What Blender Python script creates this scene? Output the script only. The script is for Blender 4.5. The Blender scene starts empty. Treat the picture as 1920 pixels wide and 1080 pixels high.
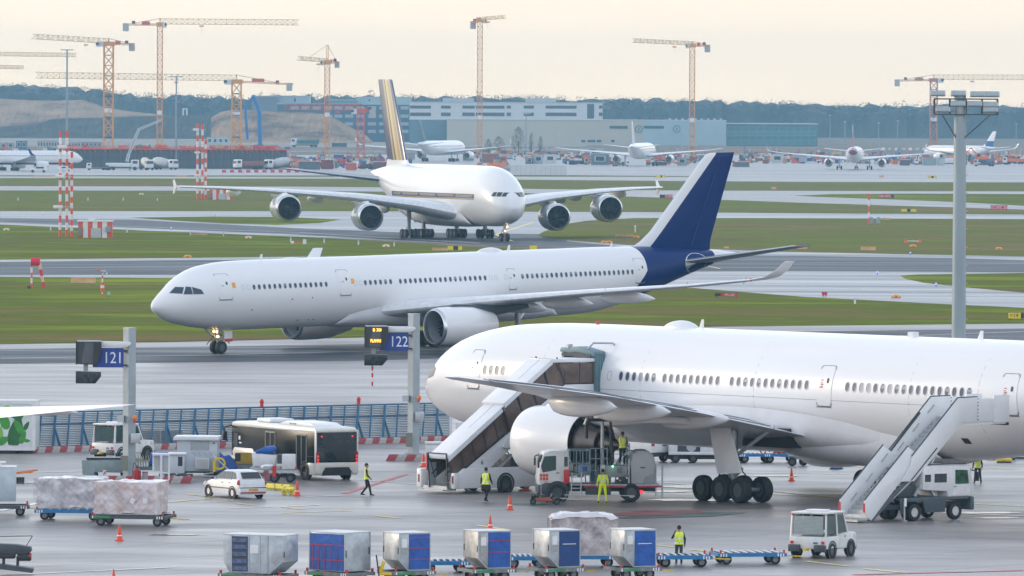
import bpy, bmesh, math, random
import numpy as np
from math import radians as R, sin, cos, pi, sqrt
from mathutils import Vector, Matrix
random.seed(7)
S = bpy.context.scene; COL = S.collection
# ---------------- camera ----------------
FPX, YH, CH, ROLL = 14314.0, 199.4, 20.16, 0.005
PITCH = math.atan((540-YH)/FPX)
cd = bpy.data.cameras.new('camera'); cam = bpy.data.objects.new('camera', cd); COL.objects.link(cam)
cd.sensor_width = 36; cd.lens = 36*FPX/1920; cd.clip_start = 5; cd.clip_end = 20000
r0 = Vector((1,0,0)); u0 = Vector((0, sin(PITCH), cos(PITCH))); f0 = Vector((0, cos(PITCH), -sin(PITCH)))
rr = cos(ROLL)*r0 + sin(ROLL)*u0; uu = cos(ROLL)*u0 - sin(ROLL)*r0
m = Matrix((rr, uu, -f0)).transposed().to_4x4(); m.translation = Vector((0,0,CH)); cam.matrix_world = m
S.camera = cam
# ---------------- world, sun, exposure ----------------
SUN_AZ, SUN_EL = 158.0, 12.0      # direction towards the sun: degrees counter-clockwise from +X, elevation
W = bpy.data.worlds.new('World'); S.world = W; W.use_nodes = True
nt = W.node_tree; nt.nodes.clear()
out = nt.nodes.new('ShaderNodeOutputWorld'); bg = nt.nodes.new('ShaderNodeBackground')
sky = nt.nodes.new('ShaderNodeTexSky'); sky.sky_type = 'NISHITA'; sky.sun_disc = False
sky.sun_elevation = R(SUN_EL); sky.sun_rotation = R(90-SUN_AZ); sky.altitude = 100; sky.air_density = 1.0; sky.dust_density = 2.0
tc = nt.nodes.new('ShaderNodeTexCoord'); sx = nt.nodes.new('ShaderNodeSeparateXYZ'); nt.links.new(tc.outputs['Generated'], sx.inputs[0])
ramp = nt.nodes.new('ShaderNodeValToRGB'); nt.links.new(sx.outputs['Z'], ramp.inputs[0])
e = ramp.color_ramp; e.elements[0].position = 0.0; e.elements[0].color = (11.1, 8.8, 6.3, 1)
e.elements[1].position = 1.0; e.elements[1].color = (5.0, 5.7, 7.0, 1)
for p, c in ((0.02,(10.4,8.8,7.0,1)), (0.08,(10.8,10.3,9.6,1)), (0.20,(11.2,12.3,13.7,1)), (0.40,(8.3,9.3,10.9,1)), (0.62,(5.8,6.4,7.5,1))):
    q = e.elements.new(p); q.color = c
cl = nt.nodes.new('ShaderNodeTexNoise'); cl.inputs['Scale'].default_value = 2.2; cl.inputs['Detail'].default_value = 4
mp = nt.nodes.new('ShaderNodeMapping'); mp.inputs['Scale'].default_value = (1,1,4); nt.links.new(tc.outputs['Generated'], mp.inputs[0]); nt.links.new(mp.outputs[0], cl.inputs['Vector'])
mr = nt.nodes.new('ShaderNodeMapRange'); mr.inputs[1].default_value = .35; mr.inputs[2].default_value = .7; mr.inputs[3].default_value = .9; mr.inputs[4].default_value = 1.1; nt.links.new(cl.outputs[0], mr.inputs[0])
vm = nt.nodes.new('ShaderNodeVectorMath'); vm.operation = 'SCALE'; nt.links.new(ramp.outputs[0], vm.inputs[0]); nt.links.new(mr.outputs[0], vm.inputs['Scale'])
mx = nt.nodes.new('ShaderNodeMix'); mx.data_type = 'RGBA'; mx.inputs[0].default_value = 0.9
nt.links.new(sky.outputs[0], mx.inputs[6]); nt.links.new(vm.outputs[0], mx.inputs[7])
nt.links.new(mx.outputs[2], bg.inputs[0]); bg.inputs[1].default_value = 0.1; nt.links.new(bg.outputs[0], out.inputs[0])
sd = bpy.data.lights.new('sun', 'SUN'); sun = bpy.data.objects.new('sun', sd); COL.objects.link(sun)
sd.energy = 0.9; sd.angle = R(12); sd.color = (1.0, 0.80, 0.58)
sv = Vector((cos(R(SUN_AZ))*cos(R(SUN_EL)), sin(R(SUN_AZ))*cos(R(SUN_EL)), sin(R(SUN_EL))))
sun.rotation_euler = sv.to_track_quat('Z','Y').to_euler()
vs = S.view_settings; S.display_settings.display_device = 'sRGB'
vs.view_transform = 'Standard'; vs.look = 'None'; vs.gamma = 1; vs.use_curve_mapping = False; vs.exposure = 0.62
S.render.engine = 'CYCLES'; cy = S.cycles; cy.use_denoising = True
try: cy.denoiser = 'OPENIMAGEDENOISE'
except Exception: pass
cy.max_bounces = 6; cy.diffuse_bounces = 3; cy.glossy_bounces = 3; cy.transmission_bounces = 4; cy.volume_bounces = 0; cy.transparent_max_bounces = 16
cy.caustics_reflective = False; cy.caustics_refractive = False; cy.sample_clamp_indirect = 4

# ---------------- helpers ----------------
def G(px, py, z=0.0):
    """point of the place (at height z) that the lens sees at this pixel of the 1920x1080 photograph"""
    x = px-960; y = py-540; c, s = cos(ROLL), sin(ROLL)
    xr = x*c+y*s; a = -(-x*s+y*c)/FPX
    rx, ry, rz = xr/FPX, cos(PITCH)+a*sin(PITCH), -sin(PITCH)+a*cos(PITCH)
    t = (z-CH)/rz
    return Vector((rx*t, ry*t, z))
def gs(px, py):                       # pixels per metre on the ground at this pixel
    return (py-YH-(px-960)*ROLL)/CH
MATS = {}
def mat(name, col=(.5,.5,.5), rough=.5, metal=0, var=.12, scale=2.0, bump=0, coat=0, emit=None, estr=1, alpha=1, trans=0, streak=None, col2=None, spec=.5, bscale=None, rvar=0):
    if name in MATS: return MATS[name]
    mm = bpy.data.materials.new(name); mm.use_nodes = True; n = mm.node_tree; b = n.nodes['Principled BSDF']
    b.inputs['Roughness'].default_value = rough; b.inputs['Metallic'].default_value = metal
    b.inputs['Coat Weight'].default_value = coat; b.inputs['Coat Roughness'].default_value = .12
    b.inputs['Specular IOR Level'].default_value = spec
    b.inputs['Transmission Weight'].default_value = trans; b.inputs['Alpha'].default_value = alpha
    t = n.nodes.new('ShaderNodeTexCoord'); mpn = n.nodes.new('ShaderNodeMapping'); n.links.new(t.outputs['Object'], mpn.inputs[0])
    if streak: mpn.inputs['Scale'].default_value = streak
    nz = n.nodes.new('ShaderNodeTexNoise'); nz.inputs['Scale'].default_value = scale; nz.inputs['Detail'].default_value = 5; nz.inputs['Roughness'].default_value = .6
    n.links.new(mpn.outputs[0], nz.inputs['Vector'])
    rp = n.nodes.new('ShaderNodeValToRGB'); n.links.new(nz.outputs[0], rp.inputs[0])
    c = col
    a1 = tuple(max(0,x*(1-var)) for x in c)+(1,); a2 = (tuple(col2) if col2 else tuple(min(1,x*(1+var*.8)) for x in c))+(1,)
    rp.color_ramp.elements[0].color = a1; rp.color_ramp.elements[0].position = .32
    rp.color_ramp.elements[1].color = a2; rp.color_ramp.elements[1].position = .68
    n.links.new(rp.outputs[0], b.inputs['Base Color'])
    if rvar:
        r2 = n.nodes.new('ShaderNodeMapRange'); n.links.new(nz.outputs[0], r2.inputs[0]); r2.inputs[1].default_value=.3; r2.inputs[2].default_value=.7
        r2.inputs[3].default_value = max(.03,rough-rvar); r2.inputs[4].default_value = min(1,rough+rvar); n.links.new(r2.outputs[0], b.inputs['Roughness'])
    if bump:
        n2 = n.nodes.new('ShaderNodeTexNoise'); n2.inputs['Scale'].default_value = bscale or scale*6; n2.inputs['Detail'].default_value = 4; n.links.new(mpn.outputs[0], n2.inputs['Vector'])
        bp = n.nodes.new('ShaderNodeBump'); bp.inputs['Strength'].default_value = bump; bp.inputs['Distance'].default_value = .03
        n.links.new(n2.outputs[0], bp.inputs['Height']); n.links.new(bp.outputs[0], b.inputs['Normal'])
    if emit: b.inputs['Emission Color'].default_value = tuple(emit)+(1,); b.inputs['Emission Strength'].default_value = estr
    MATS[name] = mm; return mm

class MB:
    """collects shapes into one mesh; v: vertices, f: (indices, material slot)"""
    def __init__(s, *mats): s.v=[]; s.f=[]; s.m=list(mats); s.M=Matrix.Identity(4); s.cur=0
    def use(s, m):
        if m not in s.m: s.m.append(m)
        s.cur = s.m.index(m); return s
    def add(s, vs, fs):
        o = len(s.v); s.v += [tuple(s.M @ Vector(p)) for p in vs]; s.f += [([o+i for i in f], s.cur) for f in fs]; return s
    def box(s, c, d, rot=None, tap=(1,1)):
        x,y,z = d[0]/2,d[1]/2,d[2]/2; P=[]
        for k in (-1,1):
            tx,ty = (tap if k>0 else (1,1))
            P += [Vector((-x*tx,-y*ty,k*z)),Vector((x*tx,-y*ty,k*z)),Vector((x*tx,y*ty,k*z)),Vector((-x*tx,y*ty,k*z))]
        if rot is not None:
            q = Matrix.Rotation(rot[2],4,'Z') @ Matrix.Rotation(rot[1],4,'Y') @ Matrix.Rotation(rot[0],4,'X'); P=[q@p for p in P]
        c=Vector(c); return s.add([p+c for p in P], [(0,3,2,1),(4,5,6,7),(0,1,5,4),(1,2,6,5),(2,3,7,6),(3,0,4,7)])
    def arch(s, c, sg, y, r0, r1):
        '''wheel-arch ring on a side panel: sg side, y outer face'''
        return s.lathe([(sg*(y-.06),r0),(sg*y,r0),(sg*y,r1),(sg*(y-.06),r1)],c,'Y',24,closed=True)
    def bb(s, x0,x1,y0,y1,z0,z1): return s.box(((x0+x1)/2,(y0+y1)/2,(z0+z1)/2),(abs(x1-x0),abs(y1-y0),abs(z1-z0)))
    def tube(s, a, b, r0, r1=None, n=10, cap=True):
        a,b=Vector(a),Vector(b); r1=r0 if r1 is None else r1; d=(b-a)
        if d.length<1e-6: return s
        q=d.to_track_quat('Z','Y'); P=[]
        for c,r in ((a,r0),(b,r1)):
            P += [c+q@Vector((r*cos(2*pi*i/n),r*sin(2*pi*i/n),0)) for i in range(n)]
        F=[(i,(i+1)%n,n+(i+1)%n,n+i) for i in range(n)]
        if cap: F += [tuple(range(n-1,-1,-1)), tuple(range(n,2*n))]
        return s.add(P,F)
    def bar(s, a, b, w, h=None):      # square section bar
        a,b=Vector(a),Vector(b); h=h or w; d=b-a
        if d.length<1e-6: return s
        q=d.to_track_quat('Y','Z'); P=[]
        for c in (a,b): P += [c+q@Vector(t) for t in ((-w/2,0,-h/2),(w/2,0,-h/2),(w/2,0,h/2),(-w/2,0,h/2))]
        return s.add(P,[(0,1,2,3),(7,6,5,4),(0,4,5,1),(1,5,6,2),(2,6,7,3),(3,7,4,0)])
    def lathe(s, prof, o=(0,0,0), axis='X', n=24, cap=True, closed=False):   # prof: (position along axis, radius)
        o=Vector(o); P=[]
        for a,r in prof:
            for i in range(n):
                t=2*pi*i/n; c,k=r*cos(t),r*sin(t)
                P.append(o+Vector({'X':(a,c,k),'Y':(c,a,k),'Z':(c,k,a)}[axis]))
        L=len(prof); F=[(j*n+i,j*n+(i+1)%n,(j+1)*n+(i+1)%n,(j+1)*n+i) for j in range(L-1) for i in range(n)]
        if closed: F += [((L-1)*n+i,(L-1)*n+(i+1)%n,(i+1)%n,i) for i in range(n)]
        elif cap: F += [tuple(range(n-1,-1,-1)), tuple(range((L-1)*n,L*n))]
        return s.add(P,F)
    def prism(s, pts, y0, y1, axis='Y'):   # polygon pts (a,b) extruded; axis Y: (x,z); X: (y,z); Z: (x,y)
        n=len(pts); mk={'Y':lambda p,t:(p[0],t,p[1]),'X':lambda p,t:(t,p[0],p[1]),'Z':lambda p,t:(p[0],p[1],t)}[axis]
        return s.add([mk(p,y0) for p in pts]+[mk(p,y1) for p in pts], [tuple(range(n-1,-1,-1)),tuple(range(n,2*n))]+[(i,(i+1)%n,n+(i+1)%n,n+i) for i in range(n)])
    def loft(s, rings, cap=True, closed=True):
        n=len(rings[0]); P=[p for r in rings for p in r]; L=len(rings); k=n if closed else n-1
        F=[(j*n+i,j*n+(i+1)%n,(j+1)*n+(i+1)%n,(j+1)*n+i) for j in range(L-1) for i in range(k)]
        if cap: F += [tuple(range(n-1,-1,-1)), tuple(range((L-1)*n,L*n))]
        return s.add(P,F)
    def sphere(s, c, r, n=10, sc=(1,1,1)):
        pr=[(-r*cos(pi*i/(n//2+2)), max(r*sin(pi*i/(n//2+2)),1e-3*r)) for i in range(n//2+3)]
        o=len(s.v); s.lathe(pr,(0,0,0),'Z',n,True)
        for i in range(o,len(s.v)):
            p=s.M.inverted()@Vector(s.v[i]); s.v[i]=tuple(s.M@Vector((p.x*sc[0]+c[0],p.y*sc[1]+c[1],p.z*sc[2]+c[2])))
        return s
    def mesh(s, name, smooth=False, bevel=0, angle=35, fix=True):
        me=bpy.data.meshes.new(name); me.from_pydata(s.v,[],[f for f,_ in s.f])
        for m_ in s.m: me.materials.append(m_)
        me.polygons.foreach_set('material_index',[k for _,k in s.f])
        if fix or bevel:
            bm=bmesh.new(); bm.from_mesh(me)
            if bevel:
                bmesh.ops.remove_doubles(bm, verts=bm.verts, dist=1e-4)
            bmesh.ops.recalc_face_normals(bm, faces=bm.faces)
            if bevel:
                es=[e_ for e_ in bm.edges if len(e_.link_faces)==2 and e_.calc_face_angle(0)>R(30)]
                try: bmesh.ops.bevel(bm, geom=es, offset=bevel, segments=2, affect='EDGES', profile=.5, clamp_overlap=True)
                except Exception: pass
            bm.to_mesh(me); bm.free()
        if smooth or bevel:
            me.polygons.foreach_set('use_smooth',[True]*len(me.polygons)); 
            try: me.set_sharp_from_angle(angle=R(angle))
            except Exception: pass
        return me
    def build(s, name, parent=None, smooth=False, bevel=0, angle=35, kind=None, label=None, fix=True):
        o=bpy.data.objects.new(name, s.mesh(name,smooth,bevel,angle,fix)); COL.objects.link(o)
        if parent is not None: o.parent=parent
        if kind: o['kind']=kind
        if label: o['label']=label
        return o
def tag(o, label, cat=None, group=None, kind=None):
    if label: o['label']=label
    if cat: o['category']=cat
    if group: o['group']=group
    if kind: o['kind']=kind
    return o
def thing(name, label, cat, loc, rz=0, group=None, rot=None):
    o=bpy.data.objects.new(name,None); COL.objects.link(o); o.location=loc; o.rotation_euler=rot or (0,0,R(rz)); o.empty_display_size=.2
    return tag(o,label,cat,group)
def inst(src, name, parent, loc=(0,0,0), rot=(0,0,0), scale=(1,1,1), label=None):   # another object sharing src's mesh
    o=bpy.data.objects.new(name, src.data if hasattr(src,'data') else src); COL.objects.link(o)
    o.parent=parent; o.location=loc; o.rotation_euler=rot; o.scale=scale
    if label: o['label']=label
    return o
KIDS={}
def children(o): return [c for c in bpy.data.objects if c.parent==o]
def dup(root, loc, rz=None, label=None, group=None, scale=None):
    r=root.copy(); COL.objects.link(r); r.location=loc
    if rz is not None: r.rotation_euler=(0,0,R(rz))
    if scale: r.scale=(scale,)*3
    if label: r['label']=label
    if group: r['group']=group
    for ch in children(root):
        c=ch.copy(); COL.objects.link(c); c.parent=r
        for g in children(ch):
            d=g.copy(); COL.objects.link(d); d.parent=c
    return r
def text(body, size, m_, name, parent, loc, rot, extrude=.004, sx_=1):
    cu=bpy.data.curves.new('t','FONT'); cu.body=body; cu.size=size; cu.extrude=extrude; cu.align_x='CENTER'; cu.align_y='CENTER'
    t_=bpy.data.objects.new('t',cu); COL.objects.link(t_); dg=bpy.context.evaluated_depsgraph_get(); dg.update()
    me=bpy.data.meshes.new_from_object(t_.evaluated_get(dg)); bpy.data.objects.remove(t_)
    me.materials.clear(); me.materials.append(m_)
    o=bpy.data.objects.new(name,me); COL.objects.link(o); o.parent=parent; o.location=loc; o.rotation_euler=rot; o.scale=(sx_,1,1); return o
# common materials
WHT=mat('white_paint',(.72,.73,.76),.28,coat=.3,var=.05,scale=1.2)
WHV=mat('white_vehicle_paint',(.70,.71,.73),.33,coat=.3,var=.08,scale=3)
GRY=mat('grey_paint',(.30,.33,.36),.5,var=.12)
LGR=mat('light_grey_metal',(.45,.48,.50),.4,metal=.3,var=.12)
DGR=mat('dark_grey_metal',(.055,.065,.075),.5,var=.2)
BLK=mat('black_rubber',(.012,.013,.015),.7,var=.3,scale=8)
BLP=mat('black_plastic',(.02,.022,.026),.4,var=.2)
GLS=mat('dark_glass',(.015,.022,.03),.06,spec=.8,var=.3,scale=1.5)
TGL=mat('green_tinted_glass',(.02,.06,.055),.07,spec=.8,var=.3,scale=1.5)
RED=mat('red_paint',(.55,.03,.03),.4,var=.15)
RLT=mat('red_lamp',(.6,.02,.02),.25,var=.1)
ORG=mat('orange_paint',(.75,.20,.03),.5,var=.15)
YEL=mat('yellow_paint',(.75,.52,.02),.5,var=.12)
BLU=mat('blue_steel',(.03,.16,.33),.45,var=.15)
BPT=mat('blue_dolly_paint',(.02,.18,.42),.5,var=.2)
ALU=mat('aluminium',(.55,.57,.60),.35,metal=.85,var=.1,scale=4,bump=.15)
STL=mat('steel',(.33,.35,.37),.4,metal=.7,var=.2)
BTP=mat('blue_tarpaulin',(.012,.09,.38),.45,var=.25,scale=3,bump=.6,bscale=5)
WSH=mat('retroreflective_white',(.8,.8,.8),.5,var=.05)
# ---------------- aircraft builders ----------------
def prof(tab, a):
    if a<=tab[0][0]: return tab[0][1:]
    for i in range(len(tab)-1):
        p,q=tab[i],tab[i+1]
        if a<=q[0]:
            # Catmull-Rom between table rows
            pm=tab[max(i-1,0)]; qn=tab[min(i+2,len(tab)-1)]; h=q[0]-p[0]; t=(a-p[0])/h; o=[]
            for k in range(1,len(p)):
                d0=(q[k]-pm[k])/(q[0]-pm[0]) if q[0]>pm[0] else 0; d1=(qn[k]-p[k])/(qn[0]-p[0])
                if i==0: d0=(q[k]-p[k])/h
                o.append((2*t**3-3*t**2+1)*p[k]+(t**3-2*t**2+t)*h*d0+(-2*t**3+3*t**2)*q[k]+(t**3-t**2)*h*d1)
            return tuple(o)
    return tab[-1][1:]
class Fus:
    def __init__(s, tab): s.tab=tab          # rows: a, top, bottom, half width
    def surf(s, a, z, side=1, off=0):
        t,b,w=prof(s.tab,a); zc=(t+b)/2; rz=(t-b)/2+off; k=max(-1,min(1,(z-zc)/rz)); return Vector((-a, side*(w+off)*sqrt(max(0,1-k*k)), z))
    def ang(s, a, z):
        t,b,w=prof(s.tab,a); return math.asin(max(-1,min(1,(z-(t+b)/2)/((t-b)/2))))
    def ring(s, a, n=48, off=0):
        t,b,w=prof(s.tab,a); zc=(t+b)/2; rz=(t-b)/2+off; w=max(w,.01)+off; rz=max(rz,.01)
        return [(-a, w*cos(2*pi*i/n), zc+rz*sin(2*pi*i/n)) for i in range(n)]
def fuselage(F, L, m_, parent, n=56, name='fuselage'):
    A=[0,.12,.3,.5,.75,1,1.3,1.6,2,2.4,2.8,3.3,3.8,4.4,5,5.7,6.5,7.4,8.3,9.3,10.5,12]
    a=13.5
    while a<L-24: A.append(a); a+=2.2
    while a<L-.3: A.append(a); a+=.9
    A.append(L)
    mb=MB(m_); mb.loft([F.ring(x,n) for x in A]); return mb.build(name,parent,smooth=True,angle=60,fix=True)
def rrect(w,h,r,n=4):
    P=[]
    for cx,cy,a0 in ((w/2-r,h/2-r,0),(-w/2+r,h/2-r,90),(-w/2+r,-h/2+r,180),(w/2-r,-h/2+r,270)):
        for i in range(n+1):
            t=R(a0+90*i/n); P.append((cx+r*cos(t),cy+r*sin(t)))
    return P
def fdoor(F, a, zb, w, h, side, parent, m_, seam, name='door', handle=True, win=True, sill=True, lab=None):
    """a door following the skin: proud panel with a dark seam round it"""
    mb=MB(seam); P=rrect(w,h,.16)
    def pt(x,z,off): return F.surf(a+x, zb+h/2+z, side, off)
    # outer seam ring
    def ring(P1,P2,o1,o2,mm):
        mb.use(mm); V=[pt(x,z,o1) for x,z in P1]+[pt(x,z,o2) for x,z in P2]; n=len(P1); mb.add(V,[(i,(i+1)%n,n+(i+1)%n,n+i) for i in range(n)])
    q=lambda d: [(x*(1-2*d/w), z*(1-2*d/h)) for x,z in P]
    ring(q(-.016),q(.016),.006,.006,seam); ring(q(.016),q(.03),.006,.016,m_)
    mb.use(m_); rows=10; V=[];Q=q(.03)
    hw,hh=max(x for x,_ in Q),max(z for _,z in Q)
    for j in range(rows+1):
        z=-hh+2*hh*j/rows; d=max(0,abs(z)-(hh-.13)); x=hw-(.13-sqrt(max(0,.13**2-d*d)))
        V+=[pt(-x,z,.016),pt(-x*.33,z,.016),pt(x*.33,z,.016),pt(x,z,.016)]
    mb.add(V,[(4*j+i,4*j+i+1,4*j+4+i+1,4*j+4+i) for j in range(rows) for i in range(3)])
    if sill:
        mb.use(STL)
        z0=-h/2-.07; mb.add([pt(-w/2,z0,.01),pt(w/2,z0,.01),pt(w/2,z0+.05,.07),pt(-w/2,z0+.05,.07)],[(0,1,2,3)])
    d=mb.build(name,parent,smooth=True,label=lab)
    if handle: 
        k=MB(seam); c=[pt(x,z,.03) for x,z in ((-.28,.05),(-.10,.05),(-.10,.12),(-.28,.12))]; k.add(c,[(0,1,2,3)]); k.build('door_handle',d)
    if win:
        k=MB(GLS); k.add([pt(.22+x,.28+z,.03) for x,z in rrect(.16,.26,.07,3)],[tuple(range(16))]); k.build('door_window',d)
    return d
_wm={}
def fwindow_mesh(w,h,shade):
    key=(w,h,shade)
    if key in _wm: return _wm[key]
    n=16; mb=MB(WHT); P=lambda kx,kz,y:[(w/2*kx*cos(2*pi*i/n),y,h/2*kz*(abs(sin(2*pi*i/n))**.8)*(1 if sin(2*pi*i/n)>=0 else -1)) for i in range(n)]
    fr=[P(1.22,1.16,-.012),P(1.14,1.1,.018),P(1.0,1.0,.016),P(.94,.95,.0)]
    mb.use(mat('window_frame',(.50,.52,.56),.3)); mb.loft(fr,cap=False)
    mb.use(mat('cabin_window_glass',(.06,.085,.13),.3,var=.25,scale=2,spec=.25) if shade<1 else mat('window_blind',(.26,.28,.31),.4)); mb.add(P(.94,.95,.002),[tuple(range(n))])
    if shade==.5:
        mb.use(mat('window_blind',(.26,.28,.31),.4)); mb.bb(-w*.40,w*.40,.003,.005,0,h*.36)
    _wm[key]=mb.mesh('window',smooth=False); return _wm[key]
def fwindows(F, a0, n, pitch, z, side, parent, w=.27, h=.40, rnd=.12, dz=0):
    for i in range(n):
        a=a0+i*pitch; p=F.surf(a,z+dz*i,side,0); t,b,wd=prof(F.tab,a); zc=(t+b)/2; phi=math.asin(max(-1,min(1,(z-zc)/((t-b)/2))))
        p2=F.surf(a+.3,z,side,0); yaw=math.atan2(p2.y-p.y, -(p2.x-p.x))*side
        sh=1 if random.random()<rnd else (.5 if random.random()<.12 else 0)
        o=inst(fwindow_mesh(w,h,sh),'window',parent,p)
        if side>0: o.rotation_euler=(phi,0,-yaw)
        else: o.rotation_euler=(phi,0,pi+yaw)
def airfoil(n=12, t=.12, camber=.015):
    U=[];Lw=[]
    for i in range(n+1):
        x=(1-cos(pi*i/n))/2; y=5*t*(.2969*sqrt(x)-.126*x-.3516*x*x+.2843*x**3-.1036*x**4); c=camber*(1-(2*x-.8)**2) if x<.9 else camber*.0
        U.append((x,y+c)); Lw.append((x,-y*.8+c))
    return U[::-1]+Lw[1:-1]        # TE over the top to LE and back along the bottom
def wing(secs, side, m_, parent, name='wing', vertical=False, n=12, lead=None, label=None):
    """secs: (span position, a of LE, a of TE, z, thickness)"""
    mb=MB(m_); rings=[]
    for sec in secs:
        p,le,te,z,t=sec[:5]; tw=sec[5] if len(sec)>5 else 0; cz=sec[6] if len(sec)>6 else 0   # cz: tip turned up
        c=te-le; r=[]
        for x,y in airfoil(n,t,0 if vertical else .012):
            a=le+x*c; h=y*c
            if vertical: r.append((-a, h, p))
            else: r.append((-a, side*(p-h*sin(cz)), z+h*cos(cz)-tw*(x-.3)*c))
        rings.append(r)
    mb.loft(rings)
    if lead:                      # bright or white leading edge strip: own material on the faces near the LE
        k=len(rings[0]); mb.use(lead[0]); li=mb.cur; nf=[]
        for f,mi in mb.f:
            if len(f)==4:
                i=min(x%k for x in f); j=sorted(x%k for x in f)
                if n-lead[1]<=j[0] and j[-1]<=n+lead[1]: mi=li
            nf.append((f,mi))
        mb.f=nf
    return mb.build(name,parent,smooth=True,angle=40,label=label)
_whl={}
def wheel_mesh(r, w, hub=None):
    key=(round(r,3),round(w,3),hub.name if hub else None)
    if key not in _whl:
        mb=MB(BLK); mb.lathe([(-w/2,r*.55),(-w/2,r*.86),(-w*.36,r*.97),(-w*.12,r),(w*.12,r),(w*.36,r*.97),(w/2,r*.86),(w/2,r*.55)],axis='Y',n=28,closed=True)
        mb.use(hub or mat('dark_wheel_hub',(.075,.085,.095),.5,metal=.3)); mb.lathe([(-w*.4,r*.56),(-w*.30,r*.42),(-w*.42,r*.12),(w*.42,r*.12),(w*.30,r*.42),(w*.4,r*.56)],axis='Y',n=20)
        mb.use(DGR)
        for i in range(6):
            t=2*pi*i/6
            for s_ in (-1,1): mb.tube((r*.3*cos(t),s_*w*.30,r*.3*sin(t)),(r*.3*cos(t),s_*w*.36,r*.3*sin(t)),r*.045,n=6)
        _whl[key]=mb.mesh('wheel',smooth=True)
    return _whl[key]
def wheels(parent, r, w, spots, hub=None, name='wheel'):
    me=wheel_mesh(r,w,hub)
    return [inst(me,name,parent,(x,y,z)) for x,y,z in spots]
def gear(parent, a, y, axles, tyre_r, tyre_w, track, top_z, z0=0, strut_r=.22, doorm=None, name='landing_gear', pitch=1.5):
    """bogie: axles along a, two tyres each; strut goes up to top_z"""
    mb=MB(STL); z=z0+tyre_r
    mb.tube((-a,y,z),(-a,y,top_z),strut_r,strut_r*1.3,14); mb.tube((-a,y,z+.2),(-a,y,z+(top_z-z)*.5),strut_r*.7,n=12)
    if axles>1: mb.use(DGR).tube((-a-(axles-1)/2*pitch,y,z),(-a+(axles-1)/2*pitch,y,z),.17,n=10); mb.use(STL)
    sp=[]
    for i in range(axles):
        x=-a+(i-(axles-1)/2)*pitch; mb.tube((x,y-track/2,z),(x,y+track/2,z),.11,n=8)
        sp+=[(x,y-track/2,z),(x,y+track/2,z)]
    # drag brace, torque links, hoses
    mb.use(LGR).tube((-a+.2,y,z+(top_z-z)*.45),(-a-2.2*(1 if axles>1 else -.6),y-(.9 if y>0 else -.9)*(y!=0),top_z),.10,n=8)
    mb.tube((-a,y,z+.5),(-a-.75,y,z+1.0),.07,n=6); mb.tube((-a-.75,y,z+1.0),(-a,y,z+1.6),.07,n=6)
    mb.use(BLP)
    for k in (-1,1):
        mb.tube((-a,y+.15*k,z+1.3),(-a+.8*k,y+.15*k,z+.75),.035,n=5); mb.tube((-a+.8*k,y+.15*k,z+.75),(-a+1.3*k,y+.15*k,z+.25),.035,n=5)
    g=mb.build(name,parent,smooth=True)
    wheels(g,tyre_r,tyre_w,sp)
    if doorm:
        d=MB(doorm[0]); d.prism(doorm[1],doorm[2],doorm[2]+.06); d.build('gear_door',g)
    return g
FANB=mat('fan_blades',(.05,.055,.065),.35,metal=.5,var=.2)
LIP=mat('intake_lip_metal',(.62,.64,.66),.22,metal=.9,var=.05)
NACI=mat('nacelle_inner',(.16,.17,.19),.45,var=.1)
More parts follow.
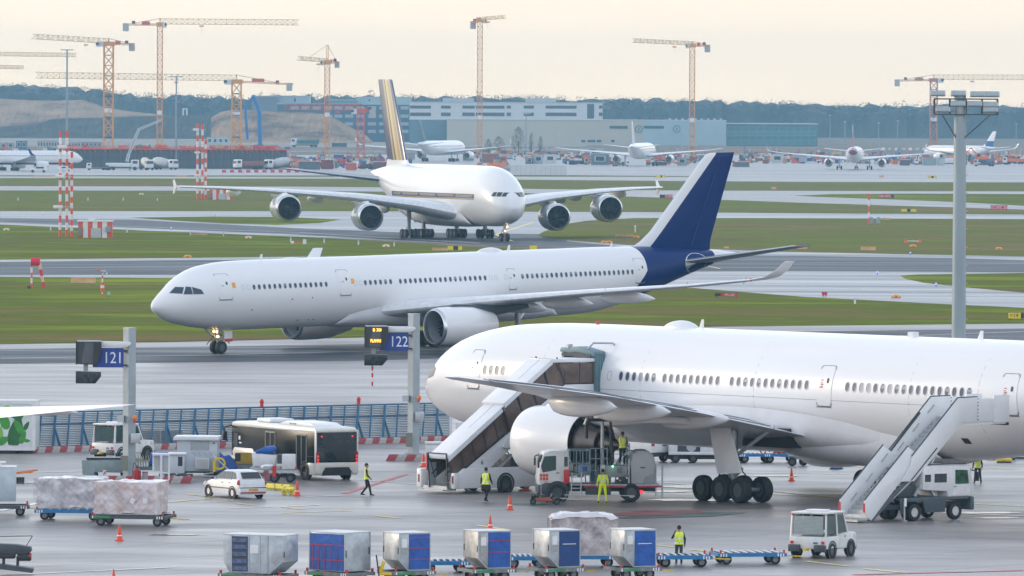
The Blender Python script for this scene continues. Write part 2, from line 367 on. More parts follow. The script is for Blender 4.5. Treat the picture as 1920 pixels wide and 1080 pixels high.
def engine(parent, a, y, z, L, r, m_, fan=.8, aft=None, core=None, name='engine', pylon=None, n=40, inner=None):
    """nacelle from a to a+L (a: distance aft of the nose); core: (a_end, r_start, plug_end)"""
    aft=aft or r*.72
    P=[(0,.84),(.012,.90),(.04,.945),(.10,.985),(.25,1.0),(.45,.995),(.65,.955),(.85,(aft/r+.9)/2),(1.0,aft/r)]
    e=MB(m_)
    e.lathe([(-(a+x*L),k*r) for x,k in P[2:]]+[(-(a+L),aft-.04),(-(a+L*.8),aft*.93)],(0,y,z),'X',n,cap=False)
    g=e.build(name,parent,smooth=True,angle=50)
    l=MB(LIP); l.lathe([(-(a+.04*L),.945*r),(-(a+.012*L),.90*r),(-a,.84*r),(-(a-.0),.83*r),(-(a+.02*L),.80*r),(-(a+.07*L),.775*r)],(0,y,z),'X',n,cap=False); l.build('intake_lip',g,smooth=True,angle=60)
    d=MB(inner or NACI); d.lathe([(-(a+.07*L),.775*r),(-(a+.22*L),fan*r),(-(a+.30*L),fan*r)],(0,y,z),'X',n,cap=False)
    d.build('intake_duct',g,smooth=True)
    f=MB(FANB); xa=-(a+.24*L)
    nb=24
    for i in range(nb):
        t=2*pi*i/nb; t2=t+.16
        f.add([(xa+.10,y+.22*r*cos(t),z+.22*r*sin(t)),(xa-.10,y+.22*r*cos(t+.12),z+.22*r*sin(t+.12)),(xa-.22,y+fan*r*cos(t2+.17),z+fan*r*sin(t2+.17)),(xa+.05,y+fan*r*cos(t2),z+fan*r*sin(t2))],[(0,1,2,3)])
    f.use(BLP).lathe([(xa-.3,fan*r*.99),(xa-.32,.01)],(0,y,z),'X',24,cap=False)
    f.build('fan',g)
    s_=MB(DGR); s_.lathe([(xa+.42*r,.01),(xa+.30*r,.08*r),(xa+.1*r,.19*r),(xa-.1,.25*r)],(0,y,z),'X',20,cap=False); s_.build('spinner',g,smooth=True)
    EXM=mat('exhaust_metal',(.16,.135,.125),.38,metal=.85,var=.25,scale=2,streak=(.3,1,1))
    if core:
        a1,r1,a2=core
        c=MB(EXM); c.lathe([(-(a+L*.72),r1*1.05),(-(a+L*.9),r1*1.12),(-(a+L*1.0),r1*1.06),(-(a1-.8),r1*.86),(-a1,r1*.68),(-a1,r1*.60),(-(a1-.5),r1*.55)],(0,y,z),'X',n,cap=False); c.build('core_nozzle',g,smooth=True)
        c=MB(EXM); c.lathe([(-(a1-.6),r1*.5),(-a1,r1*.47),(-(a1+(a2-a1)*.4),r1*.33),(-a2,.02)],(0,y,z),'X',24,cap=False); c.build('exhaust_cone',g,smooth=True)
        c=MB(BLP); c.lathe([(-(a+L*.74),aft*.95),(-(a+L*.74),r1*.9)],(0,y,z),'X',n,cap=False); c.build('fan_duct',g)
    else:
        c=MB(EXM); c.lathe([(-(a+L*.75),aft*.92),(-(a+L*.75),.25*aft),(-(a+L*1.0),.22*aft),(-(a+L*1.1),.02)],(0,y,z),'X',24,cap=False); c.build('exhaust_cone',g,smooth=True)
    if pylon:
        pm,x0,x1,zt0,zt1=pylon      # profile: front on the nacelle, back under the wing
        p_=MB(pm); w=.22
        prf=[(-(a+L*.22),z+r*.95),(-(a+L*.35),z+r*1.12),(-x0,zt0),(-x1,zt1),(-(x1+.2),zt1-.35),(-(a+L*1.02),z+aft*.7),(-(a+L*.8),z+r*.55),(-(a+L*.4),z+r*.7)]
        p_.prism(prf,y-w,y+w); p_.build('pylon',g,bevel=.06)
    return g
def canoe(parent, a0, a1, y, z0, z1, r, m_, name='flap_fairing', droop=.0):
    mb=MB(m_); Rn=[]
    for i in range(11):
        t=i/10; k=(sin(pi*min(1,t*1.0)**.75))**.6 if 0<t<1 else .02
        x=-(a0+(a1-a0)*t); z=z0+(z1-z0)*t-droop*sin(pi*t)
        Rn.append([(x,y+r*.62*k*cos(2*pi*j/14),z+r*k*sin(2*pi*j/14)) for j in range(14)])
    mb.loft(Rn); return mb.build(name,parent,smooth=True,angle=70)
def blade(parent, a, z, y=0, h=.45, c=.4, name='antenna', m_=None):
    mb=MB(m_ or WHT); mb.loft([[(-(a+x*c),y+yy*c,z-.05) for x,yy in airfoil(4,.14,0)],[(-(a+.55*c+x*c*.5),y+yy*c*.5,z+h) for x,yy in airfoil(4,.14,0)]]); return mb.build(name,parent)
def dome(parent, a, z, l, w, h, name='satellite_dome', m_=None):
    mb=MB(m_ or WHT); Rn=[]
    for i in range(13):
        t=i/12; k=sin(pi*t)**.55 if 0<t<1 else .02
        if t>.5: k=sin(pi*t)**.8 if t<1 else .02
        Rn.append([(-(a+l*t),w/2*k*cos(pi*j/12),z-.1+(h+.1)*k*sin(pi*j/12)) for j in range(13)])
    mb.loft(Rn,closed=True); return mb.build(name,parent,smooth=True,angle=70)
# ---------------- ground ----------------
def sheet(name, pts, z, m_, kind='structure', parent=None):
    bm=bmesh.new(); vs_=[bm.verts.new((p[0],p[1],z)) for p in pts]; f=bm.faces.new(vs_); bm.normal_update()
    if f.normal.z<0: f.normal_flip()
    me=bpy.data.meshes.new(name); bm.to_mesh(me); bm.free(); me.materials.append(m_)
    o=bpy.data.objects.new(name,me); COL.objects.link(o)
    if parent: o.parent=parent
    else: o['kind']=kind
    return o
def gp(pts): return [G(x,y) for x,y in pts]
def ground_mat(name, c1, c2, c3, rough, rvar, sc=.02, stretch=(1,.35,1), puddle=.0, spec=.5, bump=.0, joints=None):
    m_=bpy.data.materials.new(name); m_.use_nodes=True; n=m_.node_tree; b=n.nodes['Principled BSDF']
    t=n.nodes.new('ShaderNodeTexCoord'); mp_=n.nodes.new('ShaderNodeMapping'); mp_.inputs['Scale'].default_value=stretch; n.links.new(t.outputs['Object'],mp_.inputs[0])
    def noise(s,d=5,rg=.6):
        q=n.nodes.new('ShaderNodeTexNoise'); q.inputs['Scale'].default_value=s; q.inputs['Detail'].default_value=d; q.inputs['Roughness'].default_value=rg; n.links.new(mp_.outputs[0],q.inputs['Vector']); return q.outputs[0]
    a=noise(sc,6,.65); f=noise(sc*14,6,.7)
    r=n.nodes.new('ShaderNodeValToRGB'); r.color_ramp.elements[0].position=.36; r.color_ramp.elements[0].color=c1+(1,); r.color_ramp.elements[1].position=.66; r.color_ramp.elements[1].color=c3+(1,)
    e_=r.color_ramp.elements.new(.5); e_.color=c2+(1,); n.links.new(a,r.inputs[0])
    x=n.nodes.new('ShaderNodeMix'); x.data_type='RGBA'; x.blend_type='MULTIPLY'; x.inputs[0].default_value=1
    r2=n.nodes.new('ShaderNodeValToRGB'); r2.color_ramp.elements[0].position=.3; r2.color_ramp.elements[0].color=(.78,.78,.78,1); r2.color_ramp.elements[1].position=.7; r2.color_ramp.elements[1].color=(1.15,1.15,1.15,1); n.links.new(f,r2.inputs[0])
    n.links.new(r.outputs[0],x.inputs[6]); n.links.new(r2.outputs[0],x.inputs[7]); col=x.outputs[2]
    if joints:
        br=n.nodes.new('ShaderNodeTexBrick'); br.offset=0; br.inputs['Scale'].default_value=1; br.inputs['Brick Width'].default_value=joints; br.inputs['Row Height'].default_value=joints; br.inputs['Mortar Size'].default_value=.11; br.inputs['Color1'].default_value=(1,1,1,1); br.inputs['Color2'].default_value=(.86,.86,.89,1); br.inputs['Mortar'].default_value=(.35,.35,.36,1)
        mq=n.nodes.new('ShaderNodeMapping'); mq.inputs['Rotation'].default_value=(0,0,R(39)); n.links.new(t.outputs['Object'],mq.inputs[0]); n.links.new(mq.outputs[0],br.inputs['Vector'])
        y=n.nodes.new('ShaderNodeMix'); y.data_type='RGBA'; y.blend_type='MULTIPLY'; y.inputs[0].default_value=.8; n.links.new(col,y.inputs[6]); n.links.new(br.outputs[0],y.inputs[7]); col=y.outputs[2]
    if joints:      # oil spots and rubber streaks
        for (sc2,stc,lo,hi,dk) in ((.9,(1,1,1),.66,.74,.45),(.10,(.25,1.1,1),.60,.72,.72)):
            m3=n.nodes.new('ShaderNodeMapping'); m3.inputs['Scale'].default_value=stc; m3.inputs['Rotation'].default_value=(0,0,R(12)); n.links.new(t.outputs['Object'],m3.inputs[0])
            q=n.nodes.new('ShaderNodeTexNoise'); q.inputs['Scale'].default_value=sc2; q.inputs['Detail'].default_value=3; n.links.new(m3.outputs[0],q.inputs['Vector'])
            g3=n.nodes.new('ShaderNodeMapRange'); g3.inputs[1].default_value=lo; g3.inputs[2].default_value=hi; g3.inputs[3].default_value=1; g3.inputs[4].default_value=dk; n.links.new(q.outputs[0],g3.inputs[0])
            y=n.nodes.new('ShaderNodeVectorMath'); y.operation='SCALE'; n.links.new(col,y.inputs[0]); n.links.new(g3.outputs[0],y.inputs['Scale']); col=y.outputs[0]
    n.links.new(col,b.inputs['Base Color'])
    w=n.nodes.new('ShaderNodeMapRange'); w.inputs[1].default_value=.35; w.inputs[2].default_value=.68; w.inputs[3].default_value=rough-rvar; w.inputs[4].default_value=rough+rvar
    g2=noise(sc*3.1,6,.6); n.links.new(g2,w.inputs[0]); n.links.new(w.outputs[0],b.inputs['Roughness']); b.inputs['Specular IOR Level'].default_value=spec
    if bump:
        bp=n.nodes.new('ShaderNodeBump'); bp.inputs['Strength'].default_value=bump; bp.inputs['Distance'].default_value=.02; q=noise(3,5,.7); n.links.new(q,bp.inputs['Height']); n.links.new(bp.outputs[0],b.inputs['Normal'])
    return m_
CON=ground_mat('wet_concrete',(.170,.154,.150),(.245,.223,.216),(.315,.290,.278),.39,.10,sc=.05,stretch=(.35,1.3,1),joints=7.5,spec=.5)
ASP=ground_mat('wet_asphalt',(.010,.016,.030),(.018,.026,.042),(.042,.052,.068),.58,.14,sc=.03,stretch=(.2,2.2,1),spec=.3)
TWY=ground_mat('pale_taxiway',(.12,.135,.16),(.22,.23,.25),(.34,.34,.35),.44,.14,sc=.03,stretch=(.10,2.0,1))
PAL=ground_mat('pale_concrete',(.27,.26,.26),(.36,.345,.34),(.46,.44,.43),.55,.1,sc=.03,stretch=(.12,1.5,1))
GRA=ground_mat('airfield_grass',(.215,.160,.065),(.135,.165,.030),(.270,.300,.040),.97,.02,sc=.03,stretch=(.6,1.2,1),spec=.0,bump=.4)
GRB=ground_mat('dry_airfield_grass',(.260,.185,.095),(.170,.172,.050),(.190,.230,.040),.97,.02,sc=.028,stretch=(.6,1.0,1),spec=.0,bump=.4)
DIR=ground_mat('bare_soil',(.16,.12,.09),(.22,.17,.13),(.28,.22,.165),.95,.03,sc=.03,stretch=(1,1,1),spec=.1)
sheet('ground',[(-2300,-50),(2300,-50),(2300,5740),(-2300,5740)],-.02,DIR)
sheet('apron',[(-600,200),(600,200),G(2300,625,0)[:],G(-400,690,0)[:]],0,CON)
L,Rr=-300,2220
def strip(name,top,bot,z,m_): return sheet(name,gp(top+bot[::-1]),z,m_)
strip('concrete_shoulder',[(L,654),(0,646),(320,642),(700,633),(1350,613),(Rr,604)],[(L,662),(0,657),(320,654),(700,648),(1350,628),(Rr,616)],.010,PAL)
strip('asphalt_taxiway',[(L,660),(0,655),(320,651),(700,645),(1350,624),(Rr,612)],[(L,692),(0,682),(320,680),(700,676),(1350,655),(Rr,640)],.014,ASP)
strip('grass_strip',[(L,515),(0,519),(320,521),(700,524),(1300,540),(1500,556),(1786,571),(1920,577),(Rr,588)],[(L,650),(0,644),(320,640),(700,631),(1350,611),(1500,612),(1920,608),(Rr,602)],.004,GRA)
strip('runway',[(L,487),(0,487),(700,480),(1200,474),(1500,473),(1786,478),(1920,481),(Rr,489)],[(L,518),(0,519),(700,524),(1300,540),(1500,556),(1786,571),(1920,577),(Rr,588)],.006,TWY)
strip('runway_asphalt',[(L,491),(0,491),(700,485),(1200,479),(1500,480),(1786,484),(1920,488),(Rr,494)],[(L,515),(0,516),(700,515),(1200,510),(1500,508),(1786,510),(1920,511),(Rr,514)],.010,ASP)
sheet('grass_wedge',gp([(1688,517),(1720,515),(1920,512),(Rr,512),(Rr,560),(1920,549),(1800,538),(1730,530),(1698,523)]),.016,GRA)
sheet('grass_strip',gp([(L,424),(0,421),(200,430),(400,438),(560,444),(900,463),(1080,470),(1210,472),(1200,474),(700,480),(0,487),(L,488)]),.004,GRA)
strip('taxiway_bend',[(L,396),(0,396),(1000,396),(1500,400),(Rr,404)],[(L,424),(0,421),(560,444),(1210,472),(1500,473),(Rr,489)],.002,TWY)
sheet('taxiway_wet_asphalt',gp([(L,408),(0,409),(250,412),(560,428),(760,436),(1100,440),(1060,452),(1230,468),(1080,467),(900,459),(560,440),(200,425),(0,417),(L,418)]),.008,ASP)
sheet('grass_island',gp([(1008,441),(1020,434),(1060,420),(1100,414),(1190,409),(1400,409),(1700,410),(1920,411),(Rr,414),(Rr,488),(1920,481),(1500,473),(1240,464),(1080,452),(1020,446)]),.012,GRB)
sheet('grass_island',gp([(246,408),(400,406),(540,407),(640,412),(600,418),(520,422),(420,419),(330,414)]),.012,GRA)
strip('grass_strip',[(L,356),(0,357),(560,358),(980,362),(1250,371),(1500,380),(1920,393),(Rr,402)],[(L,396),(0,396),(560,396),(1000,397),(1500,399),(1920,402),(Rr,406)],.010,GRB)
strip('taxiway',[(L,348),(0,349),(560,350),(980,354),(1250,357),(1500,358),(1920,359),(Rr,362)],[(L,356),(0,357),(560,358),(980,362),(1250,371),(1500,380),(1920,393),(Rr,402)],.002,PAL)
sheet('grass_wedge',gp([(1487,367),(1560,364),(1700,363),(1920,364),(Rr,366),(Rr,393),(1920,386),(1800,379),(1640,373),(1530,369)]),.008,GRA)
strip('grass_strip',[(L,333),(0,334),(560,335),(980,337),(1500,341),(1920,342),(Rr,344)],[(L,348),(0,349),(560,349),(980,354),(1250,357),(1500,357),(1920,358),(Rr,361)],.004,GRB)
strip('taxiway',[(L,318),(0,318),(560,320),(980,309),(1500,309),(1920,311),(Rr,312)],[(L,333),(0,334),(560,335),(980,337),(1500,341),(1920,342),(Rr,344)],.002,PAL)
strip('grass_verge',[(L,328),(0,328.5),(560,329),(980,328),(1300,330)],[(L,330),(0,330.5),(560,331.5),(980,331),(1300,331.5)],.006,GRA)
strip('far_apron',[(L,296),(700,296),(980,296),(1500,296),(Rr,298)],[(L,318),(560,320),(980,309),(1500,309),(Rr,312)],.006,PAL)
# painted lines
LWH=mat('white_line_paint',(.78,.78,.76),.5,var=.2,scale=.6); LYE=mat('yellow_line_paint',(.85,.66,.20),.5,var=.25,scale=.6); LRD=mat('red_line_paint',(.52,.10,.10),.5,var=.3,scale=.6); LGN=mat('green_line_paint',(.05,.22,.16),.5,var=.3,scale=.6)
def pline(a,b,w,m_,z=.02,name='painted_line'):
    A,B=G(*a),G(*b); d=(B-A); d.z=0; w=w*1.7 if a[1]>690 else w; nn=Vector((-d.y,d.x,0)).normalized()*w/2
    return sheet(name,[A+nn,B+nn,B-nn,A-nn],z,m_)
for a,b,w,m_ in (((0,672),(400,666),.35,LWH),((400,666),(1400,640),.35,LWH),((1400,640),(1920,622),.35,LWH),
    ((315,942),(388,936),.18,LYE),((350,927),(400,932),.14,LYE),((440,944),(486,949),.14,LYE),((430,953),(512,951),.16,LWH),((525,951),(600,947),.16,LWH),((530,951),(570,956),.14,LYE),
    ((530,962),(660,958),.16,LYE),((645,926),(760,890),.22,LRD),((575,932),(650,929),.16,LWH),((706,968),(752,972),.18,LYE),((893,985),(960,995),.16,LYE),
    ((1215,1021),(1262,1026),.16,LYE),((1295,1031),(1345,1036),.16,LYE),((1512,1053),(1590,1062),.16,LYE),((1622,1067),(1690,1074),.18,LYE),
    ((1440,927),(1920,950),.16,LYE),((0,888),(160,884),.25,LWH),((0,958),(130,932),.22,LWH),((0,1079),(330,1064),.2,LWH),((1240,905),(1600,935),.2,LWH),((1700,870),(1900,880),.15,LYE),
    ((1780,962),(1920,968),.35,LWH),((1600,1078),(1920,1070),.3,LRD),((670,900),(1000,925),.14,LWH),((1380,886),(1700,891),.16,LWH),
    ((0,503),(700,496),.5,LWH),((1500,492),(1920,494),.5,LWH),((1500,516),(1920,511),.45,LWH),((1000,417),(930,440),.5,LYE),((930,440),(960,452),.5,LYE),((1350,504),(1320,497),.3,LYE),((0,519),(330,521),.5,LWH),
    ((0,416),(560,436),.5,LWH),((560,436),(900,456),.5,LWH),((1500,537),(1920,560),.3,LWH)):
    pline(a,b,w,m_)
sheet('painted_patch',gp([(1140,965),(1200,958),(1310,957),(1320,962),(1240,967),(1180,969)]),.024,mat('worn_red_paint',(.26,.10,.10),.45,var=.4,scale=.8)); sheet('painted_patch',gp([(1120,972),(1240,968),(1330,960),(1400,962),(1330,969),(1180,973)]),.021,mat('worn_green_paint',(.08,.13,.12),.45,var=.4,scale=.8))
def paint(name, base, over, unions, inter=(), rough=.25, base2=None):
    """two flat paints on one skin; unions/inter: planes (kx,ky,kz,c) in the aircraft's own metres, over where kx*x+ky*y+kz*z+c>0"""
    if name in MATS: return MATS[name]
    m_=mat(name,base,rough,coat=.3,var=.02,scale=.5,streak=(.15,1,1)); n=m_.node_tree; b=n.nodes['Principled BSDF']; src=b.inputs['Base Color'].links[0].from_socket
    t=n.nodes.new('ShaderNodeTexCoord')
    def step(p):
        d=n.nodes.new('ShaderNodeVectorMath'); d.operation='DOT_PRODUCT'; n.links.new(t.outputs['Object'],d.inputs[0]); d.inputs[1].default_value=p[:3]
        g=n.nodes.new('ShaderNodeMath'); g.operation='GREATER_THAN'; n.links.new(d.outputs['Value'],g.inputs[0]); g.inputs[1].default_value=-p[3]; return g.outputs[0]
    def comb(a,b_,op):
        g=n.nodes.new('ShaderNodeMath'); g.operation=op; n.links.new(a,g.inputs[0]); n.links.new(b_,g.inputs[1]); return g.outputs[0]
    o=step(unions[0])
    for p in unions[1:]: o=comb(o,step(p),'MAXIMUM')
    for p in inter: o=comb(o,step(p),'MULTIPLY')
    b.inputs['Coat Weight'].default_value=.0; b.inputs['Specular IOR Level'].default_value=.12; x=n.nodes.new('ShaderNodeMix'); x.data_type='RGBA'; n.links.new(o,x.inputs[0]); n.links.new(src,x.inputs[6]); x.inputs[7].default_value=tuple(over)+(1,)
    n.links.new(x.outputs[2],b.inputs['Base Color']); return m_
WNG=mat('wing_grey_paint',(.62,.64,.67),.38,coat=.15,var=.10,scale=.8,streak=(.5,1,1))
PLW=mat('aircraft_white',(.78,.785,.80),.24,coat=.3,var=.02,scale=.5,streak=(.15,1,1))
PLF=mat('fairing_white',(.70,.71,.74),.30,coat=.2,var=.05,scale=.9)
SEAM=mat('panel_seam',(.15,.17,.20),.6)
BARE=mat('bare_wing_metal',(.55,.57,.59),.28,metal=.85,var=.08)
# ======== twin-jet parked on the near stand ========
T7=[(0,4.75,4.75,.02),(.15,5.08,4.42,.38),(.5,5.45,4.05,.78),(1.2,6.02,3.62,1.3),(2.4,6.95,3.15,1.93),(4.2,7.72,2.80,2.52),(7,8.28,2.50,2.93),(10,8.50,2.39,3.07),(13,8.58,2.38,3.1),(22,8.58,2.38,3.1),(42,8.58,2.38,3.1),(48,8.58,2.85,2.95),(54,8.45,4.1,2.3),(59,8.1,5.6,1.35),(62.5,7.6,6.7,.5),(63.5,7.4,6.9,.12)]
T7=[(a,t+.0,b,w) for a,t,b,w in T7]
F7=Fus(T7); ha=R(129.0)
P7=thing('airliner','white twin engine airliner parked in front with boarding stairs at two doors','airliner',(-4.4,418.3,0),129.0)
fuselage(F7,63.5,PLW,P7,64)
gb=[0]
PZ=0.05
for a0,n in ((8.35,4),(19.9,6),(23.45,9),(28.85,12),(37.85,18)):
    fwindows(F7,a0,n,.533,6.02,1,P7,w=.30,h=.46,rnd=.07)
    fwindows(F7,a0,n,.533,6.02,-1,P7,w=.30,h=.46,rnd=.07)
b_=MB(SEAM); b_.v=[]; 
for a in (18.95,):
    P=rrect(.30,.46,.14); Q=rrect(.34,.50,.16); V=[F7.surf(a+x,6.02+z,1,.004) for x,z in P]+[F7.surf(a+x,6.02+z,1,.004) for x,z in Q]; n=len(P); b_.add(V,[(i,(i+1)%n,n+(i+1)%n,n+i) for i in range(n)])
b_.build('window_plug',P7)
for a in (7.35,17.35,36.1,49.6):
    for s_ in (1,-1):
        d=fdoor(F7,a,4.98,1.16,2.06,s_,P7,PLW,SEAM)
        if s_>0 and a>30:          # small red caution marks beside the door window
            k=MB(mat('red_print',(.6,.06,.05),.5))
            for i,(x,z,w) in enumerate(((-.22,.30,.20),(-.24,.18,.16),(-.22,-.02,.26),(-.22,-.08,.26))): 
                V=[F7.surf(a+x+u,4.98+1.03+z+v,1,.028) for u,v in ((-w/2,-.02),(w/2,-.02),(w/2,.02),(-w/2,.02))]; k.add(V,[(0,1,2,3)])
            k.build('door_lettering',d)
# cockpit windows
def cockpit(F, L, parent, m_=None, name='cockpit_window'):
    for s_ in (1,-1):
        for quad in L:
            n=4; V=[];(a0,z0),(a1,z1),(a2,z2),(a3,z3)=quad
            mb=MB(SEAM); mb2=MB(m_ or GLS)
            for k,(mbx,off,g) in enumerate(((mb,.006,1.09),(mb2,.014,.96))):
                ca=(a0+a1+a2+a3)/4; cz=(z0+z1+z2+z3)/4; q=[(ca+(x-ca)*g,cz+(z-cz)*g) for x,z in quad]; V=[]
                for i in range(n+1):
                    for j in range(n+1):
                        u,v=i/n,j/n; x=(q[0][0]*(1-u)+q[1][0]*u)*(1-v)+(q[3][0]*(1-u)+q[2][0]*u)*v; z=(q[0][1]*(1-u)+q[1][1]*u)*(1-v)+(q[3][1]*(1-u)+q[2][1]*u)*v
                        V.append(F.surf(x,z,s_,off))
                mbx.add(V,[(i*(n+1)+j,i*(n+1)+j+1,(i+1)*(n+1)+j+1,(i+1)*(n+1)+j) for i in range(n) for j in range(n)])
            w=mb2.build(name,parent,smooth=True); mb.build('window_frame',w,smooth=True)
cockpit(F7,[((1.0,5.42),(1.45,5.35),(1.95,6.05),(1.6,6.05)),((1.52,5.35),(2.1,5.38),(2.45,5.98),(2.02,6.04)),((2.18,5.4),(2.75,5.5),(2.85,5.88),(2.5,5.97))],P7,mat('cockpit_glass_brown',(.06,.04,.035),.15))
# belly fairing
def fairing(parent, F, a0, a1, zt, zb, w, m_, name='belly_fairing', n=22):
    mb=MB(m_); Rn=[]
    for i in range(n+1):
        t=i/n; k=max(.0,sin(pi*t))**.42; a=a0+(a1-a0)*t
        ft,fb,fw=prof(F.tab,a); z1=fb+.15+(zt-fb-.15)*k; z0=fb+.12+(zb-fb-.12)*k; ww=fw*.55+(w-fw*.55)*k
        # half ring, port -> starboard under the belly, with a flat-ish bottom
        r=[]
        for j in range(25):
            u=-pi/2+pi*j/24 ; sy=math.sin(u); cy_=math.cos(u)
            r.append((-a, ww*(abs(sy)**.8)*(1 if sy>=0 else -1), z1-(z1-z0)*cy_**.62))
        Rn.append(r)
    mb.loft(Rn,closed=False,cap=False); return mb.build(name,parent,smooth=True,angle=75)
fairing(P7,F7,16.3,42.0,4.75,2.34,3.30,PLF); fairing(P7,F7,31.0,43.5,3.9,1.86,2.7,PLF,name='gear_bay_fairing')
SEC7=[(2.2,18.6,34.3,3.15,.13),(3.2,19.6,34.5,3.45,.13),(6.5,22.2,34.7,4.05,.12),(10.4,25.2,35.0,4.75,.11),(18,30.8,37.2,5.8,.10),(24,34.8,38.9,6.45,.095),(29.2,38.2,40.5,6.95,.09),(31.2,40.4,41.7,7.12,.09),(32.4,42.9,43.15,7.2,.08)]
for s_ in (1,-1):
    wg=wing(SEC7,s_,WNG,P7,n=14,lead=(BARE,2))
    fl=MB(SEAM)       # flap and aileron gaps along the top
    def wpt(p,f,off=.02):
        for i in range(len(SEC7)-1):
            if SEC7[i][0]<=p<=SEC7[i+1][0]:
                t=(p-SEC7[i][0])/(SEC7[i+1][0]-SEC7[i][0]); q=[SEC7[i][k]*(1-t)+SEC7[i+1][k]*t for k in range(5)]; break
        c=q[2]-q[1]; y=5*q[4]*(.2969*sqrt(f)-.126*f-.3516*f*f+.2843*f**3-.1036*f**4)+(.012*(1-(2*f-.8)**2))
        return Vector((-(q[1]+f*c), s_*p, q[3]+y*c+off))
    for f in (.74,.86):
        pts=[wpt(p,f,.02) for p in (3.6,6.5,10.4,14,18,24,27.5)]
        for A,B in zip(pts,pts[1:]): fl.bar(A,B,.07,.03)
    for p in (3.6,10.5,16.5,22.5,28): fl.bar(wpt(p,.74),wpt(p,.99),.05,.03)
    fl.build('flap_gap',wg)
for s_ in (1,-1):
    engine(P7,20.7,s_*9.6,2.84,4.7,1.86,PLW,aft=1.62,core=(26.5,1.12,28.0),pylon=(PLF,27.5,33.0,4.55,4.45),n=56,fan=.84)
    canoe(P7,32.5,37.9,s_*18.3,5.35,5.3,.62,PLF); canoe(P7,31.0,37.2,s_*14.2,4.85,4.95,.60,PLF); canoe(P7,30.2,35.9,s_*9.2,4.25,4.45,.55,PLF)
    canoe(P7,24.6,31.2,s_*9.6,4.3,4.45,.62,PLF,name='pylon_fairing')
    gear(P7,31.8,s_*5.5,3,.67,.52,1.45,3.9,doorm=(PLF,[(-33.5,1.55),(-31.6,1.45),(-30.9,3.9),(-32.5,3.9)],s_*5.5+s_*.8-(0 if s_>0 else .06)),pitch=1.46)
gear(P7,5.9,0,1,.54,.42,.8,3.0,strut_r=.14)
bw=MB(BLP); bw.bb(-33.6,-30.0,1.6,3.3,2.75,3.75); bw.bb(-33.6,-30.0,-3.3,-1.6,2.75,3.75); bw.build('wheel_well',P7)
for s_ in (1,-1): wing([(.8,56.5,62.2,7.3,.10),(10.6,62.8,65.2,8.3,.09)],s_,WNG,P7,name='tailplane')
wing([(7.8,49.5,61.8,0,.05),(9.6,53.2,62.0,0,.10),(18.4,61.2,65.2,0,.09)],1,PLW,P7,name='tail_fin',vertical=True)
dome(P7,19.8,8.58,2.9,1.1,.36); blade(P7,22.6,8.58,h=.45); blade(P7,44.2,8.58,h=.42,c=.45)
k=MB(WHT); k.bb(-39.6,-39.2,-.2,.2,8.5,8.8); k.build('antenna',P7)
k=MB(RLT); k.sphere((-14.3,0,8.62),.13); k.build('beacon_lamp',P7,smooth=True)
b_=MB(BLP)
for a,z,s2 in ((38.8,3.25,.0),(40.2,3.35,0),(9.6,4.1,0),(10.3,4.7,0)):
    V=[F7.surf(a+x,z+zz,1,.35 if a>30 else .01) for x,zz in ((-.25,-.16),(.25,-.16),(.25,.16),(-.25,.16))]
b_.M=Matrix.Identity(4)
for a,z in ((45.9,3.55),(50.8,4.2),(9.6,4.2)):
    V=[F7.surf(a+x,z+zz,1,.008) for x,zz in ((-.22,-.14),(.26,-.14),(.22,.14),(-.26,.14))]; b_.add(V,[(0,1,2,3)])
b_.build('service_vent',P7)
k=MB(SEAM); 
for z in (5.28,):
    V=[];A=[8+ i*1.0 for i in range(40)]
    V=[F7.surf(a,z,1,.003) for a in A]+[F7.surf(a,z+.018,1,.003) for a in A]; n=len(A); k.add(V,[(i,i+1,n+i+1,n+i) for i in range(n-1)])
for a in (13.2,21.5,30.6,42.5,47.5):
    Z=[2.9+i*.4 for i in range(14)]; V=[F7.surf(a,z,1,.003) for z in Z]+[F7.surf(a+.018,z,1,.003) for z in Z]; n=len(Z); k.add(V,[(i,i+1,n+i+1,n+i) for i in range(n-1)])
k.build('skin_seams',P7)
# ======== twin-jet taxiing in the middle ========
zc,rf=5.23,2.82
T3=[(0,zc-.70,zc-.70,.02),(.12,zc-.38,zc-.98,.32),(.3,zc-.15,zc-1.15,.55),(.8,zc+.25,zc-1.5,.95),(1.5,zc+.78,zc-1.85,1.4),(2.5,zc+1.55,zc-2.15,1.85),(4,zc+2.28,zc-2.45,2.3),(6,zc+2.66,zc-2.68,2.65),(8,zc+2.8,zc-2.8,2.8),(10,zc+rf,zc-rf,rf),(24,zc+rf,zc-rf,rf),(43,zc+rf,zc-rf,rf),(47.5,zc+rf,zc-2.45,2.7),(52,zc+2.75,zc-1.35,2.3),(57.4,zc+2.5,zc+.25,1.45),(61,zc+2.15,zc+1.2,.7),(63.2,zc+1.9,zc+1.6,.28)]
F3=Fus(T3)
BL3=(.001,.022,.13)
SK3=paint('airliner_white_and_blue',(.78,.785,.80),BL3,[(-1,0,0,-50.8),(-1,0,-.85,-50.8+.85*6.0)],[(1,0,0,59.75)])
FN3=paint('fin_white_and_blue',(.78,.785,.80),BL3,[(-1,0,.985*-1,-(52.65-7.5*.985))],[])
P3=thing('airliner','white twin engine airliner with dark blue tail taxiing in the middle','airliner',(-28.9,614.2,-.68),-139.94,rot=(0,R(-0),0))
P3.rotation_euler=(Matrix.Rotation(R(-139.94),4,'Z')@Matrix.Rotation(R(1.15),4,'Y')).to_euler()
fuselage(F3,63.2,SK3,P3,60)
for a0,n in ((8.33,15),(19.9,6),(23.6,18),(36.72,24)):
    for s_ in (1,-1): fwindows(F3,a0,n,.533,5.95,s_,P3,w=.27,h=.42,rnd=.0)
b_=MB(mat('window_plug_ring',(.36,.39,.43),.5))
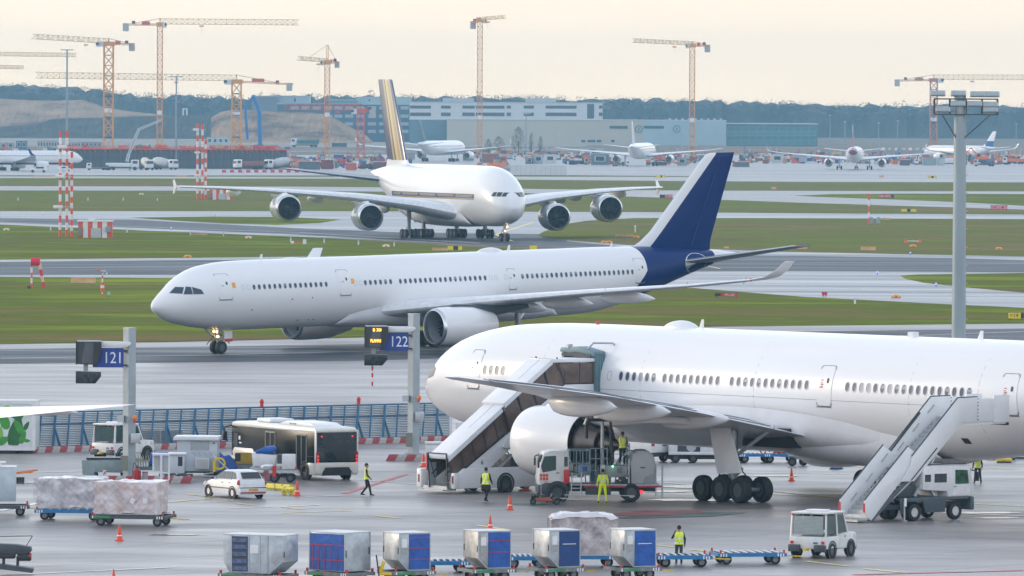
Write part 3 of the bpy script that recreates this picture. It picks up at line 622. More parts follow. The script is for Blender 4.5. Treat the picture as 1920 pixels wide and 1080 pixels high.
for a in (7.25,7.8,18.85,19.4,33.3,33.85,34.9):
    P=rrect(.27,.40,.13); Q=rrect(.32,.45,.15); V=[F3.surf(a+x,5.95+z,1,.004) for x,z in P]+[F3.surf(a+x,5.95+z,1,.004) for x,z in Q]; n=len(P); b_.add(V,[(i,(i+1)%n,n+(i+1)%n,n+i) for i in range(n)])
b_.build('window_plug',P3)
ORP=mat('orange_print',(.85,.36,.02),.5)
for a,zb,w,h in ((5.55,5.03,1.25,2.06),(17.75,5.0,1.2,2.06),(35.6,4.92,.85,1.72),(50.0,5.0,1.2,2.06)):
    for s_ in (1,-1):
        d=fdoor(F3,a,zb,w,h,s_,P3,SK3,mat('door_seam',(.22,.25,.29),.6))
        if a<30 and s_>0:
            k=MB(ORP); V=[F3.surf(a+w/2+.08+u,zb+.92+v,1,.01) for u,v in ((0,0),(.32,0),(.32,.42),(0,.42))]; k.add(V,[(0,1,2,3)]); k.build('door_marking',d)
cockpit(F3,[((1.28,5.66),(1.98,5.60),(2.26,6.10),(1.84,6.12)),((2.08,5.56),(2.72,5.54),(2.74,6.10),(2.42,6.14)),((2.80,5.54),(3.62,5.54),(3.46,5.88),(2.84,6.10))],P3,mat('cockpit_glass',(.035,.06,.085),.12))
fairing(P3,F3,17.5,41.5,4.35,2.05,2.95,PLF)
SEC3=[(2.2,21.3,33.5,3.45,.14),(3.6,22.6,33.7,3.6,.14),(9.4,26.3,34.4,4.25,.12),(17,31.0,36.6,5.0,.105),(24.8,35.7,38.9,5.65,.10),(29.0,38.2,40.4,6.1,.10)]
WL=[(29.0,38.2,40.4,6.1,.09,0,.1),(29.9,39.3,41.0,6.35,.08,0,.6),(30.35,40.2,41.6,6.9,.08,0,1.15),(30.6,41.0,42.1,7.6,.07,0,1.25)]
for s_ in (1,-1):
    wg=wing(SEC3,s_,PLF,P3,n=14,lead=(mat('slat_white',(.68,.69,.71),.3,coat=.2),3)); wing(WL,s_,PLW,wg,name='winglet')
    wl=MB(RLT if s_>0 else mat('green_lamp',(.02,.5,.2),.3)); wl.sphere((-38.7,s_*29.0,6.15),.14); wl.build('navigation_lamp',wg)
    for p0 in (4.2,11.3,18.5,24.5,28.8):
        fl=MB(SEAM)
        for i in range(len(SEC3)-1):
            if SEC3[i][0]<=p0<=SEC3[i+1][0]:
                t=(p0-SEC3[i][0])/(SEC3[i+1][0]-SEC3[i][0]); q=[SEC3[i][k]*(1-t)+SEC3[i+1][k]*t for k in range(5)]
        fl.bar((-(q[1]-.005),s_*p0,q[3]-.28),(-(q[1]+.35),s_*p0,q[3]+.30),.04,.03); fl.build('slat_gap',wg)
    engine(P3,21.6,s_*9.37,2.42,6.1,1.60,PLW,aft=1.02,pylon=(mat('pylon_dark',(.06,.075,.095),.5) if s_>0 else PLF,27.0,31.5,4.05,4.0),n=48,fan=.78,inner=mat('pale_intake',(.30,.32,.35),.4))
    canoe(P3,32.5,38.6,s_*17.4,4.6,4.35,.55,PLF,droop=-.1); canoe(P3,30.6,36.2,s_*12.4,4.1,3.9,.55,PLF,droop=-.1); canoe(P3,29.5,34.9,s_*8.2,3.75,3.4,.52,PLF,droop=-.1)
    gear(P3,34.0,s_*5.3,2,.69,.5,1.4,3.8,strut_r=.2,pitch=1.9)
    wing([(1.0,55.3,60.2,6.5,.10),(9.7,61.0,63.3,7.9,.09)],s_,mat('tailplane_grey',(.20,.22,.25),.35,var=.1),P3,name='tailplane',lead=(BARE,2))
    k=MB(BARE); V=[F3.surf(57.1+1.45*cos(2*pi*i/20)*(1.1 if cos(2*pi*i/20)>0 else 1),6.45+.85*sin(2*pi*i/20),s_,.012) for i in range(20)]; V.append(F3.surf(57.1,6.45,s_,.012)); k.add(V,[(i,(i+1)%20,20) for i in range(20)]); k.build('tailplane_plate',P3)
ng=gear(P3,6.7,0,1,.52,.40,.76,2.6,z0=.55,strut_r=.13,name='nose_gear')
LMP=mat('taxi_lamp',(1,.9,.6),.3,emit=(1,.62,.22),estr=5)
k=MB(LMP)
for x,y,z in ((-6.5,.25,1.95),(-6.5,-.25,1.95),(-6.45,.2,2.35),(-6.45,-.2,2.35)): k.lathe([(0,.1),(.06,.1)],(x,y,z),'X',10)
k.build('taxi_lamp',ng)
k=MB(WHT); k.bb(-7.9,-7.1,.30,.34,1.55,2.35); k.use(RED).bb(-7.9,-7.1,.345,.36,1.5,1.75); k.build('gear_door',ng)
mbk=MB(mat('gear_steel',(.28,.22,.16),.35,metal=.6,var=.4,scale=8)); 
for i in range(9): mbk.box((-6.6+random.uniform(-.2,.2),random.uniform(-.3,.3),1.75+i*.09),(.16,.2,.1),rot=(i,i*.7,i*.3))
mbk.build('gear_fittings',ng)
FT=[(7.3,50.2,60.0,0,.035),(7.85,51.0,60.0,0,.045),(8.4,52.1,60.1,0,.07),(9.2,53.2,60.4,0,.09),(15.3,59.25,62.75,0,.09),(15.62,59.65,62.85,0,.085),(15.75,60.2,62.9,0,.05)]
fn=wing(FT,1,FN3,P3,name='tail_fin',vertical=True)
k=MB(mat('rudder_gap',(.02,.05,.2),.4)); k.bar((-57.5,.42,7.9),(-61.1,.17,15.2),.035,.03); k.build('rudder_gap',fn)
blade(P3,11.0,zc+rf,h=.45,c=.35); dome(P3,13.2,zc+rf,2.3,.8,.10,name='antenna_fairing'); dome(P3,34.1,zc+rf,2.9,1.3,.30)
blade(P3,37.3,zc+rf,h=.45,c=.4); blade(P3,48.7,zc+rf,h=.3,c=.3)
b_=MB(BLP)
for a,z in ((12.2,4.85),(14.3,4.9),(8.2,4.1),(13.5,3.05),(14.6,3.08),(15.1,3.08),(50.4,5.3)):
    V=[F3.surf(a+x,z+zz,1,.008) for x,zz in ((-.06,-.05),(.06,-.05),(.06,.05),(-.06,.05))]; b_.add(V,[(0,1,2,3)])
b_.build('sensor_ports',P3)
# ======== double-deck four-jet behind ========
T8=[(0,4.95,4.95,.02),(.15,5.5,4.55,.5),(.5,6.15,3.95,1.05),(1.2,7.05,3.4,1.75),(2.2,8.0,2.95,2.35),(3.6,9.1,2.6,2.85),(5.5,10.1,2.35,3.25),(8,10.85,2.2,3.5),(11,11.18,2.18,3.57),(14,11.22,2.18,3.57),(46,11.22,2.18,3.57),(52,11.2,3.2,3.4),(58,11.1,5.2,2.8),(64,10.7,7.0,1.9),(69,10.3,8.4,1.0),(72.7,9.9,9.3,.3)]
F8=Fus(T8); ZB=(6.15,7.08)
GOLD=(.45,.25,.04); NAV=(.008,.02,.09)
SK8=paint('airliner_white_with_dark_band',(.74,.74,.75),NAV,[(0,0,1,-6.28)],[(0,0,-1,7.0),(-1,0,0,-8.6),(1,0,0,50.5),(-.55,0,1,-6.28-8.6*.55+.35)])
SK8=paint('airliner_white_with_dark_band',(.74,.74,.75),NAV,[(0,0,1,-6.30)],[(0,0,-1,6.98),(-1,0,0,-8.2),(1,0,0,50.5)]) if False else MATS['airliner_white_with_dark_band']
P8=thing('airliner','white double deck four engine airliner with blue and gold tail fin','airliner',(.35,1134.4,0),-72.0)
fuselage(F8,72.7,PLW,P8,60)
def band(F,a0,a1,z0,z1,side,m_,parent,name,taper=0):
    A=[a0+(a1-a0)*i/40 for i in range(41)]; mb=MB(m_); V=[]
    for a in A: V.append(F.surf(a,z0,side,.006)); V.append(F.surf(a,(z0+z1)/2,side,.008)); V.append(F.surf(a,z1,side,.006))
    mb.add(V,[(3*i+j,3*i+j+1,3*i+4+j,3*i+3+j) for i in range(40) for j in range(2)]); return mb.build(name,parent)
GLD=mat('gold_paint',GOLD,.3,coat=.3,metal=.4,var=.25,scale=.5); NVY=mat('navy_paint',NAV,.25,coat=.4)
for s_ in (1,-1):
    band(F8,8.8,51,6.35,7.0,s_,NVY,P8,'cheatline'); band(F8,8.8,51,6.12,6.33,s_,GLD,P8,'gold_line')
    k=MB(mat('pale_window',(.45,.40,.33),.3)); i=0; a=9.6  # pale warm window colour set against the navy band
    while a<50.4:
        i+=1
        if i%17 not in (0,1):
            V=[F8.surf(a+x,6.68+z,s_,.016) for x,z in ((-.12,-.19),(.12,-.19),(.12,.19),(-.12,.19))]; k.add(V,[(0,1,2,3)])
        a+=.533
    k.build('window_row',P8,kind='stuff')
    wg=wing([(2.6,17.5,37.5,3.7,.15),(3.6,19.0,38.0,4.0,.15),(8,23.0,38.6,5.0,.14),(14.9,28.0,39.9,6.05,.12),(26,36.0,44.2,7.0,.105),(33,40.9,46.6,7.4,.10),(39.0,45.2,49.0,7.6,.09)],s_,WNG,P8,n=12,lead=(mat('bright_leading_edge',(.70,.72,.75),.3,metal=.3),3))
    f=MB(PLW); f.prism([(-46.8,7.5),(-48.3,8.7),(-49.0,8.65),(-48.5,7.5),(-48.8,6.5),(-48.2,6.55)],s_*39.1-.06,s_*39.1+.06); f.build('wingtip_fence',wg)
    engine(P8,24.3,s_*14.9,3.35,5.6,2.12,mat('nacelle_silver',(.50,.52,.56),.22,coat=.4,metal=.2),aft=1.5,pylon=(PLF,29.5,34,5.6,5.75),n=44,fan=.8,inner=BLP)
    engine(P8,31.4,s_*25.7,4.55,5.6,2.12,MATS['nacelle_silver'],aft=1.5,pylon=(PLF,36.5,41,6.6,6.6),n=44,fan=.8,inner=BLP)
    for (p,a,z) in ((9.5,36,4.5),(19.5,38,5.9),(22.8,40.2,6.3),(31,43,6.8)): canoe(P8,a-3.5,a+5,s_*p,z,z,.75,PLF)
    gear(P8,33.4,s_*6.1,2,.69,.5,1.5,4.6,strut_r=.25,pitch=1.9); gear(P8,36.9,s_*2.65,3,.69,.5,1.5,3.2,strut_r=.25,pitch=1.7,name='body_gear')
    wing([(1.2,60.5,70.5,8.5,.10),(15.2,69.0,73.0,10.2,.09)],s_,mat('stabiliser_dark',(.12,.14,.17),.35),P8,name='tailplane',lead=(BARE,2))
fairing(P8,F8,15,44,5.4,1.85,3.85,PLF)
cockpit(F8,[((1.15,6.85),(1.12,6.85),(1.12,6.9),(1.15,6.9))][:0]+[((1.22,6.75),(1.62,6.75),(1.8,7.32),(1.5,7.32)),((1.72,6.75),(2.35,6.75),(2.5,7.38),(1.92,7.34)),((2.48,6.75),(3.3,6.8),(3.1,7.35),(2.62,7.38))],P8)
g8=gear(P8,4.97,0,1,.62,.45,.95,3.2,strut_r=.16,name='nose_gear'); k=MB(LMP); k.lathe([(0,.12),(.06,.12)],(-4.6,.0,1.55),'X',10); k.lathe([(0,.12),(.06,.12)],(-4.6,.3,2.2),'X',10); k.build('taxi_lamp',g8)
# fin: dark blue with broad flat gold strokes
def finpaint():
    m_=mat('fin_blue_and_gold',NAV,.28,coat=.4); n=m_.node_tree; b=n.nodes['Principled BSDF']
    t=n.nodes.new('ShaderNodeTexCoord'); s2=n.nodes.new('ShaderNodeSeparateXYZ'); n.links.new(t.outputs['Object'],s2.inputs[0])
    def M(op,a,b_=None):
        q=n.nodes.new('ShaderNodeMath'); q.operation=op
        for i,v in enumerate((a,b_)):
            if v is None: continue
            if isinstance(v,(int,float)): q.inputs[i].default_value=v
            else: n.links.new(v,q.inputs[i])
        return q.outputs[0]
    # u: 0 at the leading edge, 1 at the trailing edge
    le=M('ADD',M('MULTIPLY',s2.outputs['Z'],.64),46.84); te=M('ADD',M('MULTIPLY',s2.outputs['Z'],.40),60.0)
    u=M('DIVIDE',M('SUBTRACT',M('MULTIPLY',s2.outputs['X'],-1),le),M('SUBTRACT',te,le))
    r=n.nodes.new('ShaderNodeValToRGB'); n.links.new(u,r.inputs[0]); cr=r.color_ramp; cr.interpolation='CONSTANT'
    cr.elements[0].position=0; cr.elements[0].color=NAV+(1,); cr.elements[1].position=.13; cr.elements[1].color=(.62,.52,.30,1)
    for p,c in ((.16,(.42,.27,.07)),(.30,(.66,.48,.17)),(.42,(.05,.05,.08)),(.50,(.50,.33,.09)),(.60,NAV)):
        e_=cr.elements.new(p); e_.color=c+(1,)
    n.links.new(r.outputs[0],b.inputs['Base Color']); return m_
wing([(10.3,52.0,65.5,0,.07),(11.8,54.2,64.6,0,.085)],1,PLW,P8,name='fin_root',vertical=True)
wing([(11.7,54.1,64.55,0,.086),(13,55.0,65.1,0,.09),(24.0,62.2,69.6,0,.08),(24.3,62.8,69.6,0,.05)],1,finpaint(),P8,name='tail_fin',vertical=True)
# ======== distant airliners ========
def far_plane(loc, hd, sc, label, body=None, fin=None, winglet=None, four=False, tail_m=None, rump=None, gearup=False):
    t=thing('airliner',label,'airliner',loc,hd); t.scale=(sc,)*3
    body=body or PLW
    fuselage(F3,63.2,body,t,24)
    for s_ in (1,-1):
        wg=wing([(2.2,21.3,33.5,3.45,.14),(9.4,26.3,34.4,4.25,.12),(24.8,35.7,38.9,5.65,.10),(29.5,38.2,40.4,6.3,.10)],s_,WNG,t,n=6)
        if winglet: wing([(29.5,38.2,40.4,6.3,.09),(30.4,40.2,41.6,7.1,.08),(30.8,41.6,42.6,9.0,.07)],s_,winglet,wg,name='winglet',n=6)
        engine(t,21.5,s_*9.37,2.35,5.6,1.6,PLW,aft=1.1,pylon=(PLF,27.0,31.5,4.05,4.0),n=20)
        gear(t,34.0,s_*5.3,2,.69,.5,1.4,3.8,strut_r=.2,pitch=1.9)
        wing([(1.0,55.3,60.2,6.5,.10),(9.7,61.0,63.3,7.5,.09)],s_,WNG,t,name='tailplane',n=6)
    gear(t,6.7,0,1,.52,.40,.76,2.6,strut_r=.13,name='nose_gear')
    k=MB(GLS)
    for s_ in (1,-1):
        for i in range(80):
            a=8+i*.533; V=[F3.surf(a+x,5.95+z,s_,.01) for x,z in ((-.13,-.2),(.13,-.2),(.13,.2),(-.13,.2))]; k.add(V,[(0,1,2,3)])
    k.build('window_row',t,kind='stuff')
    wing(FT,1,fin or PLW,t,name='tail_fin',vertical=True,n=6)
    return t
def place_far(px, py, px_per_m, hd, label, **kw):   # stands on the far apron: main gear under this pixel
    g=G(px,py); sc=px_per_m/gs(px,py); h=R(hd); t=far_plane((g.x+34*sc*cos(h),g.y+34*sc*sin(h),0),hd,sc,label,**kw); return t
place_far(1200,311,5.35,83.0,'white airliner seen from behind in front of the beige hangar')
pur=paint('white_with_purple_tail',(.78,.785,.80),(.26,.05,.12),[(-1,0,0,-56.5)],[])
place_far(1602,318,5.35,86.0,'white airliner with purple rump and blue tipped fin seen from behind',body=pur,
  fin=paint('fin_purple_white_blue',(.36,.10,.14),(.25,.45,.62),[(0,0,1,-13.2)],[]),winglet=PLW)
place_far(822,303,4.9,75.0,'white airliner seen from behind beyond the gold tail fin',winglet=PLW,fin=mat('fin_dark_teal',(.02,.10,.16),.3))
bb=paint('white_with_navy_belly',(.78,.785,.80),(.02,.04,.13),[(0,0,-1,3.25)],[])
place_far(16,320,4.7,33.0,'white airliner with blue winglet and navy belly cut by the left frame edge',body=bb,winglet=mat('blue_winglet',(.01,.06,.30),.3))
place_far(1806,301,3.5,124.0,'white airliner side on with blue swirl fin behind the floodlight mast',fin=paint('fin_white_blue_swirl',(.78,.785,.80),(.03,.12,.30),[(-1,0,.4,-57.6+.6)],[(0,0,-1,10.6)]),winglet=PLW)
# ---------------- forest, mounds, haze ----------------
def at(px, py, Y):                      # point at distance Y seen at this pixel
    g=G(px,py,0) if False else None
    x=px-960; y=py-540; c,s=cos(ROLL),sin(ROLL); xr=x*c+y*s; a=-(-x*s+y*c)/FPX
    rx,ry,rz=xr/FPX, cos(PITCH)+a*sin(PITCH), -sin(PITCH)+a*cos(PITCH); t=Y/ry
    return Vector((rx*t,Y,CH+rz*t))
def interp(T,x):
    for (a,b),(c,d) in zip(T,T[1:]):
        if x<=c: return b+(d-b)*(x-a)/(c-a)
    return T[-1][1]
TREE=[(-400,150),(0,151),(60,150),(150,156),(260,168),(340,170),(420,172),(520,168),(600,170),(760,172),(960,173),(1100,176),(1300,178),(1440,183),(1600,187),(1700,186),(1920,190),(2300,192)]
rnd=random.Random(3)
FOR=mat('winter_woodland',(.030,.030,.026),.95,var=.6,scale=.03,col2=(.060,.050,.036))
hb=MB(FOR); Y0=5250; rows=[]
xs=[-400+14*i for i in range(195)]
for k,(Y,dz) in enumerate(((5150,-60),(5180,-9),(5260,-6),(5500,-4),(5650,-12))):
    r=[]
    for x in xs:
        top=at(x,interp(TREE,x),5260); z=-.5 if k==0 else top.z+dz+rnd.uniform(-2.2,2.2)
        r.append((at(x,200,Y).x,Y+rnd.uniform(-12,12)*(k>0),z))
    rows.append(r)
hb.loft(rows,cap=False,closed=False)
hb.build('forest_hill',smooth=False,kind='structure')
V=[];Fc=[]
for i in range(1500):
    px=rnd.uniform(-380,2300); Y=5150+rnd.uniform(-5,60)+ (i%3)*35; top=at(px,interp(TREE,px),5260)
    H_=rnd.uniform(-7,-.8); R_=rnd.uniform(3.0,6.5); hh=rnd.uniform(5,9); cx=at(px,200,Y).x; cz=top.z+H_-hh
    if rnd.random()<.015: cz+=3; R_*=.7
    for j in range(90):
        u=rnd.uniform(-1,1); t=rnd.uniform(0,2*pi); q=rnd.random()**.4; w=sqrt(1-u*u)
        x,y,z=cx+R_*q*w*cos(t),Y+R_*q*w*sin(t),cz+hh*q*u
        s_=rnd.uniform(.25,.75); a_=rnd.uniform(0,pi); o=len(V)
        V+=[(x-s_*cos(a_),y,z-s_*sin(a_)*.6),(x+s_*cos(a_),y+.3,z+s_*.4),(x+rnd.uniform(-.4,.4),y,z+s_*.9)]; Fc.append((o,o+1,o+2))
me=bpy.data.meshes.new('woodland'); me.from_pydata(V,[],Fc); me.materials.append(mat('bare_twigs',(.030,.028,.024),.95,var=.5,scale=.06,col2=(.052,.044,.034),spec=0))
o=bpy.data.objects.new('woodland',me); COL.objects.link(o); tag(o,'dark winter woodland along the horizon behind the whole airfield','woodland',kind='stuff')
def mound(name, T, B, Y, depth, m_, dz=0):
    mb=MB(m_); rows=[]; x0,x1=T[0][0],T[-1][0]; N=int((x1-x0)/5)+1
    for k in range(9):
        t=k/8; r=[]
        for i in range(N+1):
            x=x0+(x1-x0)*i/N; top=at(x,interp(T,x),Y+depth).z; bot=0
            r.append((at(x,200,Y+depth*t).x, Y+depth*t, bot-.3+(top-bot)*(t**.85)+ (rnd.uniform(-.5,.5) if 0<k<8 else rnd.uniform(-.15,.15))))
        rows.append(r)
    rows.append([(x,Y+depth*1.8,-.5) for x,y,z in rows[-1]])
    mb.loft(rows,cap=False,closed=False); return mb.build(name,smooth=False,kind='structure')
MUD=ground_mat('mound_soil',(.16,.105,.07),(.36,.235,.15),(.50,.33,.20),.95,.02,sc=.035,stretch=(1,1,2.5),spec=.05)
MUD2=ground_mat('dark_bank_soil',(.045,.04,.035),(.075,.06,.048),(.11,.085,.065),.95,.02,sc=.05,stretch=(1,1,2),spec=.05)
mound('earth_mound',[(-350,186),(0,184),(60,187),(110,188),(150,186),(170,190),(195,200),(230,206),(290,213),(330,216),(350,221)],None,4700,90,MUD)
mound('earth_bank',[(-350,235),(0,237),(60,232),(100,222),(200,219),(290,216),(460,214),(480,222),(500,240)],None,4500,70,MUD2)
mound('earth_mound',[(396,220),(415,208),(435,205),(460,205),(500,207),(560,209),(605,212),(630,222),(650,233),(668,243),(690,255),(700,268)],None,4080,80,MUD)
sheet('earthworks_road',gp([(-300,249),(700,252),(1100,262),(1100,275),(600,276),(-300,274)]),.02,ground_mat('earthworks_gravel',(.24,.20,.17),(.30,.26,.215),(.36,.32,.27),.9,.05,sc=.03))
# haze: one closed box of thin air
hz=MB(); hz.bb(-2400,2400,-60,5750,-1.2,72); hm=bpy.data.materials.new('haze_air'); hm.use_nodes=True; n=hm.node_tree; n.nodes.remove(n.nodes['Principled BSDF'])
pv=n.nodes.new('ShaderNodeVolumePrincipled'); pv.inputs['Color'].default_value=(.38,.74,1,1); pv.inputs["Density"].default_value=1.02e-4; pv.inputs['Anisotropy'].default_value=.2
n.links.new(pv.outputs[0],n.nodes['Material Output'].inputs['Volume']); hz.m=[hm]; tag(hz.build('haze'),'thin blue winter haze over the whole airfield','haze',kind='stuff')
# ---------------- buildings ----------------
NAVW=mat('dark_blue_facade',(.035,.07,.12),.5,var=.1,scale=.2); WHF=mat('white_facade',(.62,.64,.65),.6,var=.06,scale=.1); BEG=mat('beige_cladding',(.50,.47,.40),.7,var=.06,scale=.05,streak=(1,1,.3)); TEA=mat('teal_glass_facade',(.05,.15,.17),.15,var=.35,scale=.15); PBL=mat('pale_blue_cladding',(.36,.47,.52),.6,var=.06,scale=.1); DWN=mat('dark_window_glass',(.04,.06,.08),.15,var=.3)
def X_at(px,Y): return at(px,200,Y).x
def Z_at(px,py,Y): return at(px,py,Y).z
def bld(label, px0,px1,ytop,Y,depth,m_,name='building',ybot=None,parapet=None):
    x0,x1=X_at(px0,Y),X_at(px1,Y); z=Z_at((px0+px1)/2,ytop,Y); zb=0 if ybot is None else Z_at((px0+px1)/2,ybot,Y)
    t=thing(name,label,'building',((x0+x1)/2,Y,0)); w=x1-x0
    b=MB(m_); b.bb(-w/2,w/2,0,depth,zb,z); b.build('wall',t)
    b=MB(parapet or LGR); b.bb(-w/2-.3,w/2+.3,-.3,depth+.3,z,z+.5); b.build('roof',t)
    return t,w,z
def winrow(t,w,px0,px1,Y,yt,yb,xs,m_=None,frame=None,name='window',nsub=0):
    cx=(X_at(px0,Y)+X_at(px1,Y))/2
    for a,b in xs:
        x0,x1=X_at(a,Y)-cx,X_at(b,Y)-cx; z1,z0=Z_at(a,yt,Y),Z_at(a,yb,Y)
        f=MB(frame or WHF); f.bb(x0-.15,x1+.15,-.08,0,z0-.15,z1+.15); fo=f.build(name,t)
        g=MB(m_ or DWN); g.bb(x0,x1,-.14,-.09,z0,z1); g.build('pane',fo)
        if nsub:
            g=MB(WHF); 
            for i in range(1,nsub): g.bb(x0+(x1-x0)*i/nsub-.06,x0+(x1-x0)*i/nsub+.06,-.2,-.14,z0,z1)
            g.build('mullion',fo)
t,w,z=bld('beige windowless hangar with a round sign behind the parked airliners',838,1362,226,4000,60,BEG,name='hangar')
f=MB(PBL); f.bb(X_at(1205,4000)-t.location.x,w/2,-.25,0,0,z-.1); f.build('pale_cladding',t)
for a,b in ((1143,1177),(1207,1245)):
    f=MB(DWN); f.bb(X_at(a,4000)-t.location.x,X_at(b,4000)-t.location.x,-.34,-.28,Z_at(a,241,4000),Z_at(a,236,4000)); f.build('window',t)
for a in (1198,1269):
    f=MB(mat('sign_blue',(.05,.13,.24),.5)); cx_=X_at(a,4000)-t.location.x; f.lathe([(-.45,1.6),(-.45,2.0),(-.3,2.0),(-.3,1.6)],(cx_,0,Z_at(a,242,4000)),'Y',20,closed=True); f.bb(cx_-.25,cx_+.25,-.45,-.3,Z_at(a,245,4000),Z_at(a,239,4000)); f.build('round_sign',t)
for a in range(1255,1362,12):
    f=MB(LGR); f.bb(X_at(a,4000)-t.location.x,X_at(a+4,4000)-t.location.x,10,14,z+.5,z+1.4); f.build('roof_vent',t)
winrow(t,w,838,1362,4000,262,267,[(1090,1098),(1102,1117),(1119,1128),(1146,1153)],name='window')
t,w,z=bld('white office block with long dark window bands above the beige hangar',768,1130,193,4150,30,WHF)
winrow(t,w,768,1130,4150,198,203.5,[(769,808),(827,845),(867,890),(892,946),(950,958),(982,1001),(1023,1081),(1123,1130)],frame=WHF)
winrow(t,w,768,1130,4150,211,217.5,[(769,808),(827,845),(867,890),(892,946),(950,958),(982,1001),(1023,1081),(1123,1130)],frame=WHF)
f=MB(DWN); f.bb(X_at(1101,4150)-t.location.x,X_at(1114,4150)-t.location.x,-.14,-.02,Z_at(1101,222,4150),z-.4); f.build('stair_glazing',t)
f=MB(LGR); f.bb(X_at(830,4150)-t.location.x,X_at(888,4150)-t.location.x,5,20,z+.5,Z_at(850,184,4150)); f.build('roof_plant',t); f=MB(LGR); f.bb(X_at(985,4150)-t.location.x,X_at(1042,4150)-t.location.x,5,20,z+.5,Z_at(1000,184,4150)); f.build('roof_plant',t)
t,w,z=bld('dark blue office block with rows of white windows behind the earth mound',520,768,196,4250,30,NAVW)
for yy in (199.5,215,229.5,243.5):
    winrow(t,w,520,768,4250,yy,yy+5.5,[(a,a+15) for a in (545,565,586,608,627,647,668,690,711,731,751)],m_=mat('pale_glass',(.30,.36,.40),.3),nsub=4,frame=mat('frame_grey',(.2,.25,.3),.5))
t,w,z=bld('grey annex beside the pump boom at the left end of the dark blue block',472,520,181,4300,30,mat('grey_facade',(.16,.18,.22),.6))
t,w,z=bld('pale curved-end hall on top of the dark blue block',497,580,181,4320,30,PBL,ybot=200); winrow(t,w,497,580,4320,184,191,[(551,555)],nsub=0)
t,w,z=bld('teal roofed low hall right of the short yellow crane',620,670,188,4340,30,mat('teal_roof_hall',(.12,.26,.30),.5),ybot=200)
t,w,z=bld('pale rooftop pavilion left of the gold tail fin',668,770,183,4350,30,PBL); winrow(t,w,668,770,4350,186,190,[(691,694)],nsub=0)
t,w,z=bld('dark teal hall under the white office block',768,838,225,4020,40,mat('teal_cladding',(.10,.18,.24),.5))
t,w,z=bld('teal glass hall with flat roof at the right end of the hangar',1362,1533,233,4010,50,TEA,name='glass_hall')
for i,yy in enumerate((238,246.5,255,264)):
    winrow(t,w,1362,1533,4010,yy,yy+7,[(1364+14*j,1376+14*j) for j in range(12)],m_=mat('teal_pane_%d'%(i%2),((.05,.16,.18),(.08,.22,.24))[i%2],.12),frame=mat('teal_frame',(.16,.30,.33),.4),name='window_panel')
# ---------------- tower cranes ----------------
CY=mat('crane_yellow',(.70,.30,.05),.5,var=.15); CR=mat('crane_red',(.60,.10,.06),.5,var=.15); CWT=mat('counterweight_concrete',(.42,.42,.40),.8); CCAB=mat('crane_cab_white',(.6,.62,.65),.4); CYP=mat('crane_pale_yellow',(.66,.47,.22),.5,var=.1)
def lattice(mb, A, B, w, h, n, br, tri=False):
    """braced girder from A to B; w: width across, h: height"""
    A,B=Vector(A),Vector(B); d=(B-A).normalized(); up=Vector((0,0,1)) if abs(d.z)<.9 else Vector((0,1,0)); sd_=d.cross(up).normalized(); up=sd_.cross(d)
    cs=[(-.5,-.5),(.5,-.5),(.5,.5),(-.5,.5)] if not tri else [(-.5,0),(.5,0),(0,1)]
    P=lambda t,k: A+(B-A)*t+sd_*(w*cs[k][0])+up*(h*cs[k][1])
    for k in range(len(cs)): mb.bar(P(0,k),P(1,k),br*1.4)
    for i in range(n):
        t0,t1=i/n,(i+1)/n
        for k in range(len(cs)):
            k2=(k+1)%len(cs); mb.bar(P(t0,k),P(t1,k2) if i%2 else P(t0,k2),br)
            if i%2==0: mb.bar(P(t0,k2),P(t1,k),br)
            mb.bar(P(t0,k),P(t0,k2),br)
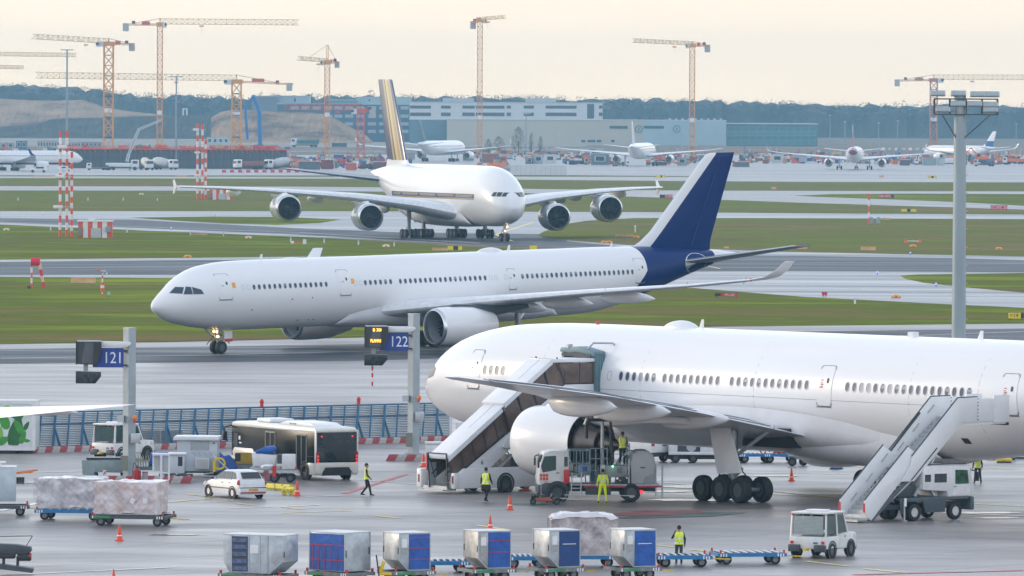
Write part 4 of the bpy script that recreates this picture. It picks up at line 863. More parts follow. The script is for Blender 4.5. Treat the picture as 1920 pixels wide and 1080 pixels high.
def crane(label, px, ybase, ytop, tip, ctip, mastpx, jibpx, m_=None, mj=None, apex=0, phi=0, cw=1, ztag=None):
    m_=m_ or CY; mj=mj or CYP; b=G(px,ybase); Y=b.y; s=FPX/Y; t=thing('tower_crane',label,'crane',b); L=lambda x,y:(lambda q:Vector((q.x-b.x,0,q.z)))(at(x,y,Y))
    zt=L(px,ytop).z; mw=mastpx/s; k=MB(m_); lattice(k,(0,0,0),(0,0,zt),mw,mw,int(zt/mw/1.1),.16*mw/1.6); k.build('mast',t)
    k=MB(CWT); k.bb(-mw*1.3,mw*1.3,-mw*1.3,mw*1.3,0,1.5); k.build('base',t)
    T=L(*tip); C=L(*ctip); jh=jibpx/s; tp=math.tan(R(phi))
    T.y=-abs(T.x)*tp; C.y=abs(C.x)*tp
    k=MB(mj); lattice(k,(0,0,zt+.3*jh),(T.x,T.y,T.z-jh*.4),jh*.9,jh,max(6,int((T.length and abs(T.x))/jh/1.0)),.13,tri=True); k.build('jib',t)
    k=MB(m_); n_=max(2,int(abs(C.x)/1.5)); lattice(k,(0,0,zt+.2*jh),(C.x,C.y,C.z),1.3,.6,n_,.12); k.build('counter_jib',t)
    k=MB(CWT); k.box((C.x*.93,C.y*.93,C.z-1.0*cw),(2.2*cw,1.6,3.0*cw)); k.build('counterweight',t)
    k=MB(DGR); k.bb(C.x*.72-.6,C.x*.72+.6,-.6+C.y*.7,.6+C.y*.7,C.z+.2,C.z+1.4); k.build('winch',t)
    k=MB(CR if m_ is CY else m_); k.box((C.x*.38,C.y*.38-.9,zt+.9),(abs(C.x)*.22,.1,1.3)); k.build('crane_banner',t)
    k=MB(m_); k.box((0,0,zt+.4),(mw*1.35,mw*1.2,1.6)); k.build('slewing_unit',t)
    k=MB(CCAB); k.box((math.copysign(mw*.95,T.x),-mw*.5,zt+.2),(mw*.8,mw*.7,1.9)); k.use(GLS).box((math.copysign(mw*1.2,T.x),-mw*.88,zt+.4),(mw*.35,.06,1.0)); k.build('cab',t)
    if apex:
        za=L(px,apex).z; k=MB(m_); lattice(k,(0,0,zt),(0,0,za),mw*.5,mw*.5,5,.09); k.bar((0,0,za),(T.x*.62,T.y*.6,zt+(T.z-zt)*.62+jh*.8),.12); k.bar((0,0,za),(C.x*.9,C.y*.9,C.z+.4),.12); k.build('tower_head',t)
    else:
        k=MB(DGR); k.bar((0,0,zt+jh*1.3),(C.x*.75,C.y*.75,C.z+.5),.16); k.bar((0,0,zt),(0,0,zt+jh*1.4),.3); k.build('tie_bar',t)
    k=MB(m_); k.box((T.x*.3,T.y*.3,zt+.3*jh-.7),(1.6,1,.5)); k.bar((T.x*.3,T.y*.3,zt-.6),(T.x*.3,T.y*.3,zt-3),.08); k.build('trolley',t)
    if ztag:
        z_=L(px,ztag).z; k=MB(WHT); k.box((0,-mw/2-.12,z_),(mw*.9,.05,1.5)); k.build('number_board',t)
    return t
crane('yellow tower crane with thick mast at far left, its jib pointing left',203,297,84,(67,70),(249,83),17,9,phi=35,ztag=207)
crane('tall yellow tower crane with long jib pointing right at upper left',299,298,48,(560,43),(231,46),9.5,10,ztag=211)
crane('low yellow tower crane with a very long jib reaching left',443,298,155,(67,142),(550,158),17,11,ztag=214)
crane('short yellow tower crane with pointed head between the mounds and the gold fin',613,300,119,(560,110),(633,117),9.5,7,apex=84,phi=45,cw=.8,ztag=215)
crane('yellow tower crane right of the gold fin with short foreshortened jibs',899,296,40,(948,33),(886,42),9,6,phi=62,ztag=220)
crane('slender yellow tower crane over the hangar with its jib pointing left',1297,298,87,(1185,77),(1329,86),9.5,7,phi=30,ztag=225)
crane('yellow tower crane behind the floodlight mast, jib leaving the frame right',1750,292,152,(1990,146),(1677,151),13,9,mj=CYP,m_=mat('crane_dull_red',(.50,.20,.12),.5),ztag=224)
crane('red tower crane with a low jib in front of the dark blue block',676,305,210,(532,201),(700,208),13,11,m_=CR,mj=CR)
crane('tower crane standing outside the left frame edge, only its pale jib in view',-120,297,105,(143,104),(-190,106),10,7,phi=0)
crane('tower crane outside the left frame edge whose short jib tip shows low in the sky',-150,293,127,(45,127),(-200,128),10,6)
# concrete pump booms
def pump(label, pts, r, m_, base):
    b=G(*base); t=thing('concrete_pump',label,'concrete pump',b); s=FPX/b.y; P=[at(x,y,b.y)-b for x,y in pts]
    for i,(A,B) in enumerate(zip(P,P[1:])):
        k=MB(m_); q=r*(1-.13*i); k.bar(A,B,q,q*1.3); k.sphere(B,q*.7,8); k.use(DGR).tube(A+Vector((0,-q*.7,0)),B+Vector((0,-q*.7,0)),.07,n=5); k.build('boom_section',t)
    k=MB(WHV); k.bb(-4.5,3.2,-1.2,1.2,1.0,2.2); k.build('truck_chassis',t,bevel=.1)
    k=MB(WHV); k.bb(3.3,5.6,-1.2,1.2,.8,3.2); k.use(GLS).bb(5.5,5.65,-1,1,1.9,3.0).bb(3.7,5.3,-1.25,-1.2,2,2.9); k.build('cab',t,bevel=.1)
    wheels(t,.55,.4,[(x,y,.55) for x in (-3.5,-2.2,4.4) for y in (-1.05,1.05)])
    for x in (-4,3):
        k=MB(DGR); k.bar((x,-1,.9),(x,-3,.2),.25); k.box((x,-3,.1),(.8,.8,.15)); k.build('outrigger',t)
    return t
pump('white concrete pump truck with its folded boom raised beside the mixer trucks',[(238,303),(241,290),(260,243),(300,226)],.75,mat('boom_white',(.55,.6,.62),.4),(226,319))
pump('blue concrete pump boom folded over between the yellow crane and the dark block',[(489,302),(486,208),(475,181),(460,205),(464,260)],1.15,mat('boom_blue',(.02,.20,.50),.4),(492,303))
# thin far light masts
def fmast(label,px,yb,yt,w,heads=3,group='tall light masts on the far apron'):
    b=G(px,yb); s=FPX/b.y; h=at(px,yt,b.y).z; t=thing('light_mast',label,'light mast',b,group=group)
    k=MB(mat('mast_blue_grey',(.22,.28,.33),.5)); k.tube((0,0,0),(0,0,h),w/s/2,w/s/3.2,10); k.build('pole',t,smooth=True)
    k=MB(LGR); k.bar((-heads*.55,0,h),(heads*.55,0,h),.18)
    for i in range(heads): k.box((-heads*.5+i+.5*(heads>0),-.2,h-.15),(.7,.5,.3))
    k.build('lamp_bar',t)
fmast('tall light mast in front of the earth mound left of the thick yellow crane',125,312,93,4.5,4); fmast('light mast between the two left hand long-jib cranes',330,316,143,4,4); fmast('light mast in front of the hangar by the bare bushes',986,308,212,2.5,3)
for x,yt,lb in ((1785,150,'thin light mast hidden behind the floodlight mast'),(1556,216,'thin light mast near the glass hall end'),(1584,228,'thin light mast left of the purple tailed airliner'),(1647,230,'thin light mast just right of the blue tipped fin'),(1683,226,'thin light mast against the forest left of the crane mast'),(1905,232,'thin light mast near the right frame edge')):
    if x!=1785: fmast(lb,x,296,yt,2,1)
# ---------------- building site ----------------
def pos(px,py): return G(px,py)
SL=0
def far_box(label, cat, name, px0, px1, yt, yb, col, depth=6, parts=None, group=None, mname=None, roof=None, wins=0, z0=None):
    b=pos((px0+px1)/2,yb); s=FPX/b.y; w=(px1-px0)/s; h=(yb-yt)/s; t=thing(name,label,cat,b,group=group); m_=mat(mname or 'far_%s_%d'%(name,int(sum(col)*1000)),col,.6,var=.15,scale=.6)
    k=MB(m_); k.bb(-w/2,w/2,0,depth,.15,h)
    for i in range(max(2,int(w/1.2))): x=-w/2+(i+.5)*w/max(2,int(w/1.2)); k.bb(x-.06,x+.06,-.05,0,.3,h-.2)
    k.build('body',t)
    k=MB(roof or LGR); k.bb(-w/2-.15,w/2+.15,-.15,depth+.15,h,h+.2); k.build('roof',t)
    for i in range(wins):
        x=-w/2+(i+.5)*w/wins; f=MB(WHF); f.bb(x-w/wins*.3,x+w/wins*.3,-.12,-.05,h*.35,h*.85); fo=f.build('window',t); g=MB(DWN); g.bb(x-w/wins*.24,x+w/wins*.24,-.16,-.12,h*.4,h*.8); g.build('pane',fo)
    return t
for a in ((388,429,258,272,(.45,.52,.55),6,'white site cabins stacked right of the striped mast top',4),(70,112,264,280,(.42,.42,.38),6,'pale site office block behind the left airliner',8),(128,151,266,280,(.45,.44,.40),5,'pale site cabin just right of the left striped mast',4),(30,50,264,281,(.06,.16,.24),6,'dark blue site cabin above the left airliner',2),(0,26,268,280,(.30,.30,.30),6,'grey site cabin at the left frame edge',2),(152,190,266,279,(.28,.26,.27),6,'dull site cabin row left of the thick yellow crane',5)):
    far_box(a[6],'site cabin','site_cabin',a[0],a[1],a[2],a[3],a[4],5,group='cabins around the building site',wins=a[7])
# excavation wall with red formwork deck
b=pos(330,316); s=FPX/b.y; t=thing('excavation_wall','grey sheet pile wall carrying a red formwork deck across the building site','retaining wall',b)
W0,W1=(118-330)/s,(532-330)/s; pw=MB(mat('sheet_pile_grey',(.085,.105,.12),.7,var=.35,scale=.5)).bb(0,1.1,0,.5,0,5.9).mesh('pile'); hp=MB(MATS['sheet_pile_grey']).bb(0,1.1,0,.9,0,5.9).mesh('pile')
i=0; x=W0
while x<W1: inst(hp if i%2 else pw,'pile',t,(x,.0 if i%2 else .35,0)); x+=1.14; i+=1
fw=mat('formwork_red',(.68,.07,.05),.6,var=.35,scale=.4); k=MB(fw); k.bb(W0-1,W1+2,-.8,.2,5.9,6.3); k.build('deck_beam',t)
k=MB(fw); 
for j in range(int((W1-W0)/1.6)):
    x=W0+j*1.6; k.bar((x,-.7,6.3),(x+rnd.uniform(-.2,.2),-.7,7.5+rnd.uniform(-.3,.3)),.12); k.bar((x,-.7,7.2),(x+1.6,-.7,7.0+rnd.uniform(-.3,.4)),.1); k.bar((x,-.5,6.2),(x+.9,-.9,5.0),.12)
    if rnd.random()<.5: k.box((x+.5,.5+rnd.random()*2,6.7+rnd.random()*.3),(1.4,1.5,.25+rnd.random()*.6))
k.build('formwork_railings',t,kind='stuff')
OR2=mat('safety_orange',(.75,.17,.05),.6); YE2=mat('formwork_yellow',(.65,.40,.08),.6); GR2=mat('green_net',(.05,.25,.10),.8,var=.3); 
for (a,c,lb,m2,h_) in ((255,285,'green netting over formwork below the mixer crane',GR2,1.3),(292,318,'bright orange formwork stack left of the far light mast',OR2,1.5),(340,372,'orange shuttering beside the second striped mast',OR2,1.0),(395,425,'yellow shuttering frames in front of the white cabins',YE2,1.6),(445,470,'yellow edge frames by the low crane mast',YE2,1.6),(476,520,'dull red formwork bundles at the right end of the deck',fw,1.3)):
    q=thing('formwork_stack',lb,'formwork',(b.x+(a+c-660)/2/s,b.y+1.8,6.3),group='formwork stacks on the deck'); w=(c-a)/s; k=MB(m2)
    for i in range(int(w/.7)): k.box((-w/2+i*.7,rnd.uniform(-.3,.3),h_*.3+rnd.random()*.3),(.55,1.2,h_*(.5+rnd.random()*.6)),rot=(0,rnd.uniform(-.15,.15),0))
    k.build('panels',q)
    k=MB(DGR); k.bb(-w/2,w/2,-.9,.9,0,.12); k.build('pallet',q)
# far trucks
def ftruck(label, px, py, hd, kind, cabm=None, bodym=None, sc=1, group='vehicles on the building site'):
    b=pos(px,py); t=thing('truck' if kind!='car' else 'car',label,'truck' if kind!='car' else 'car',b,hd,group=group); t.scale=(sc,)*3; cabm=cabm or WHV; bodym=bodym or GRY
    if kind=='car':
        k=MB(cabm); k.loft([[(x,y,z) for y,z in ((-.85,.3),(.85,.3),(.88,.7),(.6*f+.25,.7+h_),(-.6*f-.25,.7+h_),(-.88,.7))] for x,h_,f in ((-2.1,.2,1),(-2.0,.5,.9),(-1.4,.9,.7),(.3,.9,.7),(1.1,.25,1),(2.1,.1,1))]); k.build('body',t,bevel=.04)
        k=MB(GLS); k.bb(-1.3,.5,-.87,.87,.95,1.35); k.build('side_window',t); wheels(t,.33,.2,[(x,y,.33) for x in (-1.3,1.3) for y in (-.8,.8)]); return t
    k=MB(cabm); k.prism([(4.0,.7),(6.0,.7),(6.05,1.8),(5.85,3.1),(4.0,3.2)],-1.2,1.2); k.build('cab',t,bevel=.08)
    k=MB(GLS); k.box((6.0,0,2.35),(.12,2.1,.95),rot=(0,-.12,0)); k.build('windscreen',t)
    for s2 in (-1,1):
        k=MB(GLS); k.box((5.1,s2*1.2,2.4),(1.1,.06,.8)); k.build('side_window',t); k=MB(mat('head_lamp',(.8,.8,.7),.2)); k.box((6.05,s2*.9,1.0),(.08,.3,.2)); k.build('headlight',t)
    k=MB(DGR); k.bb(-3.6,5.6,-.5,.5,.6,1.0); k.build('chassis',t); wheels(t,.52,.38,[(x,y,.52) for x in (-2.8,-1.4,4.9) for y in (-1.0,1.0)])
    if kind=='mixer':
        k=MB(bodym); k.M=Matrix.Translation((.2,0,2.4))@Matrix.Rotation(R(10),4,'Y'); k.lathe([(-3.6,.55),(-2.4,1.1),(-.8,1.35),(1.6,1.3),(2.8,.9),(3.1,.3)],axis='X',n=18); k.build('drum',t,smooth=True); k=MB(DGR); k.bar((-3.3,0,1),(-3.6,0,3.4),.3); k.build('chute',t)
    elif kind=='dump': k=MB(bodym); k.prism([(-3.8,1.2),(3.6,1.2),(3.7,2.6),(-4.1,2.6)],-1.2,1.2); k.build('tipper_body',t,bevel=.05)
    elif kind=='box': k=MB(bodym); k.bb(-3.9,3.7,-1.25,1.25,1.1,3.5); k.build('cargo_box',t,bevel=.05)
    elif kind=='flat':
        k=MB(bodym); k.bb(-3.9,3.7,-1.2,1.2,1.05,1.25); k.build('flatbed',t); k=MB(DGR); 
        for i in range(6): k.box((-3+i*1.1,rnd.uniform(-.3,.3),1.7),(.9,1.6,rnd.uniform(.5,1.3)))
        k.build('load',t)
    return t
CRM=mat('cream_drum',(.62,.58,.48),.5); GWH=mat('grey_white_drum',(.5,.52,.53),.5)
ftruck('concrete mixer truck with cream drum and lit headlights facing the camera',273,318.5,-75,'mixer',bodym=CRM); ftruck('concrete mixer truck with grey white drum just right of the cream one',303,318,-40,'mixer',bodym=GWH)
ftruck('white cab tipper with dull red body behind the red and white barriers',472,318,-150,'dump',bodym=mat('dull_red_body',(.28,.10,.10),.6)); ftruck('white cab mixer truck behind the right end of the barriers',527,318,-140,'mixer',bodym=GWH)
ftruck('small grey truck in front of the pile wall right of the left airliner nose',188,319,-170,'flat',sc=.7)
ftruck('white van on the apron in front of the left airliner',72,323.5,180,'car',sc=1.25,group=None); ftruck('white car on the apron under the left airliner nose',120,321,0,'car',group=None)
k=ftruck('teal tipper climbing the earthworks road behind the short yellow crane',577,276,175,'dump',cabm=WHV,bodym=mat('teal_body',(.04,.14,.15),.5),sc=1.35,group=None)
far_box('dark skip below the gold fin left end',  'skip','skip',622,650,268,276,(.05,.08,.11),4)
# red and white water barriers
bw_=pos(500,324); s=FPX/bw_.y; brd=mat('barrier_red',(.60,.05,.10),.5)
for i in range(24):
    px=412+i*7.6; g=pos(px,323.5); k=MB(brd if i%2 else WHV); k.prism([(-.22,0),(.22,0),(.14,.8),(-.14,.8)],-.62,.62,axis='X'); o=k.build('barrier'); o.location=g; o['category']='barrier'; o['label']=('red' if i%2 else 'white')+' plastic barrier in the striped row along the far taxiway'; o['group']='red plastic barriers in the striped row' if i%2 else 'white plastic barriers in the striped row'
# low walls and pale sheeted surfaces of the site right of the gold fin
for (a,c,yt,yb,lb) in ((935,1132,279,283,'long pale covered trench wall right of the big airliner nose'),(960,1110,288,290.5,'long pale kerb wall in front of the grey site huts'),(520,720,283,286,'pale sheeted wall behind the red crane base'),(1335,1470,289,292,'pale sheeted wall under the glass hall')):
    far_box(lb,'wall','site_wall',a,c,yt,yb+14,(.62,.60,.57),1.0) if False else far_box(lb,'wall','site_wall',a,c,yt,yb,(.55,.53,.51),1.2)
sheet('pale_site_ground',gp([(-300,284),(120,284),(540,291),(1000,288),(2220,292),(2220,298),(980,297),(540,300),(-300,298)]),.03,PAL)
# assorted site huts, machines and containers
C_=[(1000,1019,291,308,(.35,.47,.52),'pale blue site hut with door left of a white one','site hut'),(1020,1043,290,307,(.58,.60,.62),'white container on blue base beside the pale blue hut','container'),
 (985,1000,296,308,(.10,.13,.16),'dark grey container left of the pale blue hut','container'),(1108,1142,289,310,(.16,.24,.28),'grey blue site office left of the rear-view airliner engine','site office'),
 (733,745,292,306,(.05,.12,.22),'dark blue tank left of the gold fin','tank'),(760,778,286,300,(.30,.30,.32),'grey generator box behind the gold fin','generator'),
 (868,888,288,302,(.12,.18,.20),'dark teal workshop box right of the rear-view airliner','workshop'),(905,932,288,306,(.28,.11,.08),'rust red roofed shed beside the bare bushes','shed'),
 (560,600,303,319,(.10,.13,.15),'dark machinery container left of the red crane base','container'),(602,625,300,318,(.20,.05,.05),'dark red container near the red crane base','container'),(648,668,306,320,(.55,.12,.08),'orange red skip at the red crane base','skip'),(625,645,290,303,(.02,.12,.32),'blue portable toilet block behind the red crane','toilet block'),
 (700,726,304,320,(.16,.09,.09),'brown container next to the gold fin root','container'),(1330,1345,291,305,(.6,.12,.05),'orange container left of the blue tail tip','container'),(1377,1405,304,314,(.13,.13,.15),'dark low flatbed load right of the blue tail tip','load'),
 (1445,1470,290,306,(.55,.57,.56),'white site hut under the winglet of the purple tailed airliner','site hut'),(1500,1513,296,306,(.45,.45,.47),'small grey box behind the purple tailed airliner','box'),
 (1730,1755,297,311,(.28,.36,.38),'grey green container left of the floodlight mast','container'),(1757,1772,297,311,(.50,.56,.57),'white box trailer left of the floodlight mast','trailer'),(1688,1706,300,311,(.12,.09,.11),'dark plum container right of the engine','container'),
 (1560,1590,286,292,(.70,.45,.06),'yellow roofed stand behind the purple tail','stand'),(1893,1912,290,297,(.70,.50,.10),'yellow canopy near the right edge','canopy'),
 (1226,1250,304,311,(.18,.12,.12),'brown crate row right of the rear-view airliner','crate row'),(1270,1288,296,311,(.34,.42,.45),'grey white hut left of the blue tail tip','hut')]
for px0,px1,yt,yb,c,lb,ca in C_: far_box(lb,ca,ca.replace(' ','_'),px0,px1,yt,yb,c,3.5,wins=1 if 'hut' in lb or 'office' in lb else 0)
def machine(label, px, py, m_, sc=1, flip=1):
    b=pos(px,py); t=thing('excavator',label,'excavator',b,group='machines on the far building site'); t.scale=(sc*flip,sc,sc)
    k=MB(DGR); k.bb(-1.8,1.8,-1.3,-.8,0,.8); k.bb(-1.8,1.8,.8,1.3,0,.8); k.build('tracks',t,bevel=.15)
    k=MB(m_); k.bb(-2.0,.6,-1.2,1.2,.9,2.0); k.build('engine_cover',t,bevel=.15); k=MB(m_); k.bb(.6,1.7,-1.2,-.1,.9,2.8); k.use(GLS).bb(.75,1.72,-1.23,-.2,1.7,2.6); k.build('cab',t)
    k=MB(m_); k.bar((1,.4,1.6),(3.6,.4,4.4),.4); k.bar((3.6,.4,4.4),(5.4,.4,2.4),.32); k.build('boom',t); k=MB(DGR); k.prism([(5.0,2.6),(5.9,2.4),(5.8,1.2),(4.9,1.4)],0,.9); k.build('bucket',t)
for a in ((1358,305,OR2,1.1,1,'orange excavator with raised boom right above the blue tail tip'),(1380,312,fw,.7,-1,'small red excavator low beside the blue tail tip'),(1842,304,OR2,1.2,-1,'orange excavator just right of the floodlight mast'),(1880,307,OR2,1.1,1,'orange excavator second right of the floodlight mast'),(1790,303,OR2,1.1,1,'orange excavator partly hidden by the floodlight mast'),(1218,307,OR2,.7,1,'small orange excavator beside the rear-view airliner wheels'),(440,283,YE2,.8,1,'yellow excavator above the formwork deck'),(75,186,OR2,1.2,1,'orange digger on top of the left earth mound'),(640,306,fw,.8,1,'red excavator beside the red crane'),(755,309,OR2,.9,-1,'orange excavator behind the gold fin'),(1140,303,OR2,.6,1,'small orange excavator beside the grey blue site office')):
    if a[1]==186:
        continue
    machine(a[5],a[0],a[1],a[2],a[3],a[4])
for px,py,hd,kd,cm,bm_,sc,lb in ((1785,310,-170,'box',WHV,WHV,.75,'white lorry partly hidden behind the floodlight mast'),(1850,312,170,'flat',GWH,DGR,.75,'low loader with dark wheels right of the floodlight mast'),(1700,309,-5,'flat',WHV,mat('plum',(.15,.06,.10),.6),.7,'flatbed with plum load right of the purple tailed airliner'),(1500,300,10,'box',WHV,GRY,.7,'grey box lorry under the left wing of the purple tailed airliner'),(1905,308,175,'dump',WHV,OR2,.8,'orange tipper at the right frame edge'),(1080,309,5,'flat',GRY,DGR,.7,'grey flatbed between the huts and the rear-view airliner'),(1160,312,0,'flat',WHV,GRY,.6,'small grey service truck under the rear-view airliner'),(950,300,0,'box',WHV,mat('pale_blue_body',(.35,.42,.48),.5),.6,'pale box truck in front of the bare bushes'),(690,318,175,'flat',WHV,DGR,.8,'dark loaded flatbed right of the red crane'),(930,322,180,'box',WHV,OR2,.75,'orange box truck behind the big airliner roof')):
    ftruck(lb,px,py,hd,kd,cm,bm_,sc)
# cars parked in a far row
for i,px in enumerate(range(1655,1755,13)):
    ftruck('small pale car in the row parked under the forest right of the purple tail',px,283.5+(px-1700)*.003,90+rnd.uniform(-10,10),'car',cabm=(WHV,LGR)[i%2],sc=1.0,group='cars parked in a row below the forest')
# mesh fence on the far apron
g0,g1=pos(938,327.5),pos(1061,328.5); t=thing('mesh_fence','grey mesh site fence on the far apron right of the big airliner nose','fence',g0); d=g1-g0; n_=13
pm=MB(LGR).bb(-.06,.06,-.06,.06,0,2.9).mesh('post'); wm=MB(mat('mesh_wire',(.40,.42,.44),.5))
for i in range(12): wm.bb(-.02+i*d.length/n_/12,.02+i*d.length/n_/12,0,.03,.1,2.8)
for i in range(8): wm.bb(0,d.length/n_,0,.03,.1+i*.38,.13+i*.38)
wm=wm.mesh('mesh_panel')
for i in range(n_+1):
    inst(pm,'post',t,d*i/n_)
    if i<n_: inst(wm,'mesh_panel',t,d*i/n_)
# bare bushes in front of the hangar
def bare_tree(label,px,py,h,w,seed,dens=260):
    r_=random.Random(seed); b=pos(px,py); t=thing('bare_tree',label,'tree',b,group='bare trees in front of the hangar'); k=MB(mat('bark',(.07,.055,.045),.9)); k.tube((0,0,0),(0,0,h*.5),.2,.08,6)
    for i in range(7):
        a_=r_.uniform(0,2*pi); k.tube((0,0,h*.2+i*.3),(w*.35*cos(a_),w*.35*sin(a_),h*(.55+r_.random()*.3)),.08,.03,5)
    k.build('trunk',t); k=MB(mat('fine_twigs',(.13,.11,.09),.9,var=.4))
    for i in range(dens):
        a_=r_.uniform(0,2*pi); q=r_.random()**.5; z=r_.uniform(.15,1)*h; rr_=w/2*q*sin(pi*min(1,.15+z/h*.85))**.6; x,y=rr_*cos(a_),rr_*sin(a_); k.bar((x,y,z),(x+r_.uniform(-.5,.5),y,z+r_.uniform(.4,1.0)),.07)
    k.build('crown',t)
bare_tree('large bare shrub just left of the thin light mast',972,289,11,6.5,1,420); bare_tree('bare shrub touching the beige hangar left of the large one',935,289,7,6,2,260); bare_tree('slim bare tree right of the thin light mast',996,289,8.5,2.4,3,120); bare_tree('small bare tree further right along the hangar',1013,289,7,3,4,120)
bare_tree('bare shrub beside the wing of the winglet airliner',916,290,6,4,5,160)
# steam plume over the forest stack
g=at(347,195,4900); t=thing('chimney_stack','small white twin chimney on the earthworks skyline','chimney',(g.x,4900,0)); k=MB(WHF); z=Z_at(347,203,4900)
for x in (-1.2,1.2): k.bb(x-.5,x+.5,-.5,.5,0,z)
k.bb(-1.7,1.7,-.6,.6,z-.8,z); k.build('stack',t)

# loose material of the building site: too many and too small to count
cr_=random.Random(77); CM=[mat('site_'+n_,c,.7,var=.3) for n_,c in (('orange',(.65,.15,.04)),('red',(.48,.05,.05)),('rust',(.22,.08,.05)),('grey',(.16,.19,.22)),('teal',(.08,.16,.20)),('dark',(.03,.04,.05)),('white',(.6,.6,.6)),('blue',(.02,.10,.32)),('sand',(.40,.28,.18)))]
k=MB(*CM)
for x0,x1,y0,y1,N in ((535,770,296,317,330),(880,1130,286,300,170),(900,960,300,322,50),(1060,1150,300,309,60),(1215,1345,292,309,150),(1385,1590,288,307,230),(1610,1920,290,309,330),(0,120,281,292,60),(120,200,296,312,60),(430,540,276,284,50)):
    for i in range(N):
        px=cr_.uniform(x0,x1); g=G(px,cr_.uniform(y0,y1)); k.cur=int(cr_.random()**1.2*len(CM)); w=cr_.uniform(.4,2.6); h_=cr_.uniform(.3,1.7)
        if cr_.random()<.12: k.bar((g.x,g.y,0),(g.x+cr_.uniform(-2,2),g.y,cr_.uniform(1.5,4.5)),.16)
        else: k.box((g.x,g.y,h_/2),(w,w*.7,h_),rot=(0,0,cr_.uniform(-.5,.5)))
tag(k.build('site_clutter'),'low colourful clutter of building materials across the far construction site','building materials',kind='stuff')
# ---------------- near things ----------------
def place_by(px, py, lx, ly, hd):       # root position that puts local ground point (lx, ly) where this pixel sees the ground
    g=G(px,py); h=R(hd); return Vector((g.x-(lx*cos(h)-ly*sin(h)), g.y-(lx*sin(h)+ly*cos(h)), 0))
def part(parent,name,m_,*boxes,bevel=0,smooth=False,label=None):
    k=MB(m_)
    for b_ in boxes: k.bb(*b_)
    return k.build(name,parent,bevel=bevel,smooth=smooth,label=label)
# ---- stand signs ----
POLE=mat('post_grey',(.34,.39,.42),.5,var=.1,scale=1.5); SBL=mat('sign_blue_board',(.008,.05,.30),.35,var=.06); AMB=mat('amber_led',(1,.5,.05),.4,emit=(1,.42,.03),estr=3.2)
SWH=mat('sign_white_letter',(.8,.82,.85),.5,var=.02)
def stand_sign(num,px,py,lit,label):
    t=thing('stand_sign',label,'sign',G(px,py),0); q=.245
    k=MB(POLE); k.M=Matrix.Rotation(R(39),4,'Z'); k.bb(-q,q,-q,q,0,8.12); k.use(LGR).bb(-q-.02,q+.02,-q-.02,q+.02,8.12,8.17); k.build('post',t)
    k=MB(WHT); k.prism([(-1.75,7.12),(-.12,7.12),(.12,7.3),(.05,7.42),(-1.75,7.44)],-.55,-.15); k.build('sign_hood',t,bevel=.02)
    k=MB(SBL); k.bb(-1.95,-.30,-.42,-.30,6.04,7.08); b_=k.build('sign_board',t); text(num,.86,SWH,'number',b_,(-.86,-.425,6.53),(R(90),0,0),sx_=.84)
    part(t,'bracket',DGR,(-.42,-.12,-.34,-.1,6.1,6.2),(-.42,-.12,-.34,-.1,6.85,6.98))
    HD=mat('display_housing',(.045,.048,.055),.45); k=MB(HD)          # hooded display
    k.prism([(-2.82,6.22),(-1.72,6.18),(-1.48,6.9),(-1.48,7.42),(-2.82,7.46)],-.75,-.35); k.use(LGR).bb(-2.80,-1.5,-.78,-.35,7.42,7.49)
    d=k.build('display',t); k=MB(mat('display_screen',(.09,.10,.12),.3)); k.prism([(-2.55,6.28),(-1.92,6.25),(-1.88,7.38),(-2.35,7.38)],-.76,-.752); k.build('screen',d)
    k=MB(BLP); k.prism([(-1.90,6.24),(-1.70,6.20),(-1.47,6.9),(-1.47,7.40),(-1.86,7.40)],-.95,-.75); k.bb(-2.84,-2.78,-.9,-.7,6.2,7.46); k.build('sun_hood',d)
    if lit: text('B 30P',.24,AMB,'lettering',d,(-2.08,-.79,7.23),(R(90),0,0)); text('PLANNED',.27,AMB,'lettering',d,(-2.10,-.79,6.60),(R(90),0,0),sx_=.66)
    part(t,'bracket',GRY,(-2.44,-2.2,-.6,-.4,5.85,6.22)); k=MB(BLP); k.prism([(-2.85,5.18),(-1.8,5.18),(-1.5,5.55),(-1.5,5.80),(-2.85,5.84)],-.8,-.3); s2=k.build('laser_sensor',t,bevel=.03)
    k=MB(GLS); k.prism([(-2.5,5.25),(-2.25,5.25),(-2.2,5.68),(-2.42,5.68)],-.812,-.803); k.prism([(-2.15,5.25),(-1.95,5.25),(-1.75,5.68),(-2.1,5.68)],-.812,-.803); k.build('sensor_window',s2)
    if lit:
        k=MB(WHT); k.tube((-2.38,-.5,4.02),(-2.38,-.5,5.18),.045,n=8); st=k.build('hanging_rod',t)
        for z in (4.12,4.62,5.0): k=MB(RED); k.tube((-2.38,-.5,z-.12),(-2.38,-.5,z+.12),.055,n=8); k.build('red_band',st)
    part(t,'junction_box',LGR,(.12,.62,-.62,-.25,1.98,2.5),bevel=.03); part(t,'junction_box',LGR,(-.65,-.28,-.3,0,3.1,3.45)); part(t,'control_box',mat('control_box_olive',(.20,.21,.17),.5),(-.42,-.05,-.75,-.35,.5,1.3))
    k=MB(ORG); k.sphere((.32,-.45,3.32),.13,sc=(1,1,1.2)); k.build('warning_lamp',t,smooth=True)
    k=MB(RED); k.tube((.30,-.45,3.05),(.30,-.45,3.2),.06,n=8); k.build('lamp_base',t)
    part(t,'base_plate',CWT,(-.5,.5,-.5,.5,0,.12)); return t
stand_sign('122',775,853,True,'grey stand post with blue 122 board and lit amber display')
stand_sign('121',242,899,False,'grey stand post with blue 121 board and dark display by the white tow tractor')
